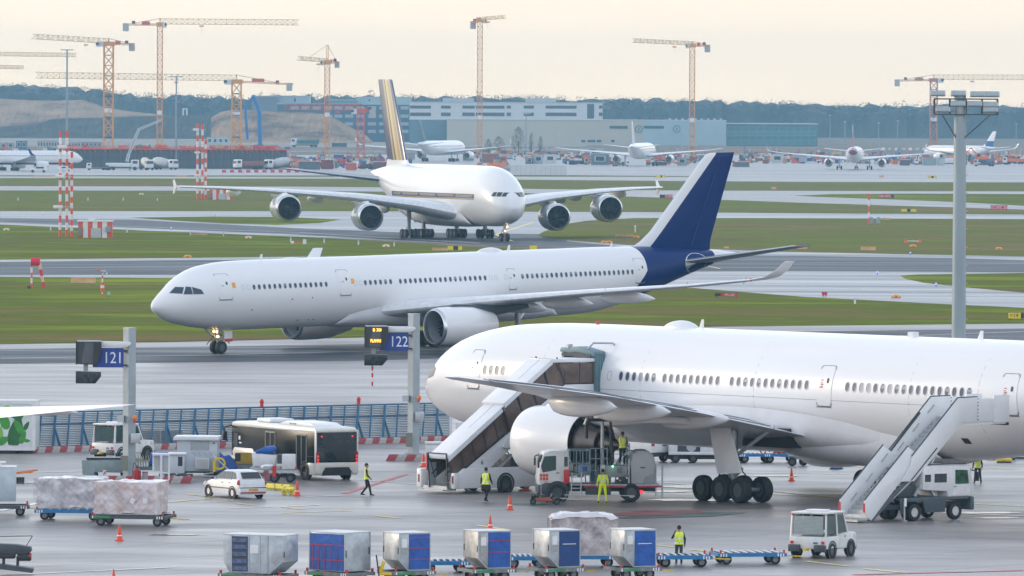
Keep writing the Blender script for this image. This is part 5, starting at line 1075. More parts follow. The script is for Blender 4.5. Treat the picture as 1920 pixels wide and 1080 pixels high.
# ---- floodlight mast ----
t=thing('floodlight_mast','tall grey floodlight mast with two rows of lamps rising behind the front airliner','light mast',G(1797,690)); s=gs(1797,690); h=(690-182)/s
k=MB(mat('galvanised_mast',(.30,.36,.39),.45,metal=.2,var=.12,scale=.8,streak=(1,1,.2))); k.tube((0,0,0),(0,0,h+.4),.56,.46,24); k.build('pole',t,smooth=True)
k=MB(DGR)
for z in (h-1.35,h-.15):
    for y in (-.55,.55): k.bar((-2.0,y,z),(2.9,y,z),.1)
for x in (-2.0,-.8,.45,1.7,2.9):
    for y in (-.55,.55): k.bar((x,y,h-1.35),(x,y,h-.15),.09)
    k.bar((x,-.55,h-1.35),(x,.55,h-1.35),.09)
k.bar((-1.4,-.4,h-1.4),(-.3,-.3,h-3.2),.09); k.bar((2.3,-.4,h-1.4),(.3,-.3,h-3.2),.09); k.build('lamp_frame',t)
lm=MB(LGR); lm.prism([(-.35,-.18),(.30,-.26),(.42,.12),(-.22,.22)],-.58,.58,axis='X'); lm.use(mat('lamp_glass',(.35,.42,.45),.15)); lm.prism([(-.355,-.16),(-.385,-.12),(-.28,.20),(-.23,.20)],-.5,.5,axis='X'); lmm=lm.mesh('floodlight',bevel=.02)
for x,z in ((-1.75,.3),(-.15,.3),(1.35,.25),(2.45,.25),(-1.35,-.95),(-.2,-.5),(1.1,-.5),(2.35,-.55),(2.35,-.95)):
    inst(lmm,'floodlight',t,(x,-.35,h+z))
k=MB(LGR)
for i in range(14): k.box((.55,0,1+i*1.4),(.25,.06,.05)); 
k.build('climbing_rungs',t)
# ---- blast fence and kerb ----
FA,FB=G(40,848),G(848,826); t=thing('blast_fence','long blue framed blast fence with horizontal slats across the apron','fence',FA); d=FB-FA; Lf=d.length; u=d/Lf; t.rotation_euler=(0,0,math.atan2(d.y,d.x)); FH=2.25
SLT=mat('fence_slat_metal',(.34,.42,.48),.4,metal=.4,var=.15)
sm_=MB(SLT).box((Lf/2,0,0),(Lf,.05,.062),rot=(R(25),0,0)).mesh('slat')
for i in range(21):
    z=.12+i*.1; inst(sm_,'slat',t,(0,.62*z*.35,z))
FBL=mat('fence_blue',(.02,.13,.25),.4,var=.12)
pm=MB(FBL).bar((0,-.22,0),(.62,.40,FH),.13).mesh('post'); bm_=MB(FBL).bar((.38,.20,1.5),(.66,-.24,0),.08).bar((.38,.20,1.5),(.52,-.24,0),.05).mesh('brace')
pm2=MB(FBL).bar((0,-.22,0),(.62,.40,FH),.09).mesh('post'); n_=int(Lf/.98)
for i in range(n_): 
    inst(pm if i%2==0 else pm2,'post',t,(i*.98,-.06,0)); 
    if i%2==0: inst(bm_,'brace',t,(i*.98,-.06,0))
k=MB(FBL); k.bar((0,.42,FH),(Lf,.42,FH),.10); k.build('top_rail',t); k=MB(mat('fence_rail_dark',(.05,.13,.22),.5)); k.bar((0,.25,1.55),(Lf,.25,1.55),.08); k.bar((0,0,.1),(Lf,0,.1),.12); k.build('rail',t)
for px in (490,737):
    x=(G(px,835)-FA).length; k=MB(RED); k.tube((x,.42,FH),(x,.42,FH+.35),.11,n=10); k.sphere((x,.42,FH+.35),.13,sc=(1,1,1.2)); k.build('obstruction_lamp',t,smooth=True)
KW=mat('kerb_white',(.36,.35,.33),.8,var=.25,scale=3); KR=mat('kerb_red',(.30,.06,.07),.8,var=.3,scale=3)
kt=thing('kerb_barrier','rounded red and white kerb barrier running in front of the blast fence','barrier',FA+Vector((0,-1.1,0)),0); kt.rotation_euler=t.rotation_euler
def kb(m_,n):
    k=MB(m_); P=[(-.24,0),(.24,0),(.22,.22),(.12,.34),(-.12,.34),(-.22,.22)]; sl=.18; V=[(0+(z/.34)*sl,y,z) for y,z in P]+[(.50+(z/.34)*sl,y,z) for y,z in P]; k.add(V,[(5,4,3,2,1,0),(6,7,8,9,10,11)]+[(i,(i+1)%6,6+(i+1)%6,6+i) for i in range(6)]); return k.mesh(n)
kw,kr=kb(KW,'kerb_block'),kb(KR,'kerb_block')
for i in range(int(Lf/.505)): inst(kr if i%2 else kw,'kerb_block',kt,(i*.505,0,0))
kt=thing('kerb_barrier','short red and white kerb barrier between the waste skip and the wrapped pallets','barrier',G(196,905),-2)
for i in range(9): inst((kr,kw)[i%2],'kerb_block',kt,(i*.505,0,0),scale=(1,1,1.1))
kt=thing('kerb_barrier','short red and white kerb barrier below the lit display post','barrier',G(724,864),-6)
for i in range(5): inst((kr,kw)[i%2],'kerb_block',kt,(i*.53,0,0),scale=(1.05,1,1.1))
t=thing('timber_stack','brown timber boxes behind the blast fence right of the 121 post','crate',G(255,838)+Vector((0,2.5,0))); k=MB(mat('plywood_brown',(.30,.17,.08),.8,var=.2))
for i in range(2): k=MB(MATS['plywood_brown']); k.bb(i*1.35,i*1.35+1.25,0,1,0,.85); k.build('crate',t)
# ---- traffic cones ----
CO=mat('cone_orange',(.80,.08,.03),.5,var=.1)
def cone_(px,py,label,sc=1.0,grp=None):
    t=thing('traffic_cone',label,'traffic cone',G(px,py),0,grp); t.scale=(sc,)*3
    if not hasattr(cone_,'m'):
        k=MB(CO); k.bb(-.2,.2,-.2,.2,0,.045); k.lathe([(.04,.15),(.72,.035),(.75,.03),(.75,.001)],axis='Z',n=16,cap=False); cone_.m=k.mesh('cone_body',smooth=True)
        k=MB(WSH); k.lathe([(.22,.122),(.36,.092)],axis='Z',n=16,cap=False); cone_.w1=k.mesh('white_band'); k=MB(WSH); k.lathe([(.48,.073),(.60,.055)],axis='Z',n=16,cap=False); cone_.w2=k.mesh('white_band')
    inst(cone_.m,'cone_body',t); inst(cone_.w1,'white_band',t); inst(cone_.w2,'white_band',t)
for px,py,lb,sc in ((224,1014,'orange and white cone alone below the pink wrapped pallet',1.0),(557,930,'orange and white cone behind the yellow roller bars near the bus',1.05),(794,875,'orange and white cone left of the covered stairs entrance',1),(956,956,'orange and white cone left of the small red equipment on the ground',.98),(987,921,'orange and white cone under the big engine intake',1.02),(919,993,'orange and white cone behind the row of containers',.9),(1484,902,'orange and white cone beyond the front airliner main wheels',.95),(213,1092,'cone at the bottom frame edge, only its red tip in view',.75)):
    cone_(px,py,lb,sc)
# ---- people ----
SKN=mat('skin',(.42,.24,.17),.5,var=.08); HVY=mat('hi_vis_yellow',(.80,1.0,.01),.6,var=.1,scale=6); HVS=mat('reflective_tape',(.62,.66,.60),.3,var=.05); NVC=mat('navy_cloth',(.012,.016,.028),.8,var=.25,scale=8); BKC=mat('black_cloth',(.012,.012,.014),.8,var=.25,scale=8); HAR=mat('dark_hair',(.02,.014,.01),.6); GRC=mat('grey_cloth',(.05,.055,.065),.8,var=.2)
def person(px,py,hd,label,h=1.76,pose='stand',top=HVY,under=NVC,legs=NVC,vest=True,hat=None,z0=0,loc=None,coat=False,lean=0,hold=None):
    g=loc if loc is not None else G(px,py,0); t=thing('person',label,'person',(g[0],g[1],z0),hd); k=h/1.76
    J={'hipL':(0,.095,.93),'hipR':(0,-.095,.93),'kneeL':(.03,.11,.50),'kneeR':(.0,-.10,.50),'ankL':(0,.12,.09),'ankR':(-.02,-.11,.09),'shL':(0,.185,1.42),'shR':(0,-.185,1.42),'elL':(-.02,.27,1.14),'elR':(-.02,-.27,1.14),'wrL':(.08,.28,.90),'wrR':(.08,-.28,.90)}
    if pose=='walk': J.update(kneeL=(.16,.10,.52),ankL=(.24,.11,.10),kneeR=(.02,-.10,.50),ankR=(-.26,-.10,.14),wrL=(-.05,.27,.92),elR=(.04,-.26,1.15),wrR=(.20,-.25,.98))
    if pose=='wide': J.update(kneeL=(.04,.17,.50),ankL=(.02,.22,.09),kneeR=(0,-.15,.50),ankR=(0,-.19,.09))
    if pose=='arms_front': J.update(elL=(.10,.24,1.17),wrL=(.32,.14,1.16),elR=(.10,-.24,1.17),wrR=(.32,-.14,1.14))
    if pose=='phone': J.update(elL=(.10,.30,1.20),wrL=(.16,.13,1.50))
    seg=[]  # (a,b,ra,rb,mat)
    def S_(a,b,ra,rb,m_): seg.append((Vector(a),Vector(b),ra,rb,m_))
    tor=under
    S_((0,0,.95),(0,0,1.12),.135,.135,'torso'); S_((0,.05,1.1),(0,.10,1.36),.13,.12,'torso'); S_((0,-.05,1.1),(0,-.10,1.36),.13,.12,'torso'); S_((0,.07,.94),(0,-.07,.94),.125,.125,'hip')
    S_((0,-.14,1.40),(0,.14,1.40),.085,.085,'torso'); S_((0,0,1.42),(.01,0,1.55),.058,.052,'skin')
    S_((.015,0,1.60),(.012,0,1.70),.078,.088,'skin'); S_((.05,0,1.585),(.06,0,1.60),.052,.05,'skin'); S_((.10,0,1.635),(.118,0,1.622),.014,.014,'skin'); S_((0,.088,1.64),(0,.094,1.66),.018,.018,'skin'); S_((0,-.088,1.64),(0,-.094,1.66),.018,.018,'skin')
    for s_,y in (('L',1),('R',-1)):
        S_(J['hip'+s_],J['knee'+s_],.098,.066,'leg'); S_(J['knee'+s_],J['ank'+s_],.066,.052,'leg')
        a=Vector(J['ank'+s_]); S_(a+Vector((-.03,0,-.03)),a+Vector((.16,y*.01,-.05)),.045,.035,'shoe')
        S_(J['sh'+s_],J['el'+s_],.062,.050,'arm'); S_(J['el'+s_],J['wr'+s_],.050,.036,'arm')
        w=Vector(J['wr'+s_]); d=(w-Vector(J['el'+s_])).normalized(); sd_=Vector((1,0,0)) if abs(d.x)<.7 else Vector((0,0,1)); sd_=(sd_-d*sd_.dot(d)).normalized()
        S_(w,w+d*.075,.034,.036,'skin')
        for i,l in enumerate((.062,.074,.070,.055)):
            b0=w+d*.085+sd_*(.027-.018*i); b1=b0+d*l*.5; b2=b1+(d*.8-Vector((0,y*.5,0))).normalized()*l*.5; S_(b0,b1,.0105,.010,'skin'); S_(b1,b2,.010,.0085,'skin')
        S_(w+d*.03+sd_*.03,w+d*.085+sd_*.062,.013,.010,'skin')
    if coat:
        S_((0,.10,.98),(0,.15,.66),.12,.13,'torso'); S_((0,-.10,.98),(0,-.15,.66),.12,.13,'torso'); S_((0,0,.98),(0,0,.68),.12,.13,'torso')
    mb=MB(under)
    for a,b,ra,rb,_ in seg:
        d=(b-a).normalized() if (b-a).length>1e-5 else Vector((0,0,1))
        P=[]; q=d.to_track_quat('Z','Y'); L_=(b-a).length
        rings=[(-ra*.95,ra*.3),(-ra*.7,ra*.7),(0,ra),(L_,rb),(L_+rb*.7,rb*.7),(L_+rb*.95,rb*.3)]
        o=len(mb.v)
        for x,r in rings:
            for i in range(12): P.append(a+q@Vector((r*cos(2*pi*i/12),r*sin(2*pi*i/12),x)))
        mb.add(P,[(j*12+i,j*12+(i+1)%12,(j+1)*12+(i+1)%12,(j+1)*12+i) for j in range(5) for i in range(12)]+[tuple(range(11,-1,-1)),tuple(range(60,72))])
    o=mb.build('body',t)
    rm=o.modifiers.new('r','REMESH'); rm.mode='VOXEL'; rm.voxel_size=.0115; rm.use_smooth_shade=True
    sm2=o.modifiers.new('s','SMOOTH'); sm2.iterations=2; sm2.factor=.5
    dg=bpy.context.evaluated_depsgraph_get(); dg.update(); me=bpy.data.meshes.new_from_object(o.evaluated_get(dg)); o.modifiers.clear(); o.data=me
    me.materials.clear(); ml=[top,under,legs,SKN,BLP,HVS]; [me.materials.append(x) for x in ml]
    n=len(me.polygons); C=np.empty(n*3); me.polygons.foreach_get('center',C); C=C.reshape(-1,3); best=np.full(n,1e9); lab=np.zeros(n,int); cls=['torso','hip','leg','arm','skin','shoe']
    for a,b,ra,rb,c in seg:
        A=np.array(a);Bv=np.array(b); d=Bv-A; L2=max(d@d,1e-9); tt=np.clip(((C-A)@d)/L2,0,1); dist=np.linalg.norm(C-(A+tt[:,None]*d),axis=1)-(ra+(rb-ra)*tt); m_=dist<best; best[m_]=dist[m_]; lab[m_]=cls.index(c)
    mi=np.zeros(n,int); mi[lab==0]=0; mi[lab==1]=2; mi[lab==2]=2; mi[lab==3]=1 if vest else 0; mi[lab==4]=3; mi[lab==5]=4
    z=C[:,2]
    if vest: mi[(lab==0)&(z<.90)]=1; mi[(lab==0)&(z>=.90)]=0; mi[(lab==1)&(z>.90)]=0
    else: mi[(lab==1)&(z>.98)]=0
    tape=((abs(z-1.02)<.025)|(abs(z-1.17)<.025))&((mi==0)&((lab==0)|(lab==1)))
    vt=((abs(abs(C[:,1])-.10)<.022)&(z>1.17)&(lab==0)); mi[(tape|vt)&(mi==0)]=5
    if not vest: mi[(lab==2)&((abs(z-.36)<.025)|(abs(z-.25)<.02))]=5; mi[(lab==3)&(abs(z-1.08)<.02)]=5
    me.polygons.foreach_set('material_index',mi.astype(np.int32)); me.polygons.foreach_set('use_smooth',[True]*n); me.update()
    hb_=MB(hat or HAR); hb_.sphere((-.004,0,1.688),.105,16,sc=(1.06,.95,1.0))
    for i in range(len(hb_.v)):
        x,y,zz=hb_.v[i]
        if zz<1.66 and x>0: hb_.v[i]=(min(x,.03),y*.9,max(zz,1.655))
    if hat: hb_.tube((.05,0,1.70),(.15,0,1.695),.07,.06,10)
    hb_.build('cap' if hat else 'hair',t,smooth=True)
    k2=MB(mat('eye_dark',(.02,.02,.02),.3)); [k2.sphere((.098,yy,1.655),.009) for yy in (-.03,.03)]; k2.build('eyes',t,kind='stuff'); k2=MB(mat('lips',(.30,.12,.10),.5)); k2.box((.100,0,1.594),(.012,.045,.008)); k2.build('mouth',t)
    t.scale=(k,k,k); 
    return t
person(687,930,0,'person in yellow vest and dark trousers walking right of the bus',h=1.68,pose='walk')
person(911,941,60,'person in yellow vest over a long dark coat seen from behind by the covered stairs',h=1.74,pose='walk',coat=True,under=BKC,legs=BKC)
person(1130,943,92,'person in full yellow hi-vis suit standing with their back to us at the fuel truck',h=1.72,pose='wide',top=HVY,under=HVY,legs=HVY,vest=False)
person(1833,906,-110,'person in yellow vest standing beyond the stair truck cab',h=1.60,pose='wide')
person(1273,1058,100,'person in yellow vest facing away behind the blue dollies, hand at the ear',h=1.70,pose='phone',under=BKC,legs=GRC,hat=BKC)
# ---- apron bus ----
def rbox(parent,name,m_,x0,x1,y0,y1,z0,z1,bev,**k_): return MB(m_).bb(x0,x1,y0,y1,z0,z1).build(name,parent,bevel=bev,**k_)
h=118; t=thing('apron_bus','black and white apron bus with tinted sides seen from its rear quarter','bus',place_by(592,902,-5.2,1.25,h),h)
CRW=mat('bus_cream_white',(.68,.67,.62),.3,coat=.3,var=.04); BSD=mat('bus_black_glass',(.010,.013,.014),.22,spec=.12,var=.3)
k=MB(CRW); k.bb(-5.2,5.2,-1.27,1.27,.30,.95); k.build('lower_body',t,bevel=.06)
k=MB(BSD); k.bb(-5.18,5.18,-1.25,1.25,.95,2.62); k.build('glazed_body',t,bevel=.05)
k=MB(CRW); k.prism([(-5.2,2.55),(5.25,2.55),(5.1,2.80),(4.6,2.86),(-4.9,2.86),(-5.22,2.74)],-1.26,1.26); k.build('roof',t,bevel=.09)
rbox(t,'air_conditioner',WHV,1.4,3.1,-.75,.75,2.86,3.08,.09); k=MB(WHV); k.prism([(-4.3,2.86),(-3.6,3.05),(-.9,3.08),(.4,2.86)],-.85,.85); a_=k.build('roof_unit',t,bevel=.05)
k=MB(DGR); [k.bb(-2.0+i*.22,-1.9+i*.22,-.862,-.852,2.9,2.98) for i in range(4)]; [k.bb(-2.0+i*.22,-1.9+i*.22,.852,.862,2.9,2.98) for i in range(4)]; k.build('vent',a_)
k=MB(CRW); k.bb(-5.24,-5.1,1.20,1.29,.35,2.70); k.bb(-5.24,-5.1,-1.29,-1.20,.35,2.7); k.build('corner_pillar',t,bevel=.02)
k=MB(GLS); k.bb(-5.235,-5.18,-1.17,1.17,1.05,2.60); k.build('rear_window',t)
k=MB(CRW); k.prism([(-1.27,.98),(1.27,.98),(1.27,.42),(.95,.36),(.7,.72),(-.7,.72),(-.95,.36),(-1.27,.42)],-5.30,-5.19,axis='X'); k.build('rear_bumper',t,bevel=.03)
k=MB(BLP); k.bb(-5.26,-5.0,-.85,.85,.28,.70); k.build('rear_grille',t)
for s_ in (1,-1):
    k=MB(mat('dark_red_lens',(.22,.015,.02),.3)); k.bb(-5.29,-5.2,s_*1.07,s_*1.26,.80,1.55); c=k.build('tail_light',t,bevel=.02)
    for z in (1.0,1.15,1.32): k=MB(mat('red_glow',(1,.1,.1),.3,emit=(1,.04,.05),estr=2.2 if z==1.15 else .5)); k.lathe([(-5.31,.055),(-5.285,.055)],(0,s_*1.165,z),'X',10); k.build('lamp',c)
    k=MB(MATS['red_glow']); k.lathe([(-5.27,.05),(-5.23,.05)],(0,s_*.92,2.38),'X',10); k.build('upper_stop_lamp',t)
for s_ in (1,-1):
    for x in (-3.5,.3):
        d=MB(mat('door_frame_grey',(.22,.23,.22),.4)); 
        for xx in (x-.62,x-.02,x+.58): d.bb(xx,xx+.05,s_*1.262,s_*1.285,.33,2.40)
        d.bb(x-.62,x+.63,s_*1.262,s_*1.285,2.38,2.46); dd=d.build('door',t); 
        for xx in (x-.57,x+.03): k=MB(BSD); k.bb(xx,xx+.54,s_*1.255,s_*1.272,.45,2.38); k.build('door_pane',dd)
    k=MB(DGR); k.bb(-5,-2.2,s_*1.252,s_*1.262,1.28,1.30); k.bb(.9,5,s_*1.252,s_*1.262,1.28,1.30); k.build('window_rail',t)
k=MB(CRW); k.prism([(2.2,.95),(4.9,.95),(4.95,1.20),(4.7,1.42),(2.5,1.42),(2.25,1.2)],1.24,1.30); k.build('wheel_housing',t,bevel=.02)
for s_ in (1,-1):
    k=MB(BLP); k.arch((3.4,0,.5),s_,1.31,.49,.6); k.build('wheel_arch',t); k=MB(BLP); k.arch((-3.9,0,.48),s_,1.285,.49,.56); k.build('wheel_arch',t)
wheels(t,.48,.3,[(x,y,.48) for x in (-3.9,3.4) for y in (-1.15,1.15)])
k=MB(BLP); k.bar((5.1,1.2,2.6),(5.6,1.45,2.5),.09); k.bar((5.6,1.45,2.52),(5.62,1.45,2.2),.07); k.box((5.6,1.45,2.0),(.12,.26,.5)); k.build('wing_mirror',t,bevel=.02)
k=MB(GLS); k.bb(5.19,5.24,-1.15,1.15,1.1,2.5); k.build('windscreen',t); k=MB(GLS); k.bb(4.35,4.85,1.255,1.27,1.5,2.2); k.build('driver_window',t)
k=MB(WSH); k.bb(4.05,4.25,1.252,1.262,1.85,2.05); k.bb(3.9,4.2,1.252,1.262,1.65,1.72); k.build('window_sticker',t)
# ---- small white hatchback ----
h=122; t=thing('hatchback_car','small white hatchback parked beside the ground equipment, seen from behind','car',place_by(446,936,-1.75,.78,h),h)
def carshape(k,rows): k.loft([[(x,s*hw*f,z) for s,f,z in prof_] for x,hw,prof_ in rows])
k=MB(WHV); sec=[]
for x,hw,zt,zs in ((-1.92,.70,.62,.55),(-1.88,.78,.95,.60),(-1.80,.80,1.02,.62),(-1.2,.82,1.0,.62),(.6,.82,.96,.62),(1.2,.81,.90,.60),(1.65,.76,.80,.55),(1.88,.66,.62,.5),(1.93,.55,.50,.42)):
    sec.append([(x,-hw*.96,.22),(x,-hw,zs*.7),(x,-hw,zs),(x,-hw*.93,zt-.04),(x,-hw*.80,zt),(x,hw*.80,zt),(x,hw*.93,zt-.04),(x,hw,zs),(x,hw,zs*.7),(x,hw*.96,.22)])
k.loft(sec); body=k.build('body',t,smooth=True,angle=50)
k=MB(WHV); sec=[]
for x,hw,zt in ((-1.80,.60,1.05),(-1.55,.60,1.36),(-1.3,.60,1.44),(-.6,.60,1.47),(.0,.58,1.43),(.55,.56,1.22),(.95,.55,.97)):
    sec.append([(x,-.72,.94),(x,-hw,zt-.05),(x,-hw*.85,zt),(x,hw*.85,zt),(x,hw,zt-.05),(x,.72,.94)])
k.loft(sec); k.build('cabin',t,smooth=True,angle=50)
for s_ in (1,-1):
    for q in ([(.78,1.0),(.05,1.36),(.02,1.36),(-.28,1.38),(-.28,.99)],[(-.36,.99),(-.36,1.38),(-.95,1.38),(-1.02,1.0)],[(-1.10,1.0),(-1.02,1.36),(-1.25,1.33),(-1.45,1.03)]):
        k=MB(GLS); V=[(x,s_*(.725-.115*(z-.98)/.42),z) for x,z in q]; V2=[(x,y+s_*.012,z) for x,y,z in V]; n_=len(q); k.add(V+V2,[tuple(range(n_)),tuple(range(2*n_-1,n_-1,-1))]+[(i,(i+1)%n_,n_+(i+1)%n_,n_+i) for i in range(n_)]); k.build('side_window',t)
    k=MB(mat('tail_lamp_red',(.40,.03,.04),.25)); k.prism([(-1.90,.72),(-1.84,.98),(-1.70,.96),(-1.70,.74)],s_*.62,s_*.835); k.build('tail_light',t,bevel=.03)
    k=MB(BLP); k.bb(-1.05,1.05,s_*.815,s_*.832,.50,.55); k.build('side_moulding',t); k=MB(BLP); k.box((.72,s_*.88,1.0),(.1,.18,.12)); k.build('wing_mirror',t,bevel=.02)
    for x in (-.25,-1.0): k=MB(DGR); k.bb(x,x+.14,s_*.818,s_*.838,.80,.83); k.build('door_handle',t)
    for x in (-1.22,1.24): k=MB(BLP); k.arch((x,0,.30),s_,.835,.305,.355); k.build('wheel_arch',t)
    k=MB(mat('head_lamp_glass',(.6,.62,.62),.15)); k.prism([(1.62,.62),(1.86,.58),(1.80,.75),(1.58,.80)],s_*.5,s_*.76); k.build('headlight',t)
HUB=mat('hubcap',(.50,.51,.53),.35,metal=.4); wheels(t,.30,.19,[(x,y,.30) for x in (-1.22,1.24) for y in (-.735,.735)],hub=HUB)
k=MB(GLS); V=[(-1.82,-.56,1.05),(-1.82,.56,1.05),(-1.575,.53,1.35),(-1.575,-.53,1.35)]; k.add(V+[(x-.015,y,z+.01) for x,y,z in V],[(3,2,1,0),(4,5,6,7),(0,1,5,4),(1,2,6,5),(2,3,7,6),(3,0,4,7)]); k.build('rear_window',t)
rbox(t,'rear_bumper',WHV,-1.98,-1.82,-.78,.78,.28,.62,.05); part(t,'bumper_strip',BLP,(-1.99,-1.9,-.78,.78,.56,.60)); part(t,'red_strip',mat('dull_red_strip',(.35,.04,.04),.5),(-1.985,-1.9,-.74,.74,.30,.36))
part(t,'number_plate',mat('plate_orange',(.65,.35,.03),.5),(-2.0,-1.97,-.26,.26,.42,.53)); k=MB(GLS); k.add([(1.0,-.6,.96),(1.0,.6,.96),(.5,.52,1.27),(.5,-.52,1.27)],[(0,1,2,3)]); k.build('windscreen',t)
# ---- tow tractors ----
TWB=mat('tractor_white',(.66,.67,.66),.4,var=.1,scale=3)
def tractor(px,py,h,label,lx=-1.6,ly=.9,rear='grille'):
    t=thing('tow_tractor',label,'tow tractor',place_by(px,py,lx,ly,h),h)
    k=MB(TWB); k.bb(-1.6,-.2,-.92,.92,.42,.98); k.prism([(-.2,.38),(1.62,.38),(1.66,.75),(1.58,1.08),(.75,1.14),(-.2,1.0)],-.88,.88); k.build('body',t,bevel=.05)
    k=MB(DGR); k.bb(-1.72,-1.55,-.92,-.35,.30,.62); k.bb(-1.72,-1.55,.35,.92,.30,.62); k.build('rear_bumper',t,bevel=.03); part(t,'tow_hook',YEL,(-1.95,-1.6,-.08,.08,.36,.46)); part(t,'front_bumper',DGR,(1.6,1.72,-.85,.85,.3,.5),bevel=.02)
    for s_ in (1,-1):
        k=MB(TWB); k.bar((-1.5,s_*.86,.98),(-1.42,s_*.82,2.0),.10); k.bar((-.35,s_*.86,.98),(-.42,s_*.82,2.0),.08); k.bar((.72,s_*.86,1.1),(.35,s_*.80,2.0),.08); k.build('cab_pillar',t)
        k=MB(TGL); k.prism([(-.30,1.08),(.62,1.12),(.33,1.92),(-.36,1.92)],s_*.82,s_*.835); k.build('side_window',t); k=MB(TGL); k.prism([(-1.38,1.08),(-.44,1.08),(-.48,1.92),(-1.34,1.92)],s_*.82,s_*.835); k.build('side_window',t)
        k=MB(TWB); k.bb(-.38,.60,s_*.875,s_*.895,.45,1.06); d=k.build('cab_door',t); k=MB(DGR); k.bb(.35,.5,s_*.895,s_*.91,.92,.96); k.build('handle',d)
        k=MB(RLT); k.bb(-1.64,-1.60,s_*.70,s_*.84,.66,.78); k.build('tail_light',t); k=MB(RLT); k.lathe([(-1.52,.07),(-1.45,.07)],(0,s_*.78,1.98),'X',10); k.build('marker_lamp',t)
        k=MB(MATS['head_lamp_glass']); k.prism([(1.30,.86),(1.6,.82),(1.58,.98),(1.30,1.02)],s_*.62,s_*.895); k.build('headlight',t)
        for x,rr_ in ((-.95,.36),(1.05,.36)): k=MB(BLP); k.arch((x,0,.36),s_,.935 if x<0 else .90,.365,.44); k.build('wheel_arch',t)
    k=MB(mat('window_blind_slats',(.30,.36,.36),.5)) if rear=='grille' else MB(TGL)
    k.bb(-1.52,-1.49,-.74,.74,1.08,1.90); g_=k.build('rear_window',t)
    if rear=='grille':
        k=MB(LGR); [k.bb(-1.535,-1.52,-.72,.72,1.10+i*.06,1.125+i*.06) for i in range(13)]; k.build('louvres',g_)
    part(t,'windscreen',TGL,(.40,.43,-.74,.74,1.2,1.9)); rbox(t,'roof',TWB,-1.56,.42,-.88,.88,1.98,2.08,.04); rbox(t,'roof_hatch',WHV,-.9,-.2,-.45,.45,2.08,2.16,.02)
    wheels(t,.36,.26,[(x,y,.36) for x in (-.95,1.05) for y in (-.81,.81)])
    part(t,'license_plate',BLU,(-1.615,-1.60,-.5,-.28,.66,.74)); return t
tractor(1480,1046,62,'white tow tractor with louvred rear window at the head of the blue dolly train')
t2=tractor(172,862,47,'white tow tractor with green rear window half hidden behind the 121 post',rear='glass')
# ---- open stair truck ----
h=39; t=thing('stair_truck','white open stair truck raised to the rear door of the front airliner','stair truck',place_by(1622,980.5,0,-.9,h),h)
PW=mat('parapet_white',(.76,.78,.80),.4,coat=.1,var=.05,scale=1)
def parapet(y,inner=False,lower=None):
    s_=1 if y>0 else -1
    k=MB(PW); k.prism([(-.05,1.08),(-.05,.45),(.38,.10),(2.9,2.55),(3.25,2.55),(3.7,3.05),(2.75,3.65)],y-.03,y+.03); a=k.build('lower_parapet',t,bevel=.012)
    k=MB(PW); k.prism([(2.25,1.95),(3.1,1.95),(6.3,4.75),(7.25,4.75),(7.25,5.98),(5.95,5.95),(2.95,3.15),(2.85,2.75)],y+s_*.08-.03,y+s_*.08+.03); b=k.build('upper_parapet',t,bevel=.012)
    for i in range(3): k=MB(LGR); x=.6+i*1.0; k.prism([(x,1.0+i*.93),(x+.4,1.4+i*.93),(x+.45,1.36+i*.93),(x+.05,.96+i*.93)],y-s_*.06,y-s_*.035); k.build('slot',a)
    for i in range(3): k=MB(LGR); x=3.7+i*1.0; k.prism([(x,3.4+i*.9),(x+.4,3.78+i*.9),(x+.45,3.74+i*.9),(x+.05,3.36+i*.9)],y-s_*.0,y+s_*.035) ; k.build('slot',b)
    k=MB(DGR); k.bar((-.05,y,1.11),(2.75,y,3.68),.05); k.bar((2.95,y+s_*.08,3.18),(5.95,y+s_*.08,5.98),.05); k.bar((5.95,y+s_*.08,5.98),(7.25,y+s_*.08,6.0),.05); k.build('hand_rail',t)
parapet(-.9); parapet(.9)
tm=MB(LGR).bb(0,.30,-.86,.86,-.04,0).bb(0,.03,-.86,.86,-.2,-.04).mesh('stair_tread')
for i in range(24): inst(tm,'stair_tread',t,(.18+i*.262,0,.38+i*.2+.0))
k=MB(mat('stringer_dark',(.10,.12,.14),.5))
for y in (-.72,.72): k.prism([(.3,.1),(6.2,4.75),(6.45,4.72),(.62,.05)],y-.05,y+.05)
k.build('stringer',t); k=MB(DGR); k.bar((2.9,-.98,2.0),(4.6,-.98,3.55),.07); k.bar((3.2,.95,3.3),(5.2,.95,5.2),.09); k.build('slide_rail',t)
part(t,'platform',PW,(6.1,9.2,-.95,.95,4.62,4.78)); 
for y in (-.98,.98):
    part(t,'platform_wall',PW,(7.28,8.3,y-.03,y+.03,4.78,5.9),bevel=.01); k=MB(PW); k.bb(8.32,9.35,y-.06 if y<0 else y,y if y<0 else y+.06,4.70,6.05); k.build('sliding_gate',t,bevel=.01)
    k=MB(DGR); [k.bb(7.27,7.31,y-.05,y+.05,4.85+i*.17,4.89+i*.17) for i in range(7)]; k.build('hinge_bolts',t)
part(t,'bumper_roll',BLP,(9.2,9.4,-.95,.95,4.55,4.8)); part(t,'tail_lamp_panel',RLT,(-.10,-.05,-.95,-.84,.5,.95)); part(t,'tail_lamp_panel',RLT,(-.10,-.05,.84,.95,.5,.95)); part(t,'foot_plate',LGR,(-.5,.35,-.9,.9,.16,.24),(-.5,-.46,-.9,.9,.05,.24))
CHS=mat('truck_chassis_grey',(.07,.095,.115),.5,var=.15)
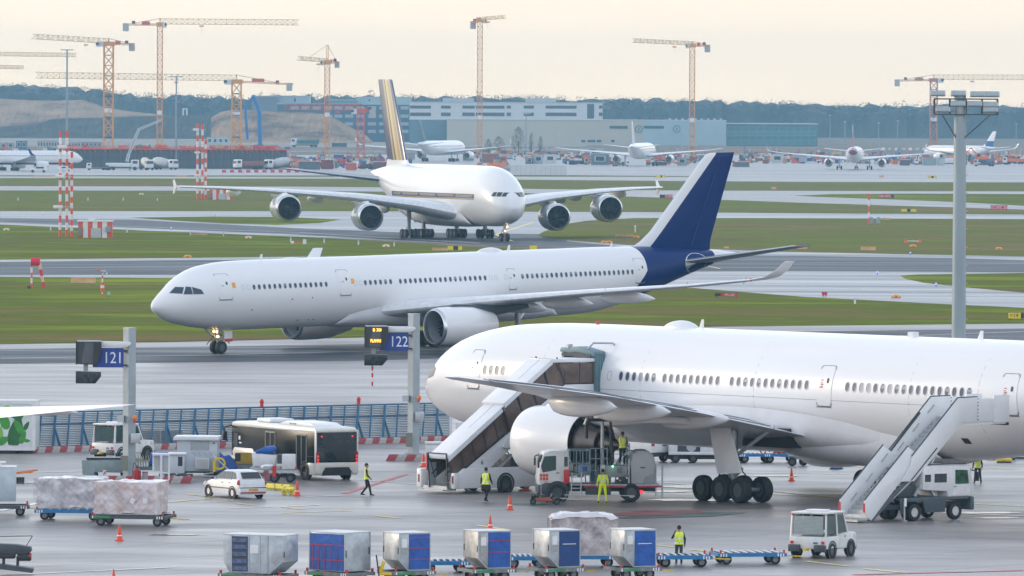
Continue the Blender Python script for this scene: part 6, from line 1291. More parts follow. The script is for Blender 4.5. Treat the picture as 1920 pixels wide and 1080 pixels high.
k=MB(CHS); k.bb(1.3,6.9,-.45,.45,.55,.8); k.prism([(2.2,.35),(2.35,.35),(2.5,.95),(3.6,.95),(3.75,.40),(5.05,.40),(5.1,1.0),(6.6,1.0),(6.6,1.15),(2.1,1.15)],-1.12,-1.0); k.prism([(2.2,.35),(2.35,.35),(2.5,.95),(3.6,.95),(3.75,.40),(5.05,.40),(5.1,1.0),(6.6,1.0),(6.6,1.15),(2.1,1.15)],1.0,1.12); k.bb(2.1,5.2,-1.0,1.0,1.05,1.12); k.build('chassis',t,bevel=.02)
k=MB(WHV); k.prism([(5.25,1.12),(6.85,1.12),(6.9,1.7),(6.72,2.65),(3.65,2.68),(3.6,1.5),(5.2,1.4)],-1.1,1.1); k.build('crew_cab',t,bevel=.06)
for s_ in (1,-1):
    GRN=mat('vest_green_glass',(.015,.09,.035),.1,var=.7,scale=4)  # mottled green carries the driver's vest seen through the pane
    k=MB(GRN); k.prism([(5.72,1.75),(6.62,1.75),(6.52,2.42),(5.72,2.45)],s_*1.1,s_*1.115); k.build('side_window',t); k=MB(GLS); k.bb(4.35,5.15,s_*1.1,s_*1.115,1.85,2.28); k.build('side_window',t); k=MB(GLS); k.bb(3.72,4.1,s_*1.1,s_*1.115,1.9,2.25); k.build('side_window',t)
    k=MB(WHV); k.bb(5.55,6.72,s_*1.105,s_*1.122,1.2,1.72); d=k.build('cab_door',t); k=MB(DGR); k.bb(5.6,5.75,s_*1.12,s_*1.14,1.6,1.64); k.build('handle',d)
    k=MB(BLP); k.bar((6.8,s_*1.1,2.4),(6.95,s_*1.35,2.35),.05); k.box((6.95,s_*1.35,2.1),(.1,.2,.45)); k.build('wing_mirror',t)
part(t,'front_bumper',CHS,(6.75,7.0,-1.1,1.1,.45,1.1),bevel=.05); part(t,'windscreen',GLS,(6.78,6.86,-1,1,1.75,2.5)); part(t,'roof_rack',DGR,(3.8,6.6,-.9,-.85,2.70,2.76),(3.8,6.6,.85,.9,2.70,2.76)); part(t,'warning_sign',WSH,(2.2,2.35,-1.3,-1.28,.75,1.15)); part(t,'engine_pack',DGR,(2.3,3.5,-.7,.7,1.15,1.75),bevel=.03)
wheels(t,.43,.3,[(x,y,.43) for x in (3.05,5.75) for y in (-.98,.98)],hub=HUB); wheels(t,.43,.3,[(3.05,y,.43) for y in (-.66,.66)])
k=MB(LGR); k.bar((3.3,-.8,1.2),(4.6,-.8,3.1),.12); k.bar((4.6,-.8,1.2),(3.5,-.8,2.6),.12); k.bar((4.9,-.6,1.15),(4.3,-.6,2.9),.15); k.bar((3.3,.8,1.2),(4.6,.8,3.1),.12); k.bar((1.2,-.7,.6),(3.9,-.7,2.5),.10); k.build('lifting_arms',t)
k=MB(LGR); k.tube((2.25,-1.25,.05),(2.25,-1.25,1.0),.04,n=8); k.box((2.25,-1.25,.05),(.2,.2,.06)); k.build('outrigger',t)
# ---- covered stairs ----
h=39; t=thing('covered_stairs','white covered passenger stairs with brown tinted side panes at the front airliner door','passenger stairs',place_by(851,926.5,0,-1.2,h),h)
BRN=mat('brown_tinted_pane',(.13,.085,.065),.12,spec=.7,var=.35,scale=1.2); FRM=mat('dark_window_bar',(.03,.035,.05),.5); CWH=mat('stairs_white',(.76,.77,.79),.4,coat=.1,var=.06,scale=1)
sl=lambda x:.8+x*.649; tp=lambda x:2.05+x*.70
for y,s_ in ((-1.12,-1),(.42,1)):
    xs_=[0,.75,1.5,2.25,3.0,3.75]                 # lower section
    for i in range(5):
        a,b=xs_[i]+.03,xs_[i+1]-.03; k=MB(BRN); k.prism([(a+.0,sl(a)+.05),(b,sl(b)+.05),(b-.35,tp(b-.35)-.05),(a-.35+.0,tp(a-.35)-.05)],y-.015,y+.015); k.build('pane',t)
    for i in range(6): x=xs_[i]; k=MB(FRM); k.bar((x,y,sl(x)),(x-.35,y,tp(x-.35)),.06); k.build('window_bar',t)
    y2=y+s_*.10; xs_=[3.7,4.65,5.55,6.45,7.35]
    for i in range(4):
        a,b=xs_[i]+.03,xs_[i+1]-.03; k=MB(BRN); k.prism([(a,sl(a)+.02),(b,sl(b)+.02),(b-.55,tp(b-.55)+.12),(a-.45,tp(a-.45)+.12)],y2-.015,y2+.015); k.build('pane',t)
    for i in range(5): x=xs_[i]; k=MB(FRM); k.bar((x,y2,sl(x)),(x-.5,y2,tp(x-.5)+.15),.06); k.build('window_bar',t)
    k=MB(BRN); k.bb(7.4,9.35,y2-.015,y2+.015,5.62,6.68); k.build('pane',t); k=MB(BRN); k.prism([(7.35,5.6),(7.4,6.68),(6.7,6.68)],y2-.015,y2+.015); k.build('pane',t)
    k=MB(FRM); k.bar((0,y,sl(0)),(7.4,y2,sl(7.4)),.07); k.bar((7.4,y2,5.6),(9.4,y2,5.6),.07); k.bar((8.4,y2,5.6),(8.4,y2,6.7),.06); k.build('window_bar',t)
    k=MB(CWH); k.prism([(0,.75),(3.7,sl(3.7)-.05),(4.1,2.5),(2.3,1.2),(2.0,.75)],y-.04,y+.04); k.build('lower_side_panel',t,bevel=.01)
    k=MB(CWH); k.prism([(3.2,sl(3.2)-.5),(3.75,sl(3.75)-.03),(7.4,5.55),(9.4,5.55),(9.4,4.85),(7.5,4.85),(4.4,2.35),(3.45,2.3)],y2-.04,y2+.04); k.build('upper_side_panel',t,bevel=.01)
for (x0,x1,off,w,nm) in ((-.35,3.55,0,.85,'lower_roof'),(3.3,6.5,.17,.95,'upper_roof')):
    k=MB(CWH); k.prism([(x0,tp(x0)+off),(x1,tp(x1)+off),(x1-.05,tp(x1)+off+.14),(x0-.06,tp(x0)+off+.14)],-.35-w,-.35+w); r_=k.build(nm,t,bevel=.02)
    k=MB(FRM); k.bar((x0,-.35,tp(x0)+off+.16),(x1,-.35,tp(x1)+off+.16),.03); 
    for f in (.0,.5,1): x=x0+(x1-x0)*f; k.bar((x,-.35-w,tp(x)+off+.15),(x,-.35+w,tp(x)+off+.15),.03)
    k.build('roof_seam',r_)
    k=MB(CWH); k.prism([(x0,tp(x0)+off-.12),(x1,tp(x1)+off-.12),(x1,tp(x1)+off+.02),(x0,tp(x0)+off+.02)],-.35-w-.02,-.35-w+.02); k.build('roof_fascia',r_)
k=MB(CWH); k.bb(6.4,9.4,-1.32,.62,6.72,6.92); k.build('platform_roof',t,bevel=.03)
GTL=mat('canopy_teal_grey',(.13,.22,.25),.5,var=.12,scale=1)
k=MB(GTL); k.bb(9.35,10.0,-1.42,-1.22,4.3,7.15); k.bb(9.35,10.0,1.22,1.42,4.9,7.3); k.prism([(-1.42,7.0),(1.42,7.2),(1.3,7.42),(0,7.5),(-1.42,7.25)],9.2,10.0,axis='X'); k.build('docking_canopy',t,bevel=.02)
for i in range(4): k=MB(GTL); k.bb(9.4+i*.16,9.5+i*.16,-1.46,-1.42,4.3,7.1); k.build('canopy_fold',t)
k=MB(FRM); k.prism([(-1.2,6.95),(1.2,7.0),(1.2,7.12),(0,7.22),(-1.2,7.1)],9.15,9.2,axis='X'); k.build('canopy_flap',t)
k=MB(LGR); 
for A,B in (((9.4,-.6,7.3),(9.6,-.9,7.7)),((9.6,-.9,7.7),(10.4,-1.6,7.7)),((10.4,-1.6,7.7),(10.55,-1.7,7.3)),((10.55,-1.7,7.3),(10.1,-1.5,6.4))): k.tube(A,B,.05,n=8)
k.box((9.3,.7,7.5),(.3,.15,.2)); k.build('canopy_rail',t)
part(t,'platform_floor',LGR,(7.2,9.9,-1.2,1.2,4.9,5.0)); 
tm=MB(LGR).bb(0,.32,-1.05,.38,-.05,0).mesh('stair_tread')
for i in range(22): inst(tm,'stair_tread',t,(.1+i*.33,0,.35+i*.215))
k=MB(CWH); k.prism([(.1,.28),(5.6,.28),(6.3,.6),(6.3,1.15),(5.6,1.32),(.55,1.32),(.1,1.05)],-1.45,-1.22); k.prism([(.1,.28),(5.6,.28),(6.3,.6),(6.3,1.15),(5.6,1.32),(.55,1.32),(.1,1.05)],1.22,1.45); k.build('chassis_side',t,bevel=.03)
k=MB(CWH); k.bb(-.35,.12,1.1,1.5,.28,1.25); k.build('corner_fender',t,bevel=.05); k=MB(CWH); k.bb(-.2,.12,-1.5,-1.2,.28,1.1); k.build('corner_fender',t,bevel=.05)
for y in (-1.36,1.3): part(t,'tail_light',MATS['dark_red_lens'],(-.37 if y>0 else -.22,-.34 if y>0 else -.19,y-.06,y+.06,.55,.95))
part(t,'chassis_deck',LGR,(1.5,6.2,-1.2,1.2,1.0,1.1)); part(t,'entry_step',LGR,(-.6,.3,-1.0,1.0,.16,.22),(-.3,.3,-1.0,1.0,.22,.4)); part(t,'entry_wall',mat('entry_panel_grey',(.34,.36,.37),.6),(-.4,.1,.40,.46,.3,1.6),(-.15,.1,-1.12,-1.06,.3,.9))
k=MB(FRM); 
for y in (-1.12,.42): k.bar((-.35,y,.3),(-.45,y,2.1),.06); k.bar((-.45,y,2.1),(0,y,sl(0)),.05)
k.bar((-.45,-1.12,2.1),(-.45,.42,2.1),.07); k.bar((-.3,-.9,1.0),(.8,-.9,1.9),.05); k.bar((-.3,.3,1.0),(.8,.3,1.9),.05); k.build('entry_frame',t); k=MB(RED); k.bb(-.5,-.4,.44,.50,1.2,2.1); k.build('red_edge',t)
for y in (-1.46,1.46): k=MB(BLP); k.arch((3.25,0,.47),1 if y>0 else -1,1.475,.48,.58); k.build('wheel_arch',t)
wheels(t,.47,.3,[(x,y,.47) for x in (3.25,) for y in (-1.335,1.335)]); wheels(t,.47,.3,[(6.6,y,.47) for y in (-1.1,1.1)])
k=MB(LGR); k.bar((3.0,-.9,1.1),(6.4,-.9,3.6),.12); k.bar((6.2,-.9,1.1),(5.2,-.9,2.9),.12); k.bar((3.0,.9,1.1),(6.4,.9,3.6),.12); k.bar((6.5,-.5,1.1),(6.9,-.5,4.6),.16); k.build('lifting_arms',t)
part(t,'engine_pack',DGR,(4.2,6.0,-.7,.7,1.1,1.9),bevel=.03); k=MB(BTP); k.box((4.9,-1.0,2.0),(.8,.05,.25),rot=(0,-.6,0)); k.build('blue_plate',t)
text('6',.35,FRM,'number',t,(1.9,-1.17,1.6),(R(90),0,0))
# ---- hydrant fuel dispenser truck ----
h=184; t=thing('fuel_truck','white cab hydrant fuelling truck with raised platform under the front airliner wing','fuel truck',place_by(1010,941,6.3,1.15,h),h)
X=lambda px:(1010+230-px)/36.6     # truck reads from its rear (0) to its front (6.3)
k=MB(WHV); k.prism([(4.75,.95),(6.25,.55),(6.32,1.2),(6.2,2.0),(6.05,2.5),(5.7,2.62),(4.75,2.62)],-1.12,1.12); k.build('cab',t,bevel=.06)
k=MB(DGR); k.prism([(5.0,.40),(6.3,.40),(6.34,.85),(5.9,.98),(5.0,.98)],-1.14,1.14); k.build('bumper',t,bevel=.04)
for s_ in (1,-1):
    k=MB(TGL); k.prism([(5.42,1.62),(6.1,1.5),(6.18,1.8),(6.02,2.32),(5.42,2.36)],s_*1.12,s_*1.14); k.build('side_window',t); k=MB(TGL); k.bb(4.82,5.0,s_*1.12,s_*1.13,1.8,2.3); k.build('side_window',t)
    k=MB(BLP); k.arch((5.35,0,.47),s_,1.16,.48,.60); k.build('wheel_arch',t); k=MB(BLP); k.bar((6.2,s_*1.12,2.3),(6.35,s_*1.3,2.2),.05); k.box((6.33,s_*1.32,1.95),(.1,.16,.4)); k.build('wing_mirror',t)
    k=MB(WHV); k.bb(5.2,6.12,s_*1.115,s_*1.135,1.05,1.60); d=k.build('cab_door',t); k=MB(DGR); k.bb(5.25,5.4,s_*1.13,s_*1.15,1.45,1.5); k.build('handle',d)
    k=MB(mat('fuel_logo_red',(.60,.09,.03),.5)); 
    for i in range(3):
        for j in range(2): k.bb(5.82+i*.15,5.94+i*.15,s_*1.14,s_*1.15,1.10+j*.18,1.25+j*.18)
    k.build('logo_blocks',t)
text('571',.16,MATS['fuel_logo_red'],'lettering',t,(5.95,1.155,.99),(R(90),0,pi)); part(t,'windscreen',TGL,(6.14,6.2,-1,1,1.6,2.4))
part(t,'red_cabinet',RED,(4.72,5.02,.9,1.22,.95,1.65),bevel=.03); part(t,'chassis',DGR,(.2,6.0,-.45,.45,.5,.85)); part(t,'red_side_rail',mat('side_rail_red',(.42,.03,.05),.4),(0,4.0,1.10,1.14,.74,.84),(0,4.0,-1.14,-1.10,.74,.84))
part(t,'equipment_skirt',mat('skirt_dark',(.06,.07,.08),.6),(2.6,3.9,.95,1.08,.35,.74),bevel=.02); part(t,'deck',LGR,(.1,4.7,-1.1,1.1,.84,.90))
PLB=mat('platform_blue_grey',(.20,.28,.34),.45,var=.15)
k=MB(PLB); x0,x1=X(1104),X(1068); 
for z in (1.45,1.95,2.62): k.bar((x0,1.05,z),(x1,1.05,z),.05); k.bar((x0,-.6,z),(x1,-.6,z),.05); k.bar((x0,-.6,z),(x0,1.05,z),.05); k.bar((x1,-.6,z),(x1,1.05,z),.05)
for x in (x0,x0+.33,x0+.66,x1): k.bar((x,1.05,1.4),(x,1.05,2.65),.05); k.bar((x,-.6,1.4),(x,-.6,2.65),.05)
k.bb(x0,x1,-.6,1.05,1.34,1.42); k.build('fuelling_platform',t)
k=MB(PLB); xa,xb=X(1138),X(1106)
for z in (1.0,1.6,2.2,2.72): k.bar((xa,.9,z),(xb,.9,z),.05)
for i in range(4): x=xa+(xb-xa)*i/3; k.bar((x,.9,.9),(x,.9,2.75),.06)
k.use(mat('rack_dark_blue',(.05,.09,.14),.5)); k.bb(xa+.08,xb-.08,.3,.8,.95,1.5); k.build('hose_rack',t)
k=MB(PLB); k.bb(x0-.1,x1-.4,1.0,1.04,1.5,1.9); k.use(BTP).bb(x0+.1,x0+.35,1.06,1.09,1.55,1.8); k.build('platform_panel',t)
k=MB(LGR); 
for i in range(4): k.bb(X(1088),X(1070),.95,1.2,.40+i*.28,.44+i*.28)
k.bar((X(1070),1.2,.3),(X(1070)-.05,1.1,1.5),.05); k.bar((X(1088),1.2,.3),(X(1088)-.05,1.1,1.5),.05); k.build('ladder',t)
k=MB(LGR); xm=X(1131); k.tube((xm,.2,1.2),(xm,.2,4.1),.10,.085,12); k.build('lift_mast',t,smooth=True)
k=MB(BLP); k.box((X(1127),.2,4.15),(1.3,.25,.16)); k.tube((X(1101),.2,4.1),(X(1101),.2,3.2),.09,n=10); k.tube((X(1146),.2,4.05),(X(1147),.2,3.1),.07,n=10); k.tube((X(1147),.2,3.1),(X(1150),.3,2.1),.10,n=10); k.tube((X(1150),.3,2.1),(X(1140),.3,1.3),.10,n=10); k.build('delivery_hose',t,smooth=True)
k=MB(LGR); k.tube((X(1098),.2,3.9),(X(1102),.2,4.2),.09,n=10); k.tube((X(1102),.2,4.2),(X(1112),.2,4.25),.09,n=10); k.build('hose_coupling',t,smooth=True)
for i,px in enumerate((1104,1112)):
    k=MB(BLP); a=Vector((X(px),.2,4.2)); k.tube(a,(X(px-1),.2,4.6),.06,n=8); k.tube((X(px-1),.2,4.6),(X(px+1),.2,4.95),.06,n=8); k.box((X(px+1),.2,5.0),(.18,.18,.12)); k.build('wing_hose',t,smooth=True)
k=MB(mat('machinery_grey',(.16,.19,.21),.5,metal=.3,var=.3,scale=5)); rr2=random.Random(5)
for i in range(46): x=rr2.uniform(1.75,4.15); z=rr2.uniform(.95,1.75); k.box((x,rr2.uniform(-.6,1.0),z),(rr2.uniform(.1,.4),rr2.uniform(.1,.4),rr2.uniform(.08,.35)))
for i in range(10): x=rr2.uniform(1.7,3.9); k.tube((x,1.0,rr2.uniform(.9,1.2)),(x+rr2.uniform(-.3,.3),.9,rr2.uniform(1.3,1.9)),.035,n=6)
k.build('pump_machinery',t,kind='stuff')
part(t,'control_panel',LGR,(2.9,3.15,.95,1.08,1.45,1.9),bevel=.02); part(t,'meter_cabinet',mat('cabinet_grey',(.28,.32,.34),.4),(1.75,2.9,-.3,1.0,1.25,1.85),bevel=.04); k=MB(mat('green_led',(.1,1,.3),.3,emit=(.1,1,.3),estr=4)); k.sphere((X(1148),1.12,1.82),.05); k.build('indicator_lamp',t)
TK=mat('tank_cabinet_grey',(.46,.49,.51),.35,var=.06); k=MB(TK); P=[(.35,.90),(1.55,.90),(1.6,2.0),(1.45,2.45),(1.2,2.62),(.7,2.62),(.42,2.40),(.30,1.9)]; k.prism(P,-1.0,1.0); tk=k.build('reel_cabinet',t,bevel=.06); k=MB(GRY); k.prism([(.32,.92),(1.0,.92),(.85,1.25),(.55,1.42),(.32,1.4)],1.0,1.02); k.build('lower_panel',tk); k=MB(DGR); k.bb(.85,1.1,1.02,1.05,1.72,1.78); k.build('handle',tk)
k=MB(PLB); 
for z in (2.2,2.6): k.bar((1.65,-.8,z),(1.65,.9,z),.05)
for y in (-.8,0,.9): k.bar((1.65,y,1.8),(1.65,y,3.0),.05); k.bar((2.2,y,1.8),(1.65,y,2.9),.05)
k.build('access_rail',t); k=MB(LGR); k.bar((1.68,1.05,.95),(1.68,1.05,2.2),.06); k.build('grab_rail',t)
k=MB(LGR)
for y in (1.05,.75): k.bar((-.05,y,.15),(-.05,y,1.95),.06); k.bar((.28,y,.2),(.28,y,1.9),.05)
for i in range(6): k.bar((-.05,.75,.3+i*.28),(-.05,1.05,.3+i*.28),.04)
k.bar((-.05,1.05,1.95),(.28,1.05,1.9),.05); k.build('rear_ladder',t)
part(t,'lamp',MATS['red_glow'],(.95,1.25,1.10,1.15,.42,.60)); k=MB(LGR); k.bar((1.4,1.15,.32),(5.0,1.15,.36),.045); k.build('guard_rail',t); part(t,'outrigger',LGR,(1.35,1.65,1.0,1.15,.08,.3))
wheels(t,.47,.3,[(x,y,.47) for x in (1.55,5.35) for y in (-1.02,1.02)]); wheels(t,.47,.3,[(1.55,y,.47) for y in (-.66,.66)]); part(t,'mudguard',BLP,(.85,2.2,-1.1,-.7,.9,.96),(.85,2.2,.7,1.09,.88,.93))
fuel=t
w_=t.matrix_basis if False else None
hh=R(184); lx,ly=1.95,.2; person(0,0,80,'person in yellow vest standing on the fuel truck deck below the wing',h=1.66,pose='arms_front',loc=(fuel.location.x+lx*cos(hh)-ly*sin(hh),fuel.location.y+lx*sin(hh)+ly*cos(hh)),z0=1.87,under=NVC)
# red hydrant trolley on the ground beside the fuel truck
t=thing('hydrant_trolley','small red and grey hydrant hose trolley lying on the ground at the fuel truck front','hose trolley',G(1018,946)); k=MB(mat('trolley_red',(.40,.10,.06),.5,var=.3)); k.bb(-.35,.6,-.3,.3,.18,.36); k.build('frame',t,bevel=.03)
k=MB(DGR); 
for i in range(14): k.box((rr2.uniform(-.6,.9),rr2.uniform(-.3,.3),rr2.uniform(.12,.5)),(.22,.18,.12),rot=(i,i*.4,i*.9))
k.build('couplings',t,kind='stuff'); wheels(t,.16,.09,[(-.5,y,.16) for y in (-.3,.3)]+[(.7,y,.16) for y in (-.3,.3)]); k=MB(LGR); k.bar((.6,0,.35),(1.9,.1,.25),.05); k.bar((-.1,0,.3),(-.1,0,1.3),.03); k.build('tow_bar',t)
k=MB(mat('wet_green_mat',(.02,.12,.09),.5)); k.lathe([(.012,.9),(.02,.86)],(-.7,-.1,0),'Z',16); k.build('drip_mat',t)
# ---- white van, trailer and dollies beyond ----
h=133; t=thing('van','white panel van parked behind the fuel truck under the airliner belly','van',place_by(1222,868,-2.2,.9,h),h)
k=MB(WHV); k.prism([(-2.2,.35),(2.3,.35),(2.35,.85),(1.75,1.08),(1.2,1.75),(-2.1,1.82),(-2.22,1.0)],-.9,.9); k.build('body',t,bevel=.08)
k=MB(GLS); k.bb(-2.26,-2.2,-.55,-.05,1.25,1.42); k.build('rear_badge_panel',t); k=MB(GLS); k.prism([(1.25,1.1),(1.7,1.1),(1.2,1.65),(.6,1.68),(.6,1.1)],.89,.91); k.build('side_window',t); k=MB(GLS); k.prism([(1.25,1.1),(1.7,1.1),(1.2,1.65),(.6,1.68),(.6,1.1)],-.91,-.89); k.build('side_window',t)
for s_ in (1,-1):
    part(t,'tail_light',MATS['tail_lamp_red'],(-2.27,-2.15,s_*.74,s_*.90,.95,1.45)); part(t,'side_moulding',BLP,(-1.9,1.9,s_*.905,s_*.92,.6,.68))
part(t,'rear_bumper',BLP,(-2.3,-2.15,-.9,.9,.35,.58)); part(t,'handle',BLP,(-2.26,-2.2,-.2,.1,.95,1.0)); wheels(t,.32,.22,[(x,y,.32) for x in (-1.4,1.5) for y in (-.8,.8)])
t=thing('equipment_trailer','long white low trailer with open dark bays beyond the front airliner main gear','trailer',G(1300,868),2); k=MB(WHV); k.bb(-1.4,2.6,0,1.8,.45,.62); k.bb(.4,2.6,.1,1.6,.62,1.35); k.bb(-1.4,-.9,.1,1.6,.62,1.35); k.build('bed',t,bevel=.03)
k=MB(DGR); k.bb(-.9,.4,.3,1.5,.62,1.25); k.build('machine_bay',t); k=MB(LGR); k.lathe([(-.02,.28),(.1,.28)],(-.1,.25,.9),'Y',16); k.build('hose_reel',t); wheels(t,.25,.15,[(x,y,.25) for x in (-1,.0,1.6) for y in (.1,1.6)]); k=MB(BLP); k.bb(-1.6,2.8,.3,1.5,.2,.45); k.build('skirt',t)
DK=mat('dolly_roller_metal',(.40,.42,.44),.35,metal=.6); DGN=mat('dolly_green',(.04,.24,.10),.5,var=.3); DST=mat('dolly_grey',(.20,.22,.23),.5,metal=.2,var=.3,scale=4)
def dolly(px,py,h,label,L=3.2,Wd=2.3,m_=BPT,rollers=True,zb=.52,group=None,front=DGN,loc=None,nroll=7):
    t=thing('cargo_dolly',label,'cargo dolly',loc or G(px,py),h,group)
    k=MB(m_); k.bb(-L/2,L/2,-Wd/2,-Wd/2+.1,zb-.16,zb); k.bb(-L/2,L/2,Wd/2-.1,Wd/2,zb-.16,zb); k.bb(-L/2,-L/2+.1,-Wd/2+.1,Wd/2-.1,zb-.14,zb-.01); k.bb(L/2-.1,L/2,-Wd/2+.1,Wd/2-.1,zb-.14,zb-.01); k.bb(-L/2+.1,L/2-.1,-.08,.08,zb-.16,zb-.04); k.build('frame',t)
    if rollers:
        rm_=MB(DK).tube((0,-Wd/2+.14,0),(0,Wd/2-.14,0),.045,n=8).mesh('roller')
        for i in range(nroll): inst(rm_,'roller',t,(-L/2+.3+i*(L-.6)/(nroll-1),0,zb+.005))
        k=MB(m_); [k.bb(-L/2+.1,L/2-.1,y,y+.12,zb-.03,zb-.005) for y in (-.55,.45)]; k.build('cross_member',t)
    for sx_ in (-1,1):
        for sy_ in (-1,1): k=MB(RED); k.bb(sx_*(L/2-.12)-.04,sx_*(L/2-.12)+.04,sy_*(Wd/2-.05)-.04,sy_*(Wd/2-.05)+.04,zb,zb+.14); k.build('corner_stop',t)
    k=MB(WSH); 
    for i in range(3): k.bb(-L/2+.10+i*.12,-L/2+.16+i*.12,-Wd/2-.012,-Wd/2,zb-.15,zb-.02); k.bb(L/2-.42+i*.12,L/2-.36+i*.12,-Wd/2-.012,-Wd/2,zb-.15,zb-.02)
    k.build('striped_marker',t); k=MB(DGR)
    for x in (-L/2+.45,L/2-.45): k.bar((x,-Wd/2+.35,.24),(x,Wd/2-.35,.24),.07); k.bb(x-.15,x+.15,-.2,.2,.24,zb-.16)
    k.build('axle',t); wheels(t,.23,.13,[(x,y,.23) for x in (-L/2+.45,L/2-.45) for y in (-Wd/2+.30,Wd/2-.30)],hub=DST)
    k=MB(YEL if front else DGR); k.bar((L/2,0,.36),(L/2+.75,0,.32),.05); k.bar((L/2+.75,-.08,.32),(L/2+.9,-.08,.32),.04); k.bar((L/2+.75,.08,.32),(L/2+.9,.08,.32),.04); k.build('tow_bar',t)
    if m_ is not BPT: k=MB(front); k.bb(-L/2+.2,-L/2+1.0,-Wd/2-.02,-Wd/2,zb-.14,zb-.03); k.build('painted_bumper',t)
    return t
dolly(1415,867,8,'blue flat dolly in the first place seen beneath the front airliner belly',L=2.2,Wd=1.6,group='blue dollies under the belly'); dolly(1462,867,8,'blue flat dolly with red box on it seen beneath the front airliner belly',L=2.2,Wd=1.6,group='blue dollies under the belly')
part(bpy.data.objects[-1] if False else thing('red_case','small red case on the right hand blue dolly under the belly','case',(G(1462,867)+Vector((0,0,.54)))),'case_body',RED,(-.35,.35,-.3,.3,0,.28),bevel=.03)
t=thing('wheel_chocks','dark blue chocks lying on the apron beyond the aft belly','wheel chock',G(1566,880)); k=MB(mat('chock_blue',(.02,.07,.2),.6)); k.prism([(-.35,0),(.35,0),(.1,.25),(-.1,.25)],-.1,.1); k.build('chock',t); k=MB(MATS['chock_blue']); k.prism([(-.1,0),(.5,0),(.25,.2),(.1,.2)],.3,.5); k.build('chock',t)
t=thing('tow_cart','low equipment cart whose two wheels show beside the blue dollies','cart',G(1492,874)); part(t,'bed',DST,(-.4,.6,0,.8,.4,.6)); wheels(t,.25,.15,[(-.2,0,.25),(.45,.6,.25)])
for px,py,w,c,lb in ((1868,862,1.1,RED,'red equipment strip far under the rear fuselage'),(1883,868,.9,YEL,'yellow box on the ground under the rear fuselage'),(1895,862,.6,BLU,'blue cabinet under the rear fuselage near the frame edge'),(1910,860,.8,WHV,'white cabinet at the right frame edge under the fuselage')):
    t=thing('equipment_box',lb,'equipment box',G(px,py)); h_={RED:.3,YEL:.25,BLU:.9,WHV:.5}[c]; k=MB(c); k.bb(-w/2,w/2,0,.6,.08,h_); k.build('case',t,bevel=.03); k=MB(DGR); k.bb(-w/2+.05,w/2-.05,.1,.5,0,.08); k.build('feet',t); k=MB(DGR); k.bb(-.1,.1,-.02,0,h_*.5,h_*.6); k.build('handle',t)
# ---- tug train and container row ----
t0=dolly(1402,1057,11,'empty blue roller dolly coupled behind the white tow tractor',L=3.1,Wd=1.9,nroll=8)
dolly(1278,1062,6,'empty blue roller dolly right of the rightmost blue curtain container',L=2.5,Wd=1.9,nroll=7)
dolly(1093,1062,4,'blue dolly carrying the wrapped pallet between two curtain containers',L=3.0,Wd=1.8,rollers=False)
dolly(985,1064,4,'empty blue dolly showing between the fourth and fifth containers',L=2.0,Wd=1.8); dolly(833,1073,4,'empty blue dolly showing between the third and fourth containers',L=2.2,Wd=1.8)
CSI=mat('container_silver',(.46,.50,.54),.42,metal=.3,var=.32,scale=1.6,bump=.6,bscale=2.5,rvar=.15); CDI=mat('container_dirty_silver',(.42,.42,.42),.42,metal=.3,var=.40,scale=1.6,bump=.5,bscale=2); CTOP=mat('container_top_white',(.62,.63,.64),.45,var=.1)
def uld(px,py,h,label,w=1.45,d=1.53,H_=1.56,cut='L',side=CSI,straps=(.35,.75),z0=.56,dol=True,dlab=None,dm=DST,strip=True,curt=BTP):
    """container on a dolly; curtain face looks to -y, solid face to -x"""
    g=G(px,py); t=thing('cargo_container',label,'cargo container',(g.x,g.y,z0),h)
    x0=-w/2-(0); x1=w/2
    P=[(x0+.42,0),(x1,0),(x1,H_),(x0,H_),(x0,.42)] if cut=='L' else ([(x0,0),(x1-.5,0),(x1,.5),(x1,H_),(x0,H_)] if cut=='R' else [(x0,0),(x1,0),(x1,H_),(x0,H_)])
    k=MB(side); k.prism(P,-d/2,d/2); k.build('shell',t,bevel=.012)
    k=MB(CTOP); k.bb(x0-.015,x1+.015,-d/2-.015,d/2+.015,H_,H_+.03); k.build('roof',t)
    E_=MB(LGR); n_=len(P)
    for i in range(n_): 
        a,b=P[i],P[(i+1)%n_]; E_.bar((a[0],-d/2-.008,a[1]),(b[0],-d/2-.008,b[1]),.035)
    E_.bar((x0,d/2,.42 if cut=='L' else 0),(x0,d/2,H_),.035); E_.bar((x0-.008,-d/2,H_),(x0-.008,d/2,H_),.03); E_.build('edge_frame',t)
    cx0=x0+(.46 if strip else .04); k=MB(curt); k.bb(cx0,x1-.03,-d/2-.025,-d/2-.005,.04,H_-.04); c=k.build('curtain',t)
    for z in straps: k=MB(mat('red_strap',(.45,.02,.06),.5)); k.bb(cx0,x1-.03,-d/2-.034,-d/2-.026,z*H_*.95,z*H_*.95+.03); k.build('strap',c)
    if not straps or len(straps)<2: k=MB(WSH); k.bb(cx0+.15,x1-.2,-d/2-.03,-d/2-.026,.62*H_,.64*H_); k.build('printed_line',c)
    if strip: k=MB(WSH); k.bb(x0+.12,x0+.36,-d/2-.02,-d/2-.012,.62*H_,.85*H_); k.build('label_plate',t); k=MB(STL); k.bb(x0+.10,x0+.38,-d/2-.02,-d/2-.012,.42*H_,.60*H_); k.build('document_pocket',t)
    for y in (-d/2+.06,d/2-.06): k=MB(DGR); k.bb(x0-.03,x0,y-.02,y+.02,.45*H_,.62*H_); k.build('latch',t)
    if dol: dolly(px,py,h,dlab,L=w+.55,Wd=d+.1,m_=dm,rollers=False,loc=g)
    return t
uld(762,1092,27,'third container from the left, silver with blue curtain and dark sloped foot',dlab='grey and green dolly under the third container',straps=(.30,.62,.92))
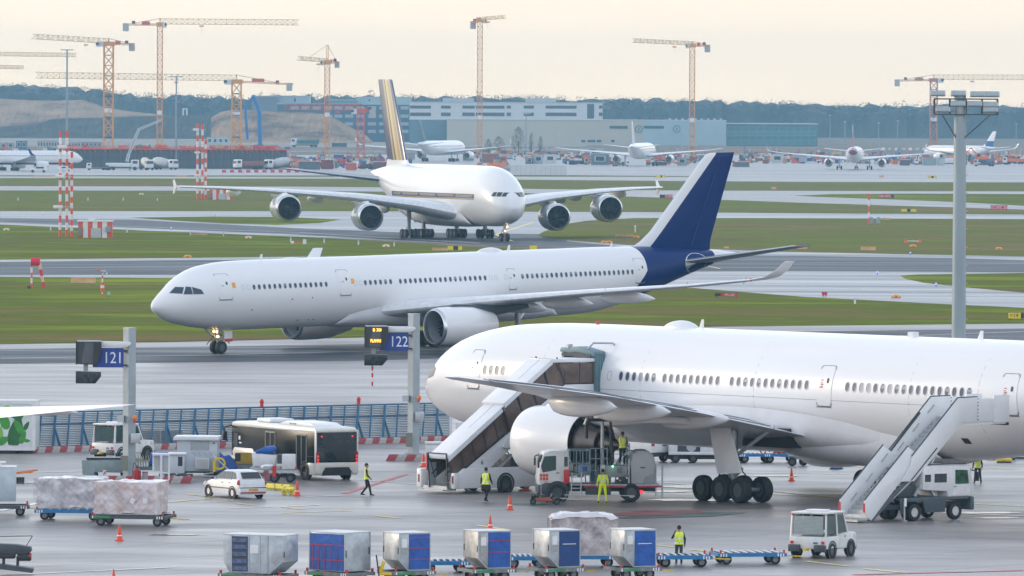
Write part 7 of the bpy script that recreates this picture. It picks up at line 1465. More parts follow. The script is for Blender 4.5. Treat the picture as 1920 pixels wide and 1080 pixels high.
uld(913,1088,24,'dirty silver container with blue curtain and two red straps, behind it a cone',side=CDI,w=1.5,dlab='grey dolly under the dirty silver container',straps=(.45,.78))
uld(1043,1086,27,'silver container with dark blue curtain left of the wrapped pallet',dlab='grey dolly under the container left of the wrapped pallet',straps=(),curt=mat('dark_blue_curtain',(.008,.05,.20),.5,bump=.5,bscale=5,var=.2))
uld(1186,1085,24,'rightmost container, silver with bright blue curtain beside the wrapped pallet',dlab='grey dolly with green end under the rightmost container',straps=())
g=G(637,1094); t=thing('cargo_container','square silver container with blue curtain and red net straps, second from the left','cargo container',(g.x,g.y,.56),-41)
w,d,H_=2.0,1.6,1.62; k=MB(CSI); k.bb(-w/2,w/2,-d/2,d/2,0,H_); k.build('shell',t,bevel=.012); k=MB(CTOP); k.bb(-w/2-.015,w/2+.015,-d/2-.015,d/2+.015,H_,H_+.03); k.build('roof',t)
k=MB(BTP); k.bb(-w/2+.04,w/2-.04,-d/2-.025,-d/2-.005,.04,H_-.05); c=k.build('curtain',t)
for z in (.45,1.08): k=MB(MATS['red_strap']); k.bb(-w/2+.04,w/2-.04,-d/2-.036,-d/2-.028,z,z+.04); k.build('strap',c)
for i in range(5): k=MB(MATS['red_strap']); k.bb(-w/2+.2+i*.35,-w/2+.225+i*.35,-d/2-.036,-d/2-.028,.05,1.1); k.build('strap',c)
k=MB(LGR); [k.bar((x,y,0),(x,y,H_),.035) for x in (-w/2,w/2) for y in (-d/2-.005,d/2)]; k.build('edge_frame',t); k=MB(DGR); k.bb(w/2,w/2+.03,d/2-.1,d/2-.06,.7,1.0); k.bb(w/2,w/2+.03,-d/2+.06,-d/2+.1,.6,.9); k.build('latch',t)
dolly(637,1094,-41,'grey dolly with red corner stops under the square container',L=2.5,Wd=1.7,m_=DST,rollers=False,loc=g)
g=G(474,1098); t=thing('cargo_container','large silver container with open shelved bay, leftmost in the container row','cargo container',(g.x,g.y,.56),-24)
w,d,H_=2.05,1.5,1.60; k=MB(CSI); k.prism([(-w/2+.3,0),(w/2-.0,0),(w/2,H_),(-w/2,H_),(-w/2,.5)],-d/2,d/2); k.build('shell',t,bevel=.012)
k=MB(CSI); k.prism([(-d/2,.0+.0),(d/2-.0,.45),(d/2,H_),(-d/2,H_)],w/2,w/2+.75,axis='X') if False else k.prism([(w/2,0),(w/2+.12,0),(w/2+.72,.5),(w/2+.72,H_),(w/2,H_)],-d/2,d/2); k.build('overhang',t,bevel=.012)
k=MB(CTOP); k.bb(-w/2-.015,w/2+.735,-d/2-.015,d/2+.015,H_,H_+.03); k.build('roof',t); k=MB(DGR); k.bb(-w/2+.42,-w/2+1.15,-d/2-.01,-d/2+.002,.08,H_-.06); bay=k.build('shelf_bay',t)
for z in (.12,.42,.72,1.02,1.3): k=MB(mat('folded_blue_sheet',(.10,.14,.28),.6,var=.4,scale=6)); k.bb(-w/2+.45,-w/2+1.12,-d/2-.05,-d/2-.012,z,z+.17); k.build('folded_sheet',bay)
for x in (-w/2+.38,-w/2+1.18,-w/2+1.70,w/2): k=MB(LGR); k.bb(x,x+.04,-d/2-.03,-d/2-.001,.02,H_); k.build('edge_frame',t)
k=MB(WSH); k.bb(-w/2+1.25,-w/2+1.65,-d/2-.012,-d/2-.004,.85,1.2); k.build('label_plate',t); k=MB(DGR); k.bb(w/2+.72,w/2+.75,-d/2+.1,-d/2+.14,.7,.95); k.build('latch',t)
dolly(484,1098,-24,'grey and green dolly under the leftmost container',L=3.0,Wd=1.6,m_=DST,rollers=False,loc=G(484,1098))
k=thing('dolly_hitch','yellow tow hitch standing up between the second and third containers','tow hitch',G(712,1096)); q=MB(BLP); q.bar((0,0,.1),(-.15,0,1.25),.06); q.build('lever',k); q=MB(YEL); q.box((.1,0,.75),(.15,.15,.5),rot=(0,.3,0)); q.box((.25,0,.45),(.5,.12,.12)); q.build('hitch_body',k,bevel=.02)
# ---- wrapped pallets ----
def wrapped(px,py,h,label,L,Wd,H_,m_,z0=.56,seed=1,bulge=.11,stickers=0,netm=None,loc=None):
    g=loc or G(px,py); t=thing('wrapped_cargo',label,'cargo pallet',(g.x,g.y,z0),h); r_=random.Random(seed)
    bm=bmesh.new(); bmesh.ops.create_cube(bm,size=1); bmesh.ops.subdivide_edges(bm,edges=bm.edges,cuts=14,use_grid_fill=True)
    from mathutils import noise as NS
    for v in bm.verts:
        x,y,z=v.co.x*L,v.co.y*Wd,(v.co.z+.5)*H_; p=Vector((x*1.6+seed*7,y*1.6,z*1.6)); nn=NS.noise(p)*bulge+NS.noise(p*3)*bulge*.5
        dx=Vector((v.co.x*2,v.co.y*2,(v.co.z)*2)); m2=max(abs(dx.x),abs(dx.y),abs(dx.z)); 
        rn=Vector([c if abs(c)>.98*m2 else 0 for c in dx])
        if rn.length: rn.normalize()
        step=.22*(NS.noise(Vector((int(x/.6),int(y/.6),seed)))) if v.co.z>.45 else 0
        v.co=Vector((x,y,z+step))+rn*nn
    me=bpy.data.meshes.new('wrap'); bm.to_mesh(me); bm.free(); me.materials.append(m_); me.polygons.foreach_set('use_smooth',[True]*len(me.polygons)); me.set_sharp_from_angle(angle=R(32))
    o=bpy.data.objects.new('foil_wrap',me); COL.objects.link(o); o.parent=t
    k=MB(LGR); k.bb(-L/2-.08,L/2+.08,-Wd/2-.08,Wd/2+.08,-.04,.0); k.build('pallet_sheet',t)
    k=MB(netm or mat('cargo_net',(.24,.20,.24),.8)); y=-Wd/2-bulge-.01; n_=int(L/.38)   # cord net on the sides
    for i in range(-4,n_+1):
        for dr in (1,-1):
            for j in range(4):
                xa=-L/2+(i+ (j if dr>0 else 4-j))*.38; xb=xa+dr*.38
                if -L/2<=min(xa,xb) and max(xa,xb)<=L/2: (r_.random()<.72 and k.bar((xa,y-.0,H_*j/4+r_.uniform(-.05,.05)),(xb,y,H_*(j+1)/4+r_.uniform(-.05,.05)),.009))
    x=-L/2-bulge-.01; n2=int(Wd/.38)
    for i in range(-4,n2+1):
        for dr in (1,-1):
            for j in range(4):
                ya=-Wd/2+(i+(j if dr>0 else 4-j))*.38; yb=ya+dr*.38
                if -Wd/2<=min(ya,yb) and max(ya,yb)<=Wd/2: (r_.random()<.72 and k.bar((x,ya,H_*j/4+r_.uniform(-.05,.05)),(x,yb,H_*(j+1)/4),.009))
    k.build('cargo_net',t,kind='stuff')
    for i in range(stickers): k=MB(WSH); k.box((L*(.12+.2*i),-Wd/2-bulge-.03,H_*.42),(.22,.01,.26),rot=(0,.6 if i==0 else 0,0)); k.build('sticker',t)
    return t
WR1=mat('foil_wrap_grey',(.62,.60,.62),.2,var=.35,scale=2.2,col2=(.80,.77,.80),bump=1,bscale=2.2,coat=.4); WR2=mat('foil_wrap_pink',(.78,.58,.54),.2,var=.22,scale=1.8,col2=(.80,.76,.80),bump=1,bscale=2.2,coat=.4)
wrapped(135,972,-8,'grey foil wrapped and netted pallet on the blue dolly at left',3.2,2.0,1.42,WR1,seed=3); dolly(135,974,-8,'blue dolly under the grey foil wrapped pallet',L=3.3,Wd=2.1)
wrapped(246,984,-12,'pink tinted foil wrapped pallet with two stickers left of the lone cone',3.1,2.1,1.52,WR2,seed=9,stickers=2,z0=.58); dolly(250,985,-12,'dark dolly with green front plate under the pink wrapped pallet',L=3.7,Wd=2.2,m_=mat('dolly_dark',(.07,.08,.09),.5,var=.3),rollers=False)
g=G(1093,1062); wrapped(0,0,4,'netted white topped cargo pallet between the two right hand containers',2.9,1.7,1.62,mat('foil_wrap_mauve',(.48,.41,.40),.25,var=.4,scale=1.8,col2=(.72,.66,.68),bump=1,bscale=2.2),seed=5,bulge=.07,loc=g)
from mathutils import noise as NS
t=thing('plastic_cover','crumpled white plastic cover over the netted pallet','cover',(g.x,g.y,2.18),4); N_=16; V=[]
for i in range(N_+1):
    for j in range(N_+1):
        x,y=-1.5+3.0*i/N_,-.95+1.9*j/N_; e_=max(abs(x)/1.5,abs(y)/.95); V.append((x,y,.10+.10*NS.noise(Vector((x*2,y*2,3)))+(.06*NS.noise(Vector((x*6,y*6,1)))) - (.16 if e_>.97 else 0)+(.08 if abs(x)<1 else 0)))
k=MB(mat('white_plastic_film',(.66,.64,.66),.3,var=.08,bump=.6,bscale=5)); k.add(V,[(i*(N_+1)+j,i*(N_+1)+j+1,(i+1)*(N_+1)+j+1,(i+1)*(N_+1)+j) for i in range(N_) for j in range(N_)]); k.build('cover_sheet',t,smooth=True)
# ---- left edge ----
g=G(-12,962); t=thing('cargo_container','plain pale container cut by the left frame edge','cargo container',(g.x,g.y,.62),3); k=MB(mat('container_pale_blue',(.50,.57,.62),.4,var=.12,bump=.2)); k.bb(-1.4,1.1,-.9,.9,0,1.66); k.build('shell',t,bevel=.02); k=MB(CTOP); k.bb(-1.42,1.12,-.92,.92,1.66,1.70); k.build('roof',t); k=MB(WSH); k.tube((.35,0,1.7),(.35,0,1.85),.04,n=8); k.box((.35,0,1.9),(.5,.3,.08)); k.build('roof_tag',t)
dolly(-8,966,3,'dark dolly cut by the left frame edge under the plain pale container',L=3.3,Wd=1.9,m_=MATS['dolly_dark'],rollers=False)
t=thing('tow_bar','orange tow bar lying between the pale container and the wrapped pallets','tow bar',G(35,905)); k=MB(ORG); k.bar((-.6,0,.45),(.75,0,.62),.13); k.bar((.4,0,.60),(1.0,.1,.68),.09); k.build('bar',t); k=MB(BLP); k.bb(-.3,.3,-.15,.15,0,.3); k.build('stand',t); wheels(t,.14,.08,[(-.2,-.2,.14),(-.2,.2,.14)])
LEAF=mat('leaf_print_white',(.60,.62,.60),.4,var=.05); h=0
t=thing('catering_truck','white box body printed with green leaves cut by the left frame edge','catering truck',G(0,850),-3); k=MB(LEAF); k.bb(-3.2,2.05,-.2,2.2,.2,3.05); k.build('box_body',t,bevel=.03)
k=MB(WHV); [k.bb(*b_) for b_ in ((-3.2,2.07,-.24,-.2,2.85,3.06),(-3.2,2.07,-.24,-.2,.18,.42),(1.85,2.08,-.24,-.2,.42,2.85))]; k.build('panel_frame',t)
lr=random.Random(11); LG=[mat('leaf_print_%s'%n,c,.5,var=.25,scale=2) for n,c in (('dark',(.02,.13,.03)),('mid',(.05,.30,.04)),('light',(.18,.48,.05)))]
pan=MB(mat('leaf_panel_pale',(.62,.66,.66),.4)); pan.bb(-3.1,1.84,-.222,-.205,.45,2.82); pn=pan.build('printed_panel',t)
for i,(cx,cz,l,w,a,mi) in enumerate(((.95,1.25,1.9,.85,78,0),(.25,1.95,1.2,.55,110,1),(1.5,2.5,.9,.22,20,1),(1.35,.95,.8,.34,70,1),(.1,1.2,.8,.2,95,2),(1.55,1.6,.6,.25,60,0),(-.6,1.4,1.3,.5,75,0),(-1.6,1.7,1.2,.5,100,1),(.75,2.35,1.1,.5,150,0),(.2,.75,.7,.45,30,1),(1.1,1.55,1.0,.42,120,1),(1.2,2.15,.7,.3,45,0),(.6,2.6,.7,.25,-20,2),(1.6,.75,.35,.2,0,1))):
    k=MB(LG[mi]); n_=12; ca,sa=cos(R(a)),sin(R(a)); P=[]
    for j in range(n_): 
        u=cos(2*pi*j/n_); v=sin(2*pi*j/n_)*(1-.35*u); x,z=u*l/2,v*w/2; X_,Z_=cx+x*ca-z*sa, cz+x*sa+z*ca; P.append((min(max(X_,-3.08),1.83),-.224-.0006*i,min(max(Z_,.47),2.80)))
    k.add(P,[tuple(range(n_))]); k.build('printed_leaf',pn,fix=False)
part(t,'chassis',BLP,(-3.1,1.9,0,2,.05,.2)); wheels(t,.25,.2,[(1.0,.1,.25)])
# near wing tip of an airliner outside the frame
A=at(257,759,360); B=at(-160,770,344); B2=at(-160,800,332); t=thing('wing_tip','white wing tip of an airliner standing outside the frame, reaching in at left','wing',A)
k=MB(PLW); rings=[]
for i in range(9):
    f=i/8; c0=(B-A)*f; le=c0+Vector((0,0,0)); te=(B2-A)*f+Vector((-1.0*(1-f)*0,0,0)); ch=.25+2.9*f; r=[]
    for x,y in airfoil(8,.10,0): p_=le*(1-x)+te*x; r.append(p_+Vector((0,-.0,y*ch+ .02)))
    rings.append(r)
k.loft(rings); k.build('wing_surface',t,smooth=True,angle=45)
k=MB(PLW); a=(B-A)*.42+(B2-B)*.35*.42; k.loft([[a+Vector((x*1.1,0,-.12))+Vector((0,r_*cos(2*pi*j/10),r_*sin(2*pi*j/10)*.9)) for j in range(10)] for x,r_ in ((-1.2,.1),(-.6,.18),(.2,.2),(.9,.12),(1.3,.02))]); k.build('flap_fairing',t,smooth=True)
t=thing('belt_loader','dark belt loader end with thin rail cut by the left frame edge at the bottom','belt loader',G(-15,1078)); k=MB(DGR); k.prism([(-2,.95),(1.45,.90),(1.70,1.02),(1.68,1.22),(1.1,1.32),(-.3,1.38),(-2,1.30)],-.4,.4); k.build('belt_frame',t,bevel=.04); k=MB(BLP); k.bb(-1.5,1.0,-.35,.35,.72,.95); k.bb(1.1,1.68,-.3,.3,.62,.95); k.build('drive_box',t,bevel=.05)
k=MB(DGR); k.prism([(.1,.52),(.1,.30),(1.75,.12),(1.78,.30)],-.45,.45); k.bar((.5,0,.45),(.5,0,.8),.12); k.bar((1.1,0,.4),(1.1,0,.8),.12); k.build('bumper_frame',t); k=MB(RLT); k.bb(1.60,1.70,-.32,-.2,.8,.92); k.build('tail_light',t)
k=MB(mat('rail_brown',(.10,.05,.05),.5)); k.bar((-.8,-.35,1.65),(1.75,-.35,1.70),.035); k.bar((1.75,-.35,1.70),(1.5,-.35,1.3),.035); k.bar((.2,-.35,1.35),(-.3,-.35,2.1),.035); k.build('guard_rail',t); wheels(t,.3,.2,[(-.6,y,.3) for y in (-.4,.4)])
# ---- ground equipment cluster ----
SK_=mat('skip_grey_green',(.26,.33,.34),.5,metal=.2,var=.15)
t=thing('waste_skip','grey green open skip at the foot of the 121 post','skip',G(205,896),4); k=MB(SK_); k.prism([(-1.1,.35),(1.0,.3),(1.15,1.05),(-1.25,1.0)],-.7,.7); k.build('bin',t,bevel=.02); k=MB(BLP); k.bb(-1.25,1.15,-.75,.75,1.03,1.12); k.build('lid',t); k=MB(SK_); k.prism([(-1.45,.2),(-.85,.15),(-.75,.8),(-1.5,1.0)],-.72,.72); k.build('ramp',t); wheels(t,.2,.12,[(x,y,.2) for x in (-.8,.8) for y in (-.6,.6)]); k=MB(WSH); k.box((-.25,-.72,.32),(.22,.02,.26)); k.use(RED).box((-.25,-.735,.32),(.06,.02,.26),rot=(0,.7,0)); k.build('striped_plate',t)
t=thing('fire_extinguisher','large red extinguisher bottle at the foot of the 121 post','extinguisher',G(257,908)); k=MB(mat('extinguisher_red',(.40,.02,.03),.35)); k.lathe([(.05,.19),(.1,.21),(.72,.21),(.82,.12),(.85,.05)],axis='Z',n=16); k.build('bottle',t,smooth=True); k=MB(BLP); k.tube((0,0,.85),(0,0,1.0),.05,n=8); k.bar((0,0,.98),(-.18,0,1.15),.04); k.bar((-.2,0,1.1),(-.25,-.05,.4),.03); k.build('valve_and_hose',t); wheels(t,.12,.06,[(0,-.18,.12),(0,.18,.12)])
t=thing('ash_bin','small grey standing bin right of the red extinguisher','bin',G(272,908)); k=MB(GRY); k.lathe([(0,.15),(.62,.15)],axis='Z',n=16); k.build('bin_body',t,smooth=True); k=MB(RED); k.lathe([(.62,.16),(.68,.16)],axis='Z',n=16); k.build('lid',t)
t=thing('tarp_cart','baggage cart covered with blue tarpaulin behind the ground power units','baggage cart',G(290,893),2); k=MB(mat('cart_bed_teal',(.10,.20,.24),.5)); k.bb(-1.4,1.6,-.6,.8,.35,.55); k.build('bed',t); k=MB(BTP); k.prism([(-.35,.6),(1.6,.6),(1.55,1.25),(.9,1.32),(-.2,1.28)],-.6,.8); k.build('tarpaulin',t,bevel=.05); k=MB(mat('mesh_olive',(.30,.28,.20),.6)); [k.bb(-1.2+i*.14,-1.14+i*.14,-.62,-.58,.55,1.15) for i in range(7)]; k.build('cage_bars',t); wheels(t,.2,.12,[(x,y,.2) for x in (-1,1.2) for y in (-.5,.6)])
t=thing('ground_power_unit','tall pale ground power cabinet with overhanging white roof behind the hatchback','ground power unit',G(368,893),-3); GP=mat('gpu_pale_blue',(.50,.55,.60),.45,var=.06); k=MB(GP); k.bb(-1.0,1.2,-.6,.8,.3,2.0); k.build('cabinet',t,bevel=.02); k=MB(WHV); k.prism([(-1.2,1.98),(1.32,1.98),(1.28,2.2),(-1.15,2.2)],-.8,1.0); k.build('roof',t,bevel=.03)
k=MB(GRY); k.bb(-.25,.75,-.615,-.6,1.45,1.95); lv_=k.build('louvre_panel',t); k=MB(GP); [k.bb(-.22,.72,-.64,-.615,1.48+i*.065,1.51+i*.065) for i in range(7)]; k.build('louvres',lv_); k=MB(RED); k.bb(.95,1.05,-.62,-.6,1.8,1.88); k.build('red_tag',t)
k=MB(LGR); k.bar((-.2,-1.0,1.35),(1.0,-1.0,1.35),.04); [k.bar((-.1+i*.3,-1.0,1.33),(.05+i*.3,-.9,1.18),.03) for i in range(4)]; k.build('cable_rack',t)
k=MB(GP); k.bb(.05,.8,-1.1,-.7,.45,1.05); k.build('lower_box',t,bevel=.02); k=MB(CWT); k.bb(.12,.73,-1.12,-1.1,.52,.98); k.build('box_panel',t); k=MB(YEL); k.lathe([(-.06,.34),(.06,.34),(.06,.24),(-.06,.24)],(1.35,-1.0,.75),'Y',18,closed=True); k.bb(1.0,1.15,-1.1,-.9,.3,.9); k.build('yellow_hoop',t); k=MB(DGR); k.bb(-1.1,1.2,-.5,.7,.2,.3); k.build('chassis',t); wheels(t,.22,.12,[(x,y,.22) for x in (-.8,.9) for y in (-.5,.7)]); k=MB(WHV); k.bar((1.0,-.9,1.2),(1.9,-.9,.35),.06); k.build('stay_bar',t)
t=thing('ground_power_unit','small white wheeled power unit with dark screen between the tarp cart and the tall cabinet','ground power unit',G(330,903)); k=MB(GP); k.bb(-.35,.45,-.4,.5,.45,1.45); k.build('cabinet',t,bevel=.02); k=MB(WHV); k.bb(-.42,.55,-.5,.6,1.45,1.55); k.build('roof',t,bevel=.02); k=MB(GLS); k.bb(.12,.36,-.415,-.4,.85,1.35); k.build('screen',t); k=MB(DGR); k.bb(-.9,.9,-.4,.4,.25,.42); k.build('chassis',t); wheels(t,.16,.1,[(x,y,.16) for x in (-.5,.55) for y in (-.4,.4)])
k=MB(LGR); [k.box((rr2.uniform(-.9,.9),-.45,rr2.uniform(.2,.45)),(.25,.12,.15),rot=(0,i,0)) for i in range(8)]; k.build('hitch_parts',t,kind='stuff'); k=MB(LGR); k.bar((.9,0,.33),(2.2,-.1,.30),.05); k.bar((.9,-.3,.33),(2.0,-.1,.5),.04); k.build('tow_bar',t)
t=thing('display_frame','white open metal frame in front of the blue tarp cart','frame',G(303,914)); k=MB(WHV); k.bar((-.45,.3,.8),(-.45,.3,1.72),.1); k.bb(-.5,.4,-.02,.6,1.68,1.78); k.bar((-.02,0,.0),(-.02,0,1.72),.12); k.bar((.38,.1,.4),(.38,.1,1.72),.1); k.build('posts',t); k=MB(mat('frame_panel',(.42,.45,.47),.5)); k.bb(-.42,-.05,.28,.32,.85,1.65); k.bb(.06,.32,.1,.14,.8,1.65); k.build('panel',t)
cone_(341,901,'orange cone standing on the small white power unit',.55); [o for o in bpy.data.objects if o.get('label')=='orange cone standing on the small white power unit'][0].location.z=.42
t=thing('blue_tarp_heap','crumpled blue tarpaulin heap between the tall cabinet and the yellow crate','tarpaulin',G(415,890)); V=[];N_=14
for i in range(N_+1):
    for j in range(9):
        x,y=-.95+1.9*i/N_,-.5+1.0*j/8; e_=max(abs(x)/.95,abs(y)/.5); V.append((x,y,max(.0,.95*(1-e_**3)*(.75+.5*NS.noise(Vector((x*2.2,y*2.2,1)))))+.45*(e_<.9)))
k=MB(BTP); k.add(V,[(i*9+j,i*9+j+1,(i+1)*9+j+1,(i+1)*9+j) for i in range(N_) for j in range(8)]); k.build('tarpaulin_sheet',t,smooth=True); k=MB(DST); k.bb(-.8,.8,-.4,.4,.2,.42); k.build('trolley',t); wheels(t,.15,.1,[(x,y,.15) for x in (-.6,.6) for y in (-.35,.35)])
t=thing('yellow_crate','ribbed yellow crate between the blue tarpaulin and the white hose trolley','crate',G(460,890)); k=MB(mat('crate_ochre',(.50,.33,.03),.5,var=.15)); k.bb(-.55,.4,-.3,.3,.6,1.2); [k.bb(-.2+i*.14,-.12+i*.14,-.33,-.3,.62,1.18) for i in range(5)]; k.build('crate_body',t); k=MB(BLP); k.bb(-.56,-.25,-.32,-.3,.75,1.18); k.build('dark_panel',t); k=MB(DST); k.bb(-.6,.5,-.35,.35,.3,.58); k.build('trolley',t); wheels(t,.18,.1,[(x,y,.18) for x in (-.4,.4) for y in (-.3,.3)])
t=thing('water_cart','white service cart topped with a blue tarpaulin roll beside the bus','service cart',G(495,900),-6); k=MB(WHV); k.prism([(-.55,.75),(.6,.7),(.75,1.35),(-.62,1.5)],-.45,.45); k.build('hopper',t,bevel=.03); k=MB(BTP); k.prism([(-.42,1.42),(.5,1.45),(.72,1.62),(.55,1.85),(.1,1.8),(-.4,1.6)],-.5,.5); k.build('tarpaulin',t,bevel=.08)
k=MB(LGR); k.bb(-.7,.9,-.5,.5,.55,.7); k.build('chassis',t); k=MB(mat('red_white_wheel',(.35,.14,.16),.6,var=.4,scale=6)); k.lathe([(-.08,.33),(.08,.33)],(.35,-.55,.36),'Y',18); k.build('hose_reel',t); k=MB(DGR); k.bb(.55,.75,-.5,-.3,.1,.7); k.build('leg',t); wheels(t,.2,.12,[(x,y,.2) for x in (-.4,.4) for y in (-.4,.4)]); k=MB(RED); k.tube((.4,-.3,.7),(.4,-.3,1.0),.08,n=8); k.build('beacon',t)
t=thing('white_tank_cart','cart with ribbed white water tank in front of the bus rear door','service cart',G(533,904),-3); k=MB(WHV); k.bb(-.1,.62,-.4,.4,.72,1.5); [k.bb(-.08+i*.15,-.01+i*.15,-.43,-.4,.75,1.47) for i in range(5)]; k.build('water_tank',t,bevel=.02); k=MB(DGR); k.bb(-.35,-.1,-.4,.2,1.0,1.5); k.build('motor_box',t); k=MB(LGR); k.bb(-.8,.75,-.45,.45,.5,.66); k.bb(-1.1,-.2,-.35,.3,.8,.86); k.build('chassis',t); k=MB(WHT); k.sphere((-.85,0,.78),.3,sc=(1.5,1,.6)); k.build('canvas_bundle',t,smooth=True); k=MB(RED); k.bb(.60,.72,-.42,-.3,.62,.8); k.bb(-.6,-.4,-.48,-.45,.3,.9); k.build('red_parts',t); wheels(t,.24,.14,[(.35,y,.24) for y in (-.4,.4)]+[(-.5,y,.24) for y in (-.4,.4)])
YB=mat('bright_yellow_roller',(.72,.60,.03),.5,var=.15)
for a,b,lb in (((500,918),(556,922),'long yellow roller bar lying behind the hatchback'),((502,914),(548,917),'second yellow roller bar lying just beyond the long one')):
    A_,B_=G(*a),G(*b); t=thing('roller_bar',lb,'roller bar',A_); k=MB(YB); d=B_-A_; k.tube((0,0,.13),(d.x,d.y,.13),.10,n=12); k.build('bar',t,smooth=True); k=MB(mat('roller_band',(.30,.24,.05),.6)); 
    for f in (.3,.62,.95): k.tube((d.x*f,d.y*f,.13),(d.x*(f+.03),d.y*(f+.03),.13),.115,n=12)
    k.build('band',t)
for px,lb in ((533,'round yellow weight at the near end of the roller bars'),(546,'round yellow weight between the roller bars and the cone')):
    t=thing('yellow_weight',lb,'weight',G(px,928)); k=MB(YB); k.lathe([(-.15,.15),(-.1,.17),(.1,.17),(.15,.15)],(0,0,.17),'Y',16); k.build('drum',t,smooth=True); k=MB(MATS['roller_band']); k.lathe([(-.16,.05),(.16,.05)],(0,0,.17),'Y',10); k.build('hub',t)
t=thing('white_pedestal','pale service pedestal left of the covered stairs below the airliner nose','pedestal',G(836,868)); k=MB(WHV); k.bb(-1.15,.4,-.3,.3,0,1.05); k.bb(-1.2,.5,-.35,.35,1.05,1.2); k.build('cabinet',t,bevel=.03); k=MB(WHV); k.bb(.2,.35,0,.3,1.2,2.6); k.bb(.55,.9,0,.3,0,2.3); k.build('posts',t)
# ---- airfield signs, masts and lamps ----
def afsign(px,py,w,h_,label,m_,txt=None,tm_=None,extra=None):
    g=G(px,py); s=gs(px,py); t=thing('airfield_sign',label,'airfield sign',g); W_,H_=w/s,h_/s
    k=MB(m_); k.bb(-W_/2,W_/2,-.1,.1,.15,.15+H_); b_=k.build('sign_face',t)
    k=MB(DGR); k.bb(-W_/2-.04,W_/2+.04,-.06,.14,.13+H_,.2+H_); k.bb(-W_/2+.1,-W_/2+.2,-.05,.05,0,.15); k.bb(W_/2-.2,W_/2-.1,-.05,.05,0,.15); k.build('sign_frame',t)
    if txt: text(txt,H_*.95,tm_,'lettering',b_,(extra[1] if extra else 0,-.11,.15+H_/2),(R(90),0,0))
    if extra: k=MB(BLP); k.bb(extra[0][0]*W_,extra[0][1]*W_,-.115,-.1,.17,.13+H_); k.build('dark_panel',b_)
SY=mat('sign_yellow',(.78,.60,.02),.5,var=.04); SR=mat('sign_red',(.60,.03,.10),.5,var=.04); SPE=mat('faded_orange_board',(.68,.42,.24),.7,var=.15,scale=1.5)
afsign(853,471,27,8,'yellow taxiway sign with black centre above the middle airliner roof',SY,extra=((-.12,.22),0)); afsign(1704,398.5,28,5.5,'yellow and black taxiway sign right of the striped pole',SY,extra=((-.12,.12),0)); afsign(1905,600,28,11,'large yellow direction sign at the right frame edge',SY,'<14',BLP,extra=((.32,.5),-.2))
afsign(1748,335,17,4,'small yellow sign on the far taxiway right of the purple tailed airliner',SY,extra=((-.1,.15),0)); afsign(1239,334,17,4.5,'small yellow sign below the rear-view airliner engine',SY,extra=((-.05,.15),0)); afsign(1662,372,28,6,'red holding sign with black end right of the striped pole',SR,'25C-07C',SWH,extra=((.32,.5),-.35)); afsign(1873,394,32,7,'long red holding sign near the right frame edge',SR,'25C-07C 25L',SWH)
afsign(1362,558,44,5.5,'red holding sign with dark left end beyond the middle airliner wing',SR,'07C-25C',SWH,extra=((-.5,-.24),.35)); afsign(1249,372.5,24,6,'red holding sign at the big airliner port wing tip',SR,'25C-07C',SWH,extra=((-.5,-.1),.4)); afsign(1000,470,14,8,'small amber sign behind the roof antenna of the middle airliner',SY)
afsign(1546,556,10,5,'tiny dark red sign on the taxiway edge below the bend',SR); afsign(1451,356,9,4.5,'small pale orange board left of the right hand grass wedge',SPE)
for px,py,w,h_,lb in ((156,531,47,11,'long orange board box behind the windsock frame'),(825,470.5,30,6,'faded orange board left of the yellow taxiway sign'),(1171,444,36,6,'faded orange board box on the grass island left of the blue tail'),(1497,467,34,7,'faded orange board box right of the blue tail root'),(1628,470,29,8,'faded orange board box in the middle of the right hand grass'),(374,441,30,3.5,'faded orange board below the second striped mast'),(1661,412.5,15,4,'short orange board beside the two grey cabinets'),(83,331.5,40,3,'faded orange board on the verge below the left airliner'),(340,332,22,3,'faded orange board on the verge near the mixer trucks'),(1653,333,9,4,'small orange board on the far taxiway below the purple tailed airliner'),(1362,466,10,4,'small yellow board by the middle airliner tail cone')):
    g=G(px,py); s=gs(px,py); W_,H_=w/s,h_/s; t=thing('orange_board',lb,'marker board',g); n_=max(2,int(W_/1.2)) 
    for i in range(n_): k=MB(SPE); k.bb(-W_/2+i*W_/n_+.03,-W_/2+(i+1)*W_/n_-.03,-.25,.25,.05,H_); k.build('board_box',t)
    k=MB(mat('board_edge_orange',(.65,.30,.05),.6)); k.bb(-W_/2,W_/2,-.28,-.25,H_*.85,H_); k.build('edge_strip',t)
RD=mat('mast_red',(.72,.09,.03),.5,var=.08)
def striped_mast(px,py,tops,label,xs,wpx,nb,dishes,lamp=True):
    g=G(px,py); s=gs(px,py); t=thing('striped_mast',label,'antenna mast',g)
    for i,(x,top) in enumerate(zip(xs,tops)):
        x_=(x-px)/s; H_=(py-top)/s; n_=nb; w=wpx/s/2
        for j in range(n_):
            z0,z1=H_*j/n_,H_*(j+1)/n_; k=MB(RD if j%2==(0) else WHT); k.tube((x_,i*.8,z0),(x_,i*.8,z1),w,n=8); k.build('mast_section',t)
    for x,y,w,h_ in dishes:
        k=MB(WHT); k.bb((x-w/2-px)/s,(x+w/2-px)/s,-1.1,-.5,(py-y-h_/2)/s,(py-y+h_/2)/s); k.build('antenna_panel',t,bevel=.08); k=MB(LGR); k.bar(((x-px)/s,-.5,(py-y)/s),((xs[-1]-px)/s,1.2,(py-y)/s),.12); k.build('cross_arm',t)
    return t
striped_mast(122,444,(245,245,285),'tall red and white triple antenna mast on the grass at left',(112.5,124.5,133),5.2,15,((117,275.5,18,6.5),(112,331,17,6),(109,388,18,6)))
striped_mast(376,374,(232,232,262),'red and white triple antenna mast further back beside the second striped hut',(370,379,385),4.4,13,((367,243,11,4.5),(370,286,11,4),(370,329,11,4)))
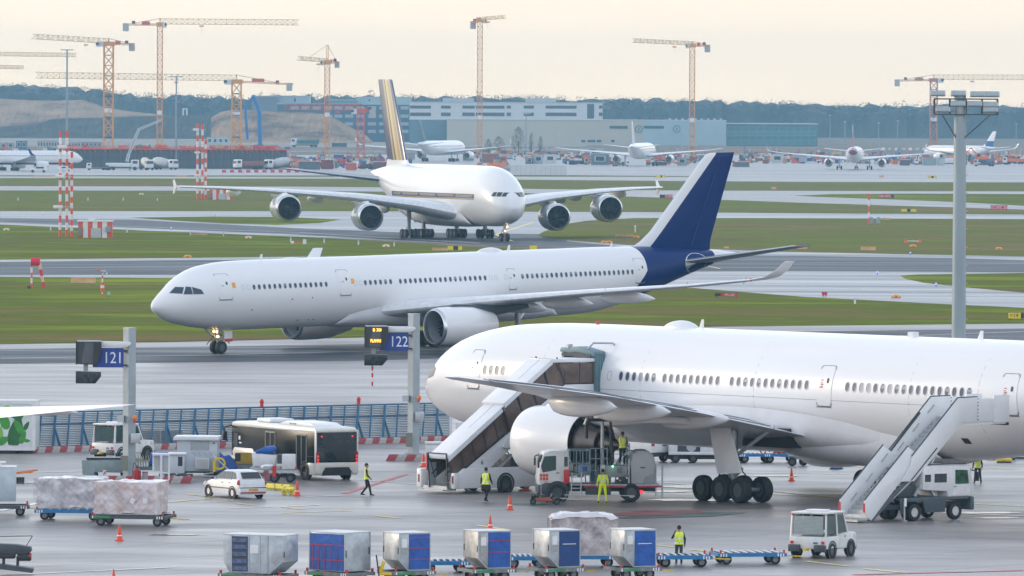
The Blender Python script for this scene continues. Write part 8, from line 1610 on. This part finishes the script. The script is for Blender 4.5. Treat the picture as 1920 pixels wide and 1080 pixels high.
def hut(px,py,w,h_,label):
    g=G(px,py); s=gs(px,py); W_,H_=w/s,h_/s; t=thing('striped_hut',label,'equipment hut',g); n_=7
    for i in range(n_): k=MB(RD if i%2==0 else WHT); k.bb(-W_/2+i*W_/n_,-W_/2+(i+1)*W_/n_,0,2.6,0,H_*.92); k.build('wall_panel',t)
    k=MB(WHT); k.bb(-W_/2-.15,W_/2+.15,-.15,2.75,H_*.92,H_); k.build('roof',t); k=MB(LGR); k.bb(-W_*.12,W_*.18,-.08,0,.05,H_*.55); k.build('door',t); k=MB(GRY); k.bb(W_*.32,W_*.47,-.6,-.02,H_*.35,H_*.65); k.lathe([(-.64,.25),(-.6,.25)],(W_*.4,0,H_*.5),'Y',12); k.build('air_conditioner',t); k=MB(mat('hut_box_brown',(.22,.20,.17),.6)); k.bb(-W_*.5,-W_*.38,-.5,-.02,.3,H_*.6); k.build('meter_box',t); k=MB(WHT); k.bb(-W_*.2,0,.3,.8,H_,H_+.35); k.build('roof_vent',t)
hut(178,446,63,33,'red and white striped equipment hut at the foot of the tall antenna mast'); hut(415,374.5,46,21,'red and white striped hut at the foot of the farther antenna mast')
g=G(64,541); s=gs(64,541); t=thing('windsock','limp red and white windsock hanging from its short striped pole','windsock',g); 
for j in range(5): k=MB(RD if j%2==0 else WHT); k.tube((-.28,0,j*.58),(-.28,0,(j+1)*.58),.11,n=8); k.build('pole_section',t)
k=MB(mat('windsock_red',(.70,.02,.06),.7,bump=.4)); k.lathe([(-.35,.42),(.55,.46),(.62,.40)],(0,0,2.95),'X',16); k.build('sock_mouth',t,smooth=True)
for i,m2 in enumerate((mat('windsock_peach',(.75,.45,.30),.7),MATS['windsock_red'],MATS['windsock_peach'],MATS['windsock_red'])):
    k=MB(m2); z=2.75-i*.68; x=.55+i*.14; k.tube((x,0,z),(x+.14,0,z-.68),.22-.02*i,.20-.02*i,10); k.build('sock_segment',t,smooth=True)
k=MB(DGR); k.tube((-.6,0,0),(-.6,0,.3),.2,n=8); k.build('base',t)
g=G(192,556); t=thing('wind_sensor','red and white striped wind sensor post with white arms on the grass','wind sensor',g)
for j,(z0,z1,r_,m2) in enumerate(((0,.25,.06,RD),(.25,.55,.06,WHT),(.5,.9,.20,RD),(.9,1.2,.2,WHT),(1.2,1.5,.2,RD),(1.5,1.9,.08,WHT),(1.9,2.2,.09,RD))): k=MB(m2); k.tube((0,0,z0),(0,0,z1),r_,n=10); k.build('post_section',t)
k=MB(WHT); k.bar((-.1,0,2.2),(.1,0,2.5),.06); k.bar((-.35,0,2.75),(.5,0,2.6),.05); k.sphere((.2,0,2.72),.08); k.sphere((.45,0,2.4),.1); k.build('sensor_arms',t); k=MB(RD); k.sphere((-.35,0,2.8),.14); k.build('obstruction_lamp',t)
t=thing('junction_cabinet','small pale cabinet on the grass right of the wind sensor','cabinet',G(204,556)); part(t,'cabinet',mat('cabinet_aqua',(.38,.50,.50),.5),(-.15,.15,-.1,.1,.15,.5)); part(t,'leg',DGR,(-.03,.03,-.03,.03,0,.15))
t=thing('striped_pole','thin red and white pole with cross arm on the right hand grass','antenna pole',G(1629,420)); s=gs(1629,420); H_=(420-364)/s
for j in range(5): k=MB(RD if j%2==0 else WHT); k.tube((0,0,H_*j/5),(0,0,H_*(j+1)/5),.16,n=8); k.build('pole_section',t)
k=MB(RD); k.bar((-.55,0,H_),(.55,0,H_),.12); k.build('cross_arm',t)
for px,lb in ((1634,'left hand grey cabinet at the striped pole'),(1647,'right hand grey cabinet beside the striped pole')):
    t=thing('grey_cabinet',lb,'cabinet',G(px,420)); k=MB(mat('cabinet_blue_grey',(.32,.40,.44),.5)); k.bb(-.3,.3,0,.5,.05,1.2); k.build('cabinet',t); k=MB(DGR); k.bb(-.25,.25,.1,.4,0,.05); k.bb(.15,.2,-.02,0,.6,.7); k.build('base_and_handle',t)
t=thing('marker_cones','red and white cone bar lying on the right hand grass','marker',G(1712,455)); k=MB(WHT); k.bar((-.9,0,.25),(.9,0,.25),.12); k.build('bar',t)
for x in (-1.0,1.0): k=MB(RD); k.lathe([(.0,.35),(.5,.08)],(x,0,0),'Z',10); k.build('cone',t)
def small(px,py,kind,label,grp):
    t=thing({'post':'marker_post','lamp':'edge_lamp','dome':'marker_dome'}[kind],label,{'post':'marker post','lamp':'edge lamp','dome':'marker dome'}[kind],G(px,py),0,grp)
    if kind=='post': k=MB(WHT); k.bb(-.1,.1,-.06,.06,0,.62); k.build('post',t); k=MB(LGR); k.bb(-.1,.1,-.07,-.06,.45,.55); k.build('band',t)
    elif kind=='lamp': k=MB(DGR); k.tube((0,0,0),(0,0,.22),.05,n=6); k.build('stem',t); k=MB(mat('lamp_blue_violet',(.2,.2,.7),.3,emit=(.25,.25,1),estr=1.2)); k.sphere((0,0,.30),.12); k.build('lens',t)
    else: k=MB(mat('dome_cream',(.70,.62,.45),.6) if 'cream' in label else mat('dome_orange',(.70,.35,.05),.6)); k.sphere((0,0,.1),.4,sc=(1.4,1,.7)); k.build('dome',t,smooth=True); k=MB(RD); k.bb(-.1,.1,-.42,-.3,0,.25); k.build('red_stripe',t)
for px,py,wh in ((34,376,'left of the tall mast on the middle grass'),(165,376,'right of the tall mast on the middle grass'),(231,376,'far left of the second mast'),(295,377,'between the two antenna masts'),(357,441,'left end of the A-shaped taxiway bend'),(95,432,'left of the tall mast foot'),(238,436,'right of the first striped hut'),(419,443,'above the middle airliner nose'),(545,453,'above the middle airliner forward roof'),(608,456,'left of the starboard winglet'),(672,459,'right of the starboard winglet'),(739,462,'over the middle of the airliner roof'),(1603,570,'on the grass edge below the taxiway merge')):
    small(px,py,'post','small white marker post '+wh,'white marker posts')
for px,py,wh in ((1707,478,'right edge of the runway'),(1645,515,'near the grass wedge tip'),(1755,537,'on the grass wedge edge'),(1813,399,'behind the floodlight mast'),(82,403,'left of the tall mast'),(404,404,'below the second mast'),(321,431,'beside the first striped hut'),(1160,396,'right of the fourth engine'),(1096,334,'on the far apron'),(1480,366,'at the grass wedge tip')):
    small(px,py,'lamp','small blue edge lamp '+wh,'blue edge lamps')
for px,py,c,wh in ((466,447,'cream','on the grass above the airliner nose'),(12,432,'cream','at the left edge below the taxiway'),(724,463,'cream','above the middle airliner'),(1712,463,'orange','below the cone bar'),(1873,468,'orange','near the right frame edge'),(1680,559,'orange','on the lower taxiway edge'),(352,483,'orange','beside the runway above the nose'),(1135,471,'orange','above the middle airliner rear roof'),(265,365,'cream','right of the tall mast on the far grass')):
    small(px,py,'dome','low %s marker dome %s'%(c,wh),c+' marker domes')
t=thing('approach_light','red and white light bar on the grass above the middle airliner','approach light',G(560,459)); k=MB(RD); k.bar((-.9,0,.25),(.8,0,.3),.15); k.build('bar',t); k=MB(WHT); k.bb(.6,1.1,-.1,.1,.1,.8); k.sphere((-.9,0,.3),.25); k.build('lamp_box',t)
t=thing('obstacle_marker','small white lamp post beside the orange board on the grass island','lamp post',G(1191,436)); k=MB(WHT); k.tube((0,0,0),(0,0,.9),.1,n=8); k.sphere((0,0,1.0),.16); k.build('post',t); k=MB(LGR); k.bb(-.15,.15,-.15,.15,0,.1); k.build('base',t)
small(1193,446,'dome','low orange marker dome right of the island board','orange marker domes')
for i,px in enumerate((1133,1142)): small(px,456,'dome','low orange marker dome in the pair left of the blue tail root','orange marker domes pair')
# puddles on the apron: shallow water sheets
WAT=mat('standing_water',(.17,.17,.18),.16,var=.1,spec=.7); pr_=random.Random(21)
def puddle(px,py,w,h_,seed):
    r_=random.Random(seed); P=[]; n_=22
    for i in range(n_): a=2*pi*i/n_; q=1+r_.uniform(-.25,.25); P.append(G(px+w/2*cos(a)*q,py+h_/2*sin(a)*q))
    sheet('puddle',P,.026,WAT)
for px,py,w,h_ in ((1290,913,110,5),(1255,922,90,4),(1300,938,150,4),(1840,962,150,3),(1870,972,90,2),(1450,893,90,2),(40,905,80,5),(330,1003,110,2)):
    puddle(px,py,w,h_,int(px+py))
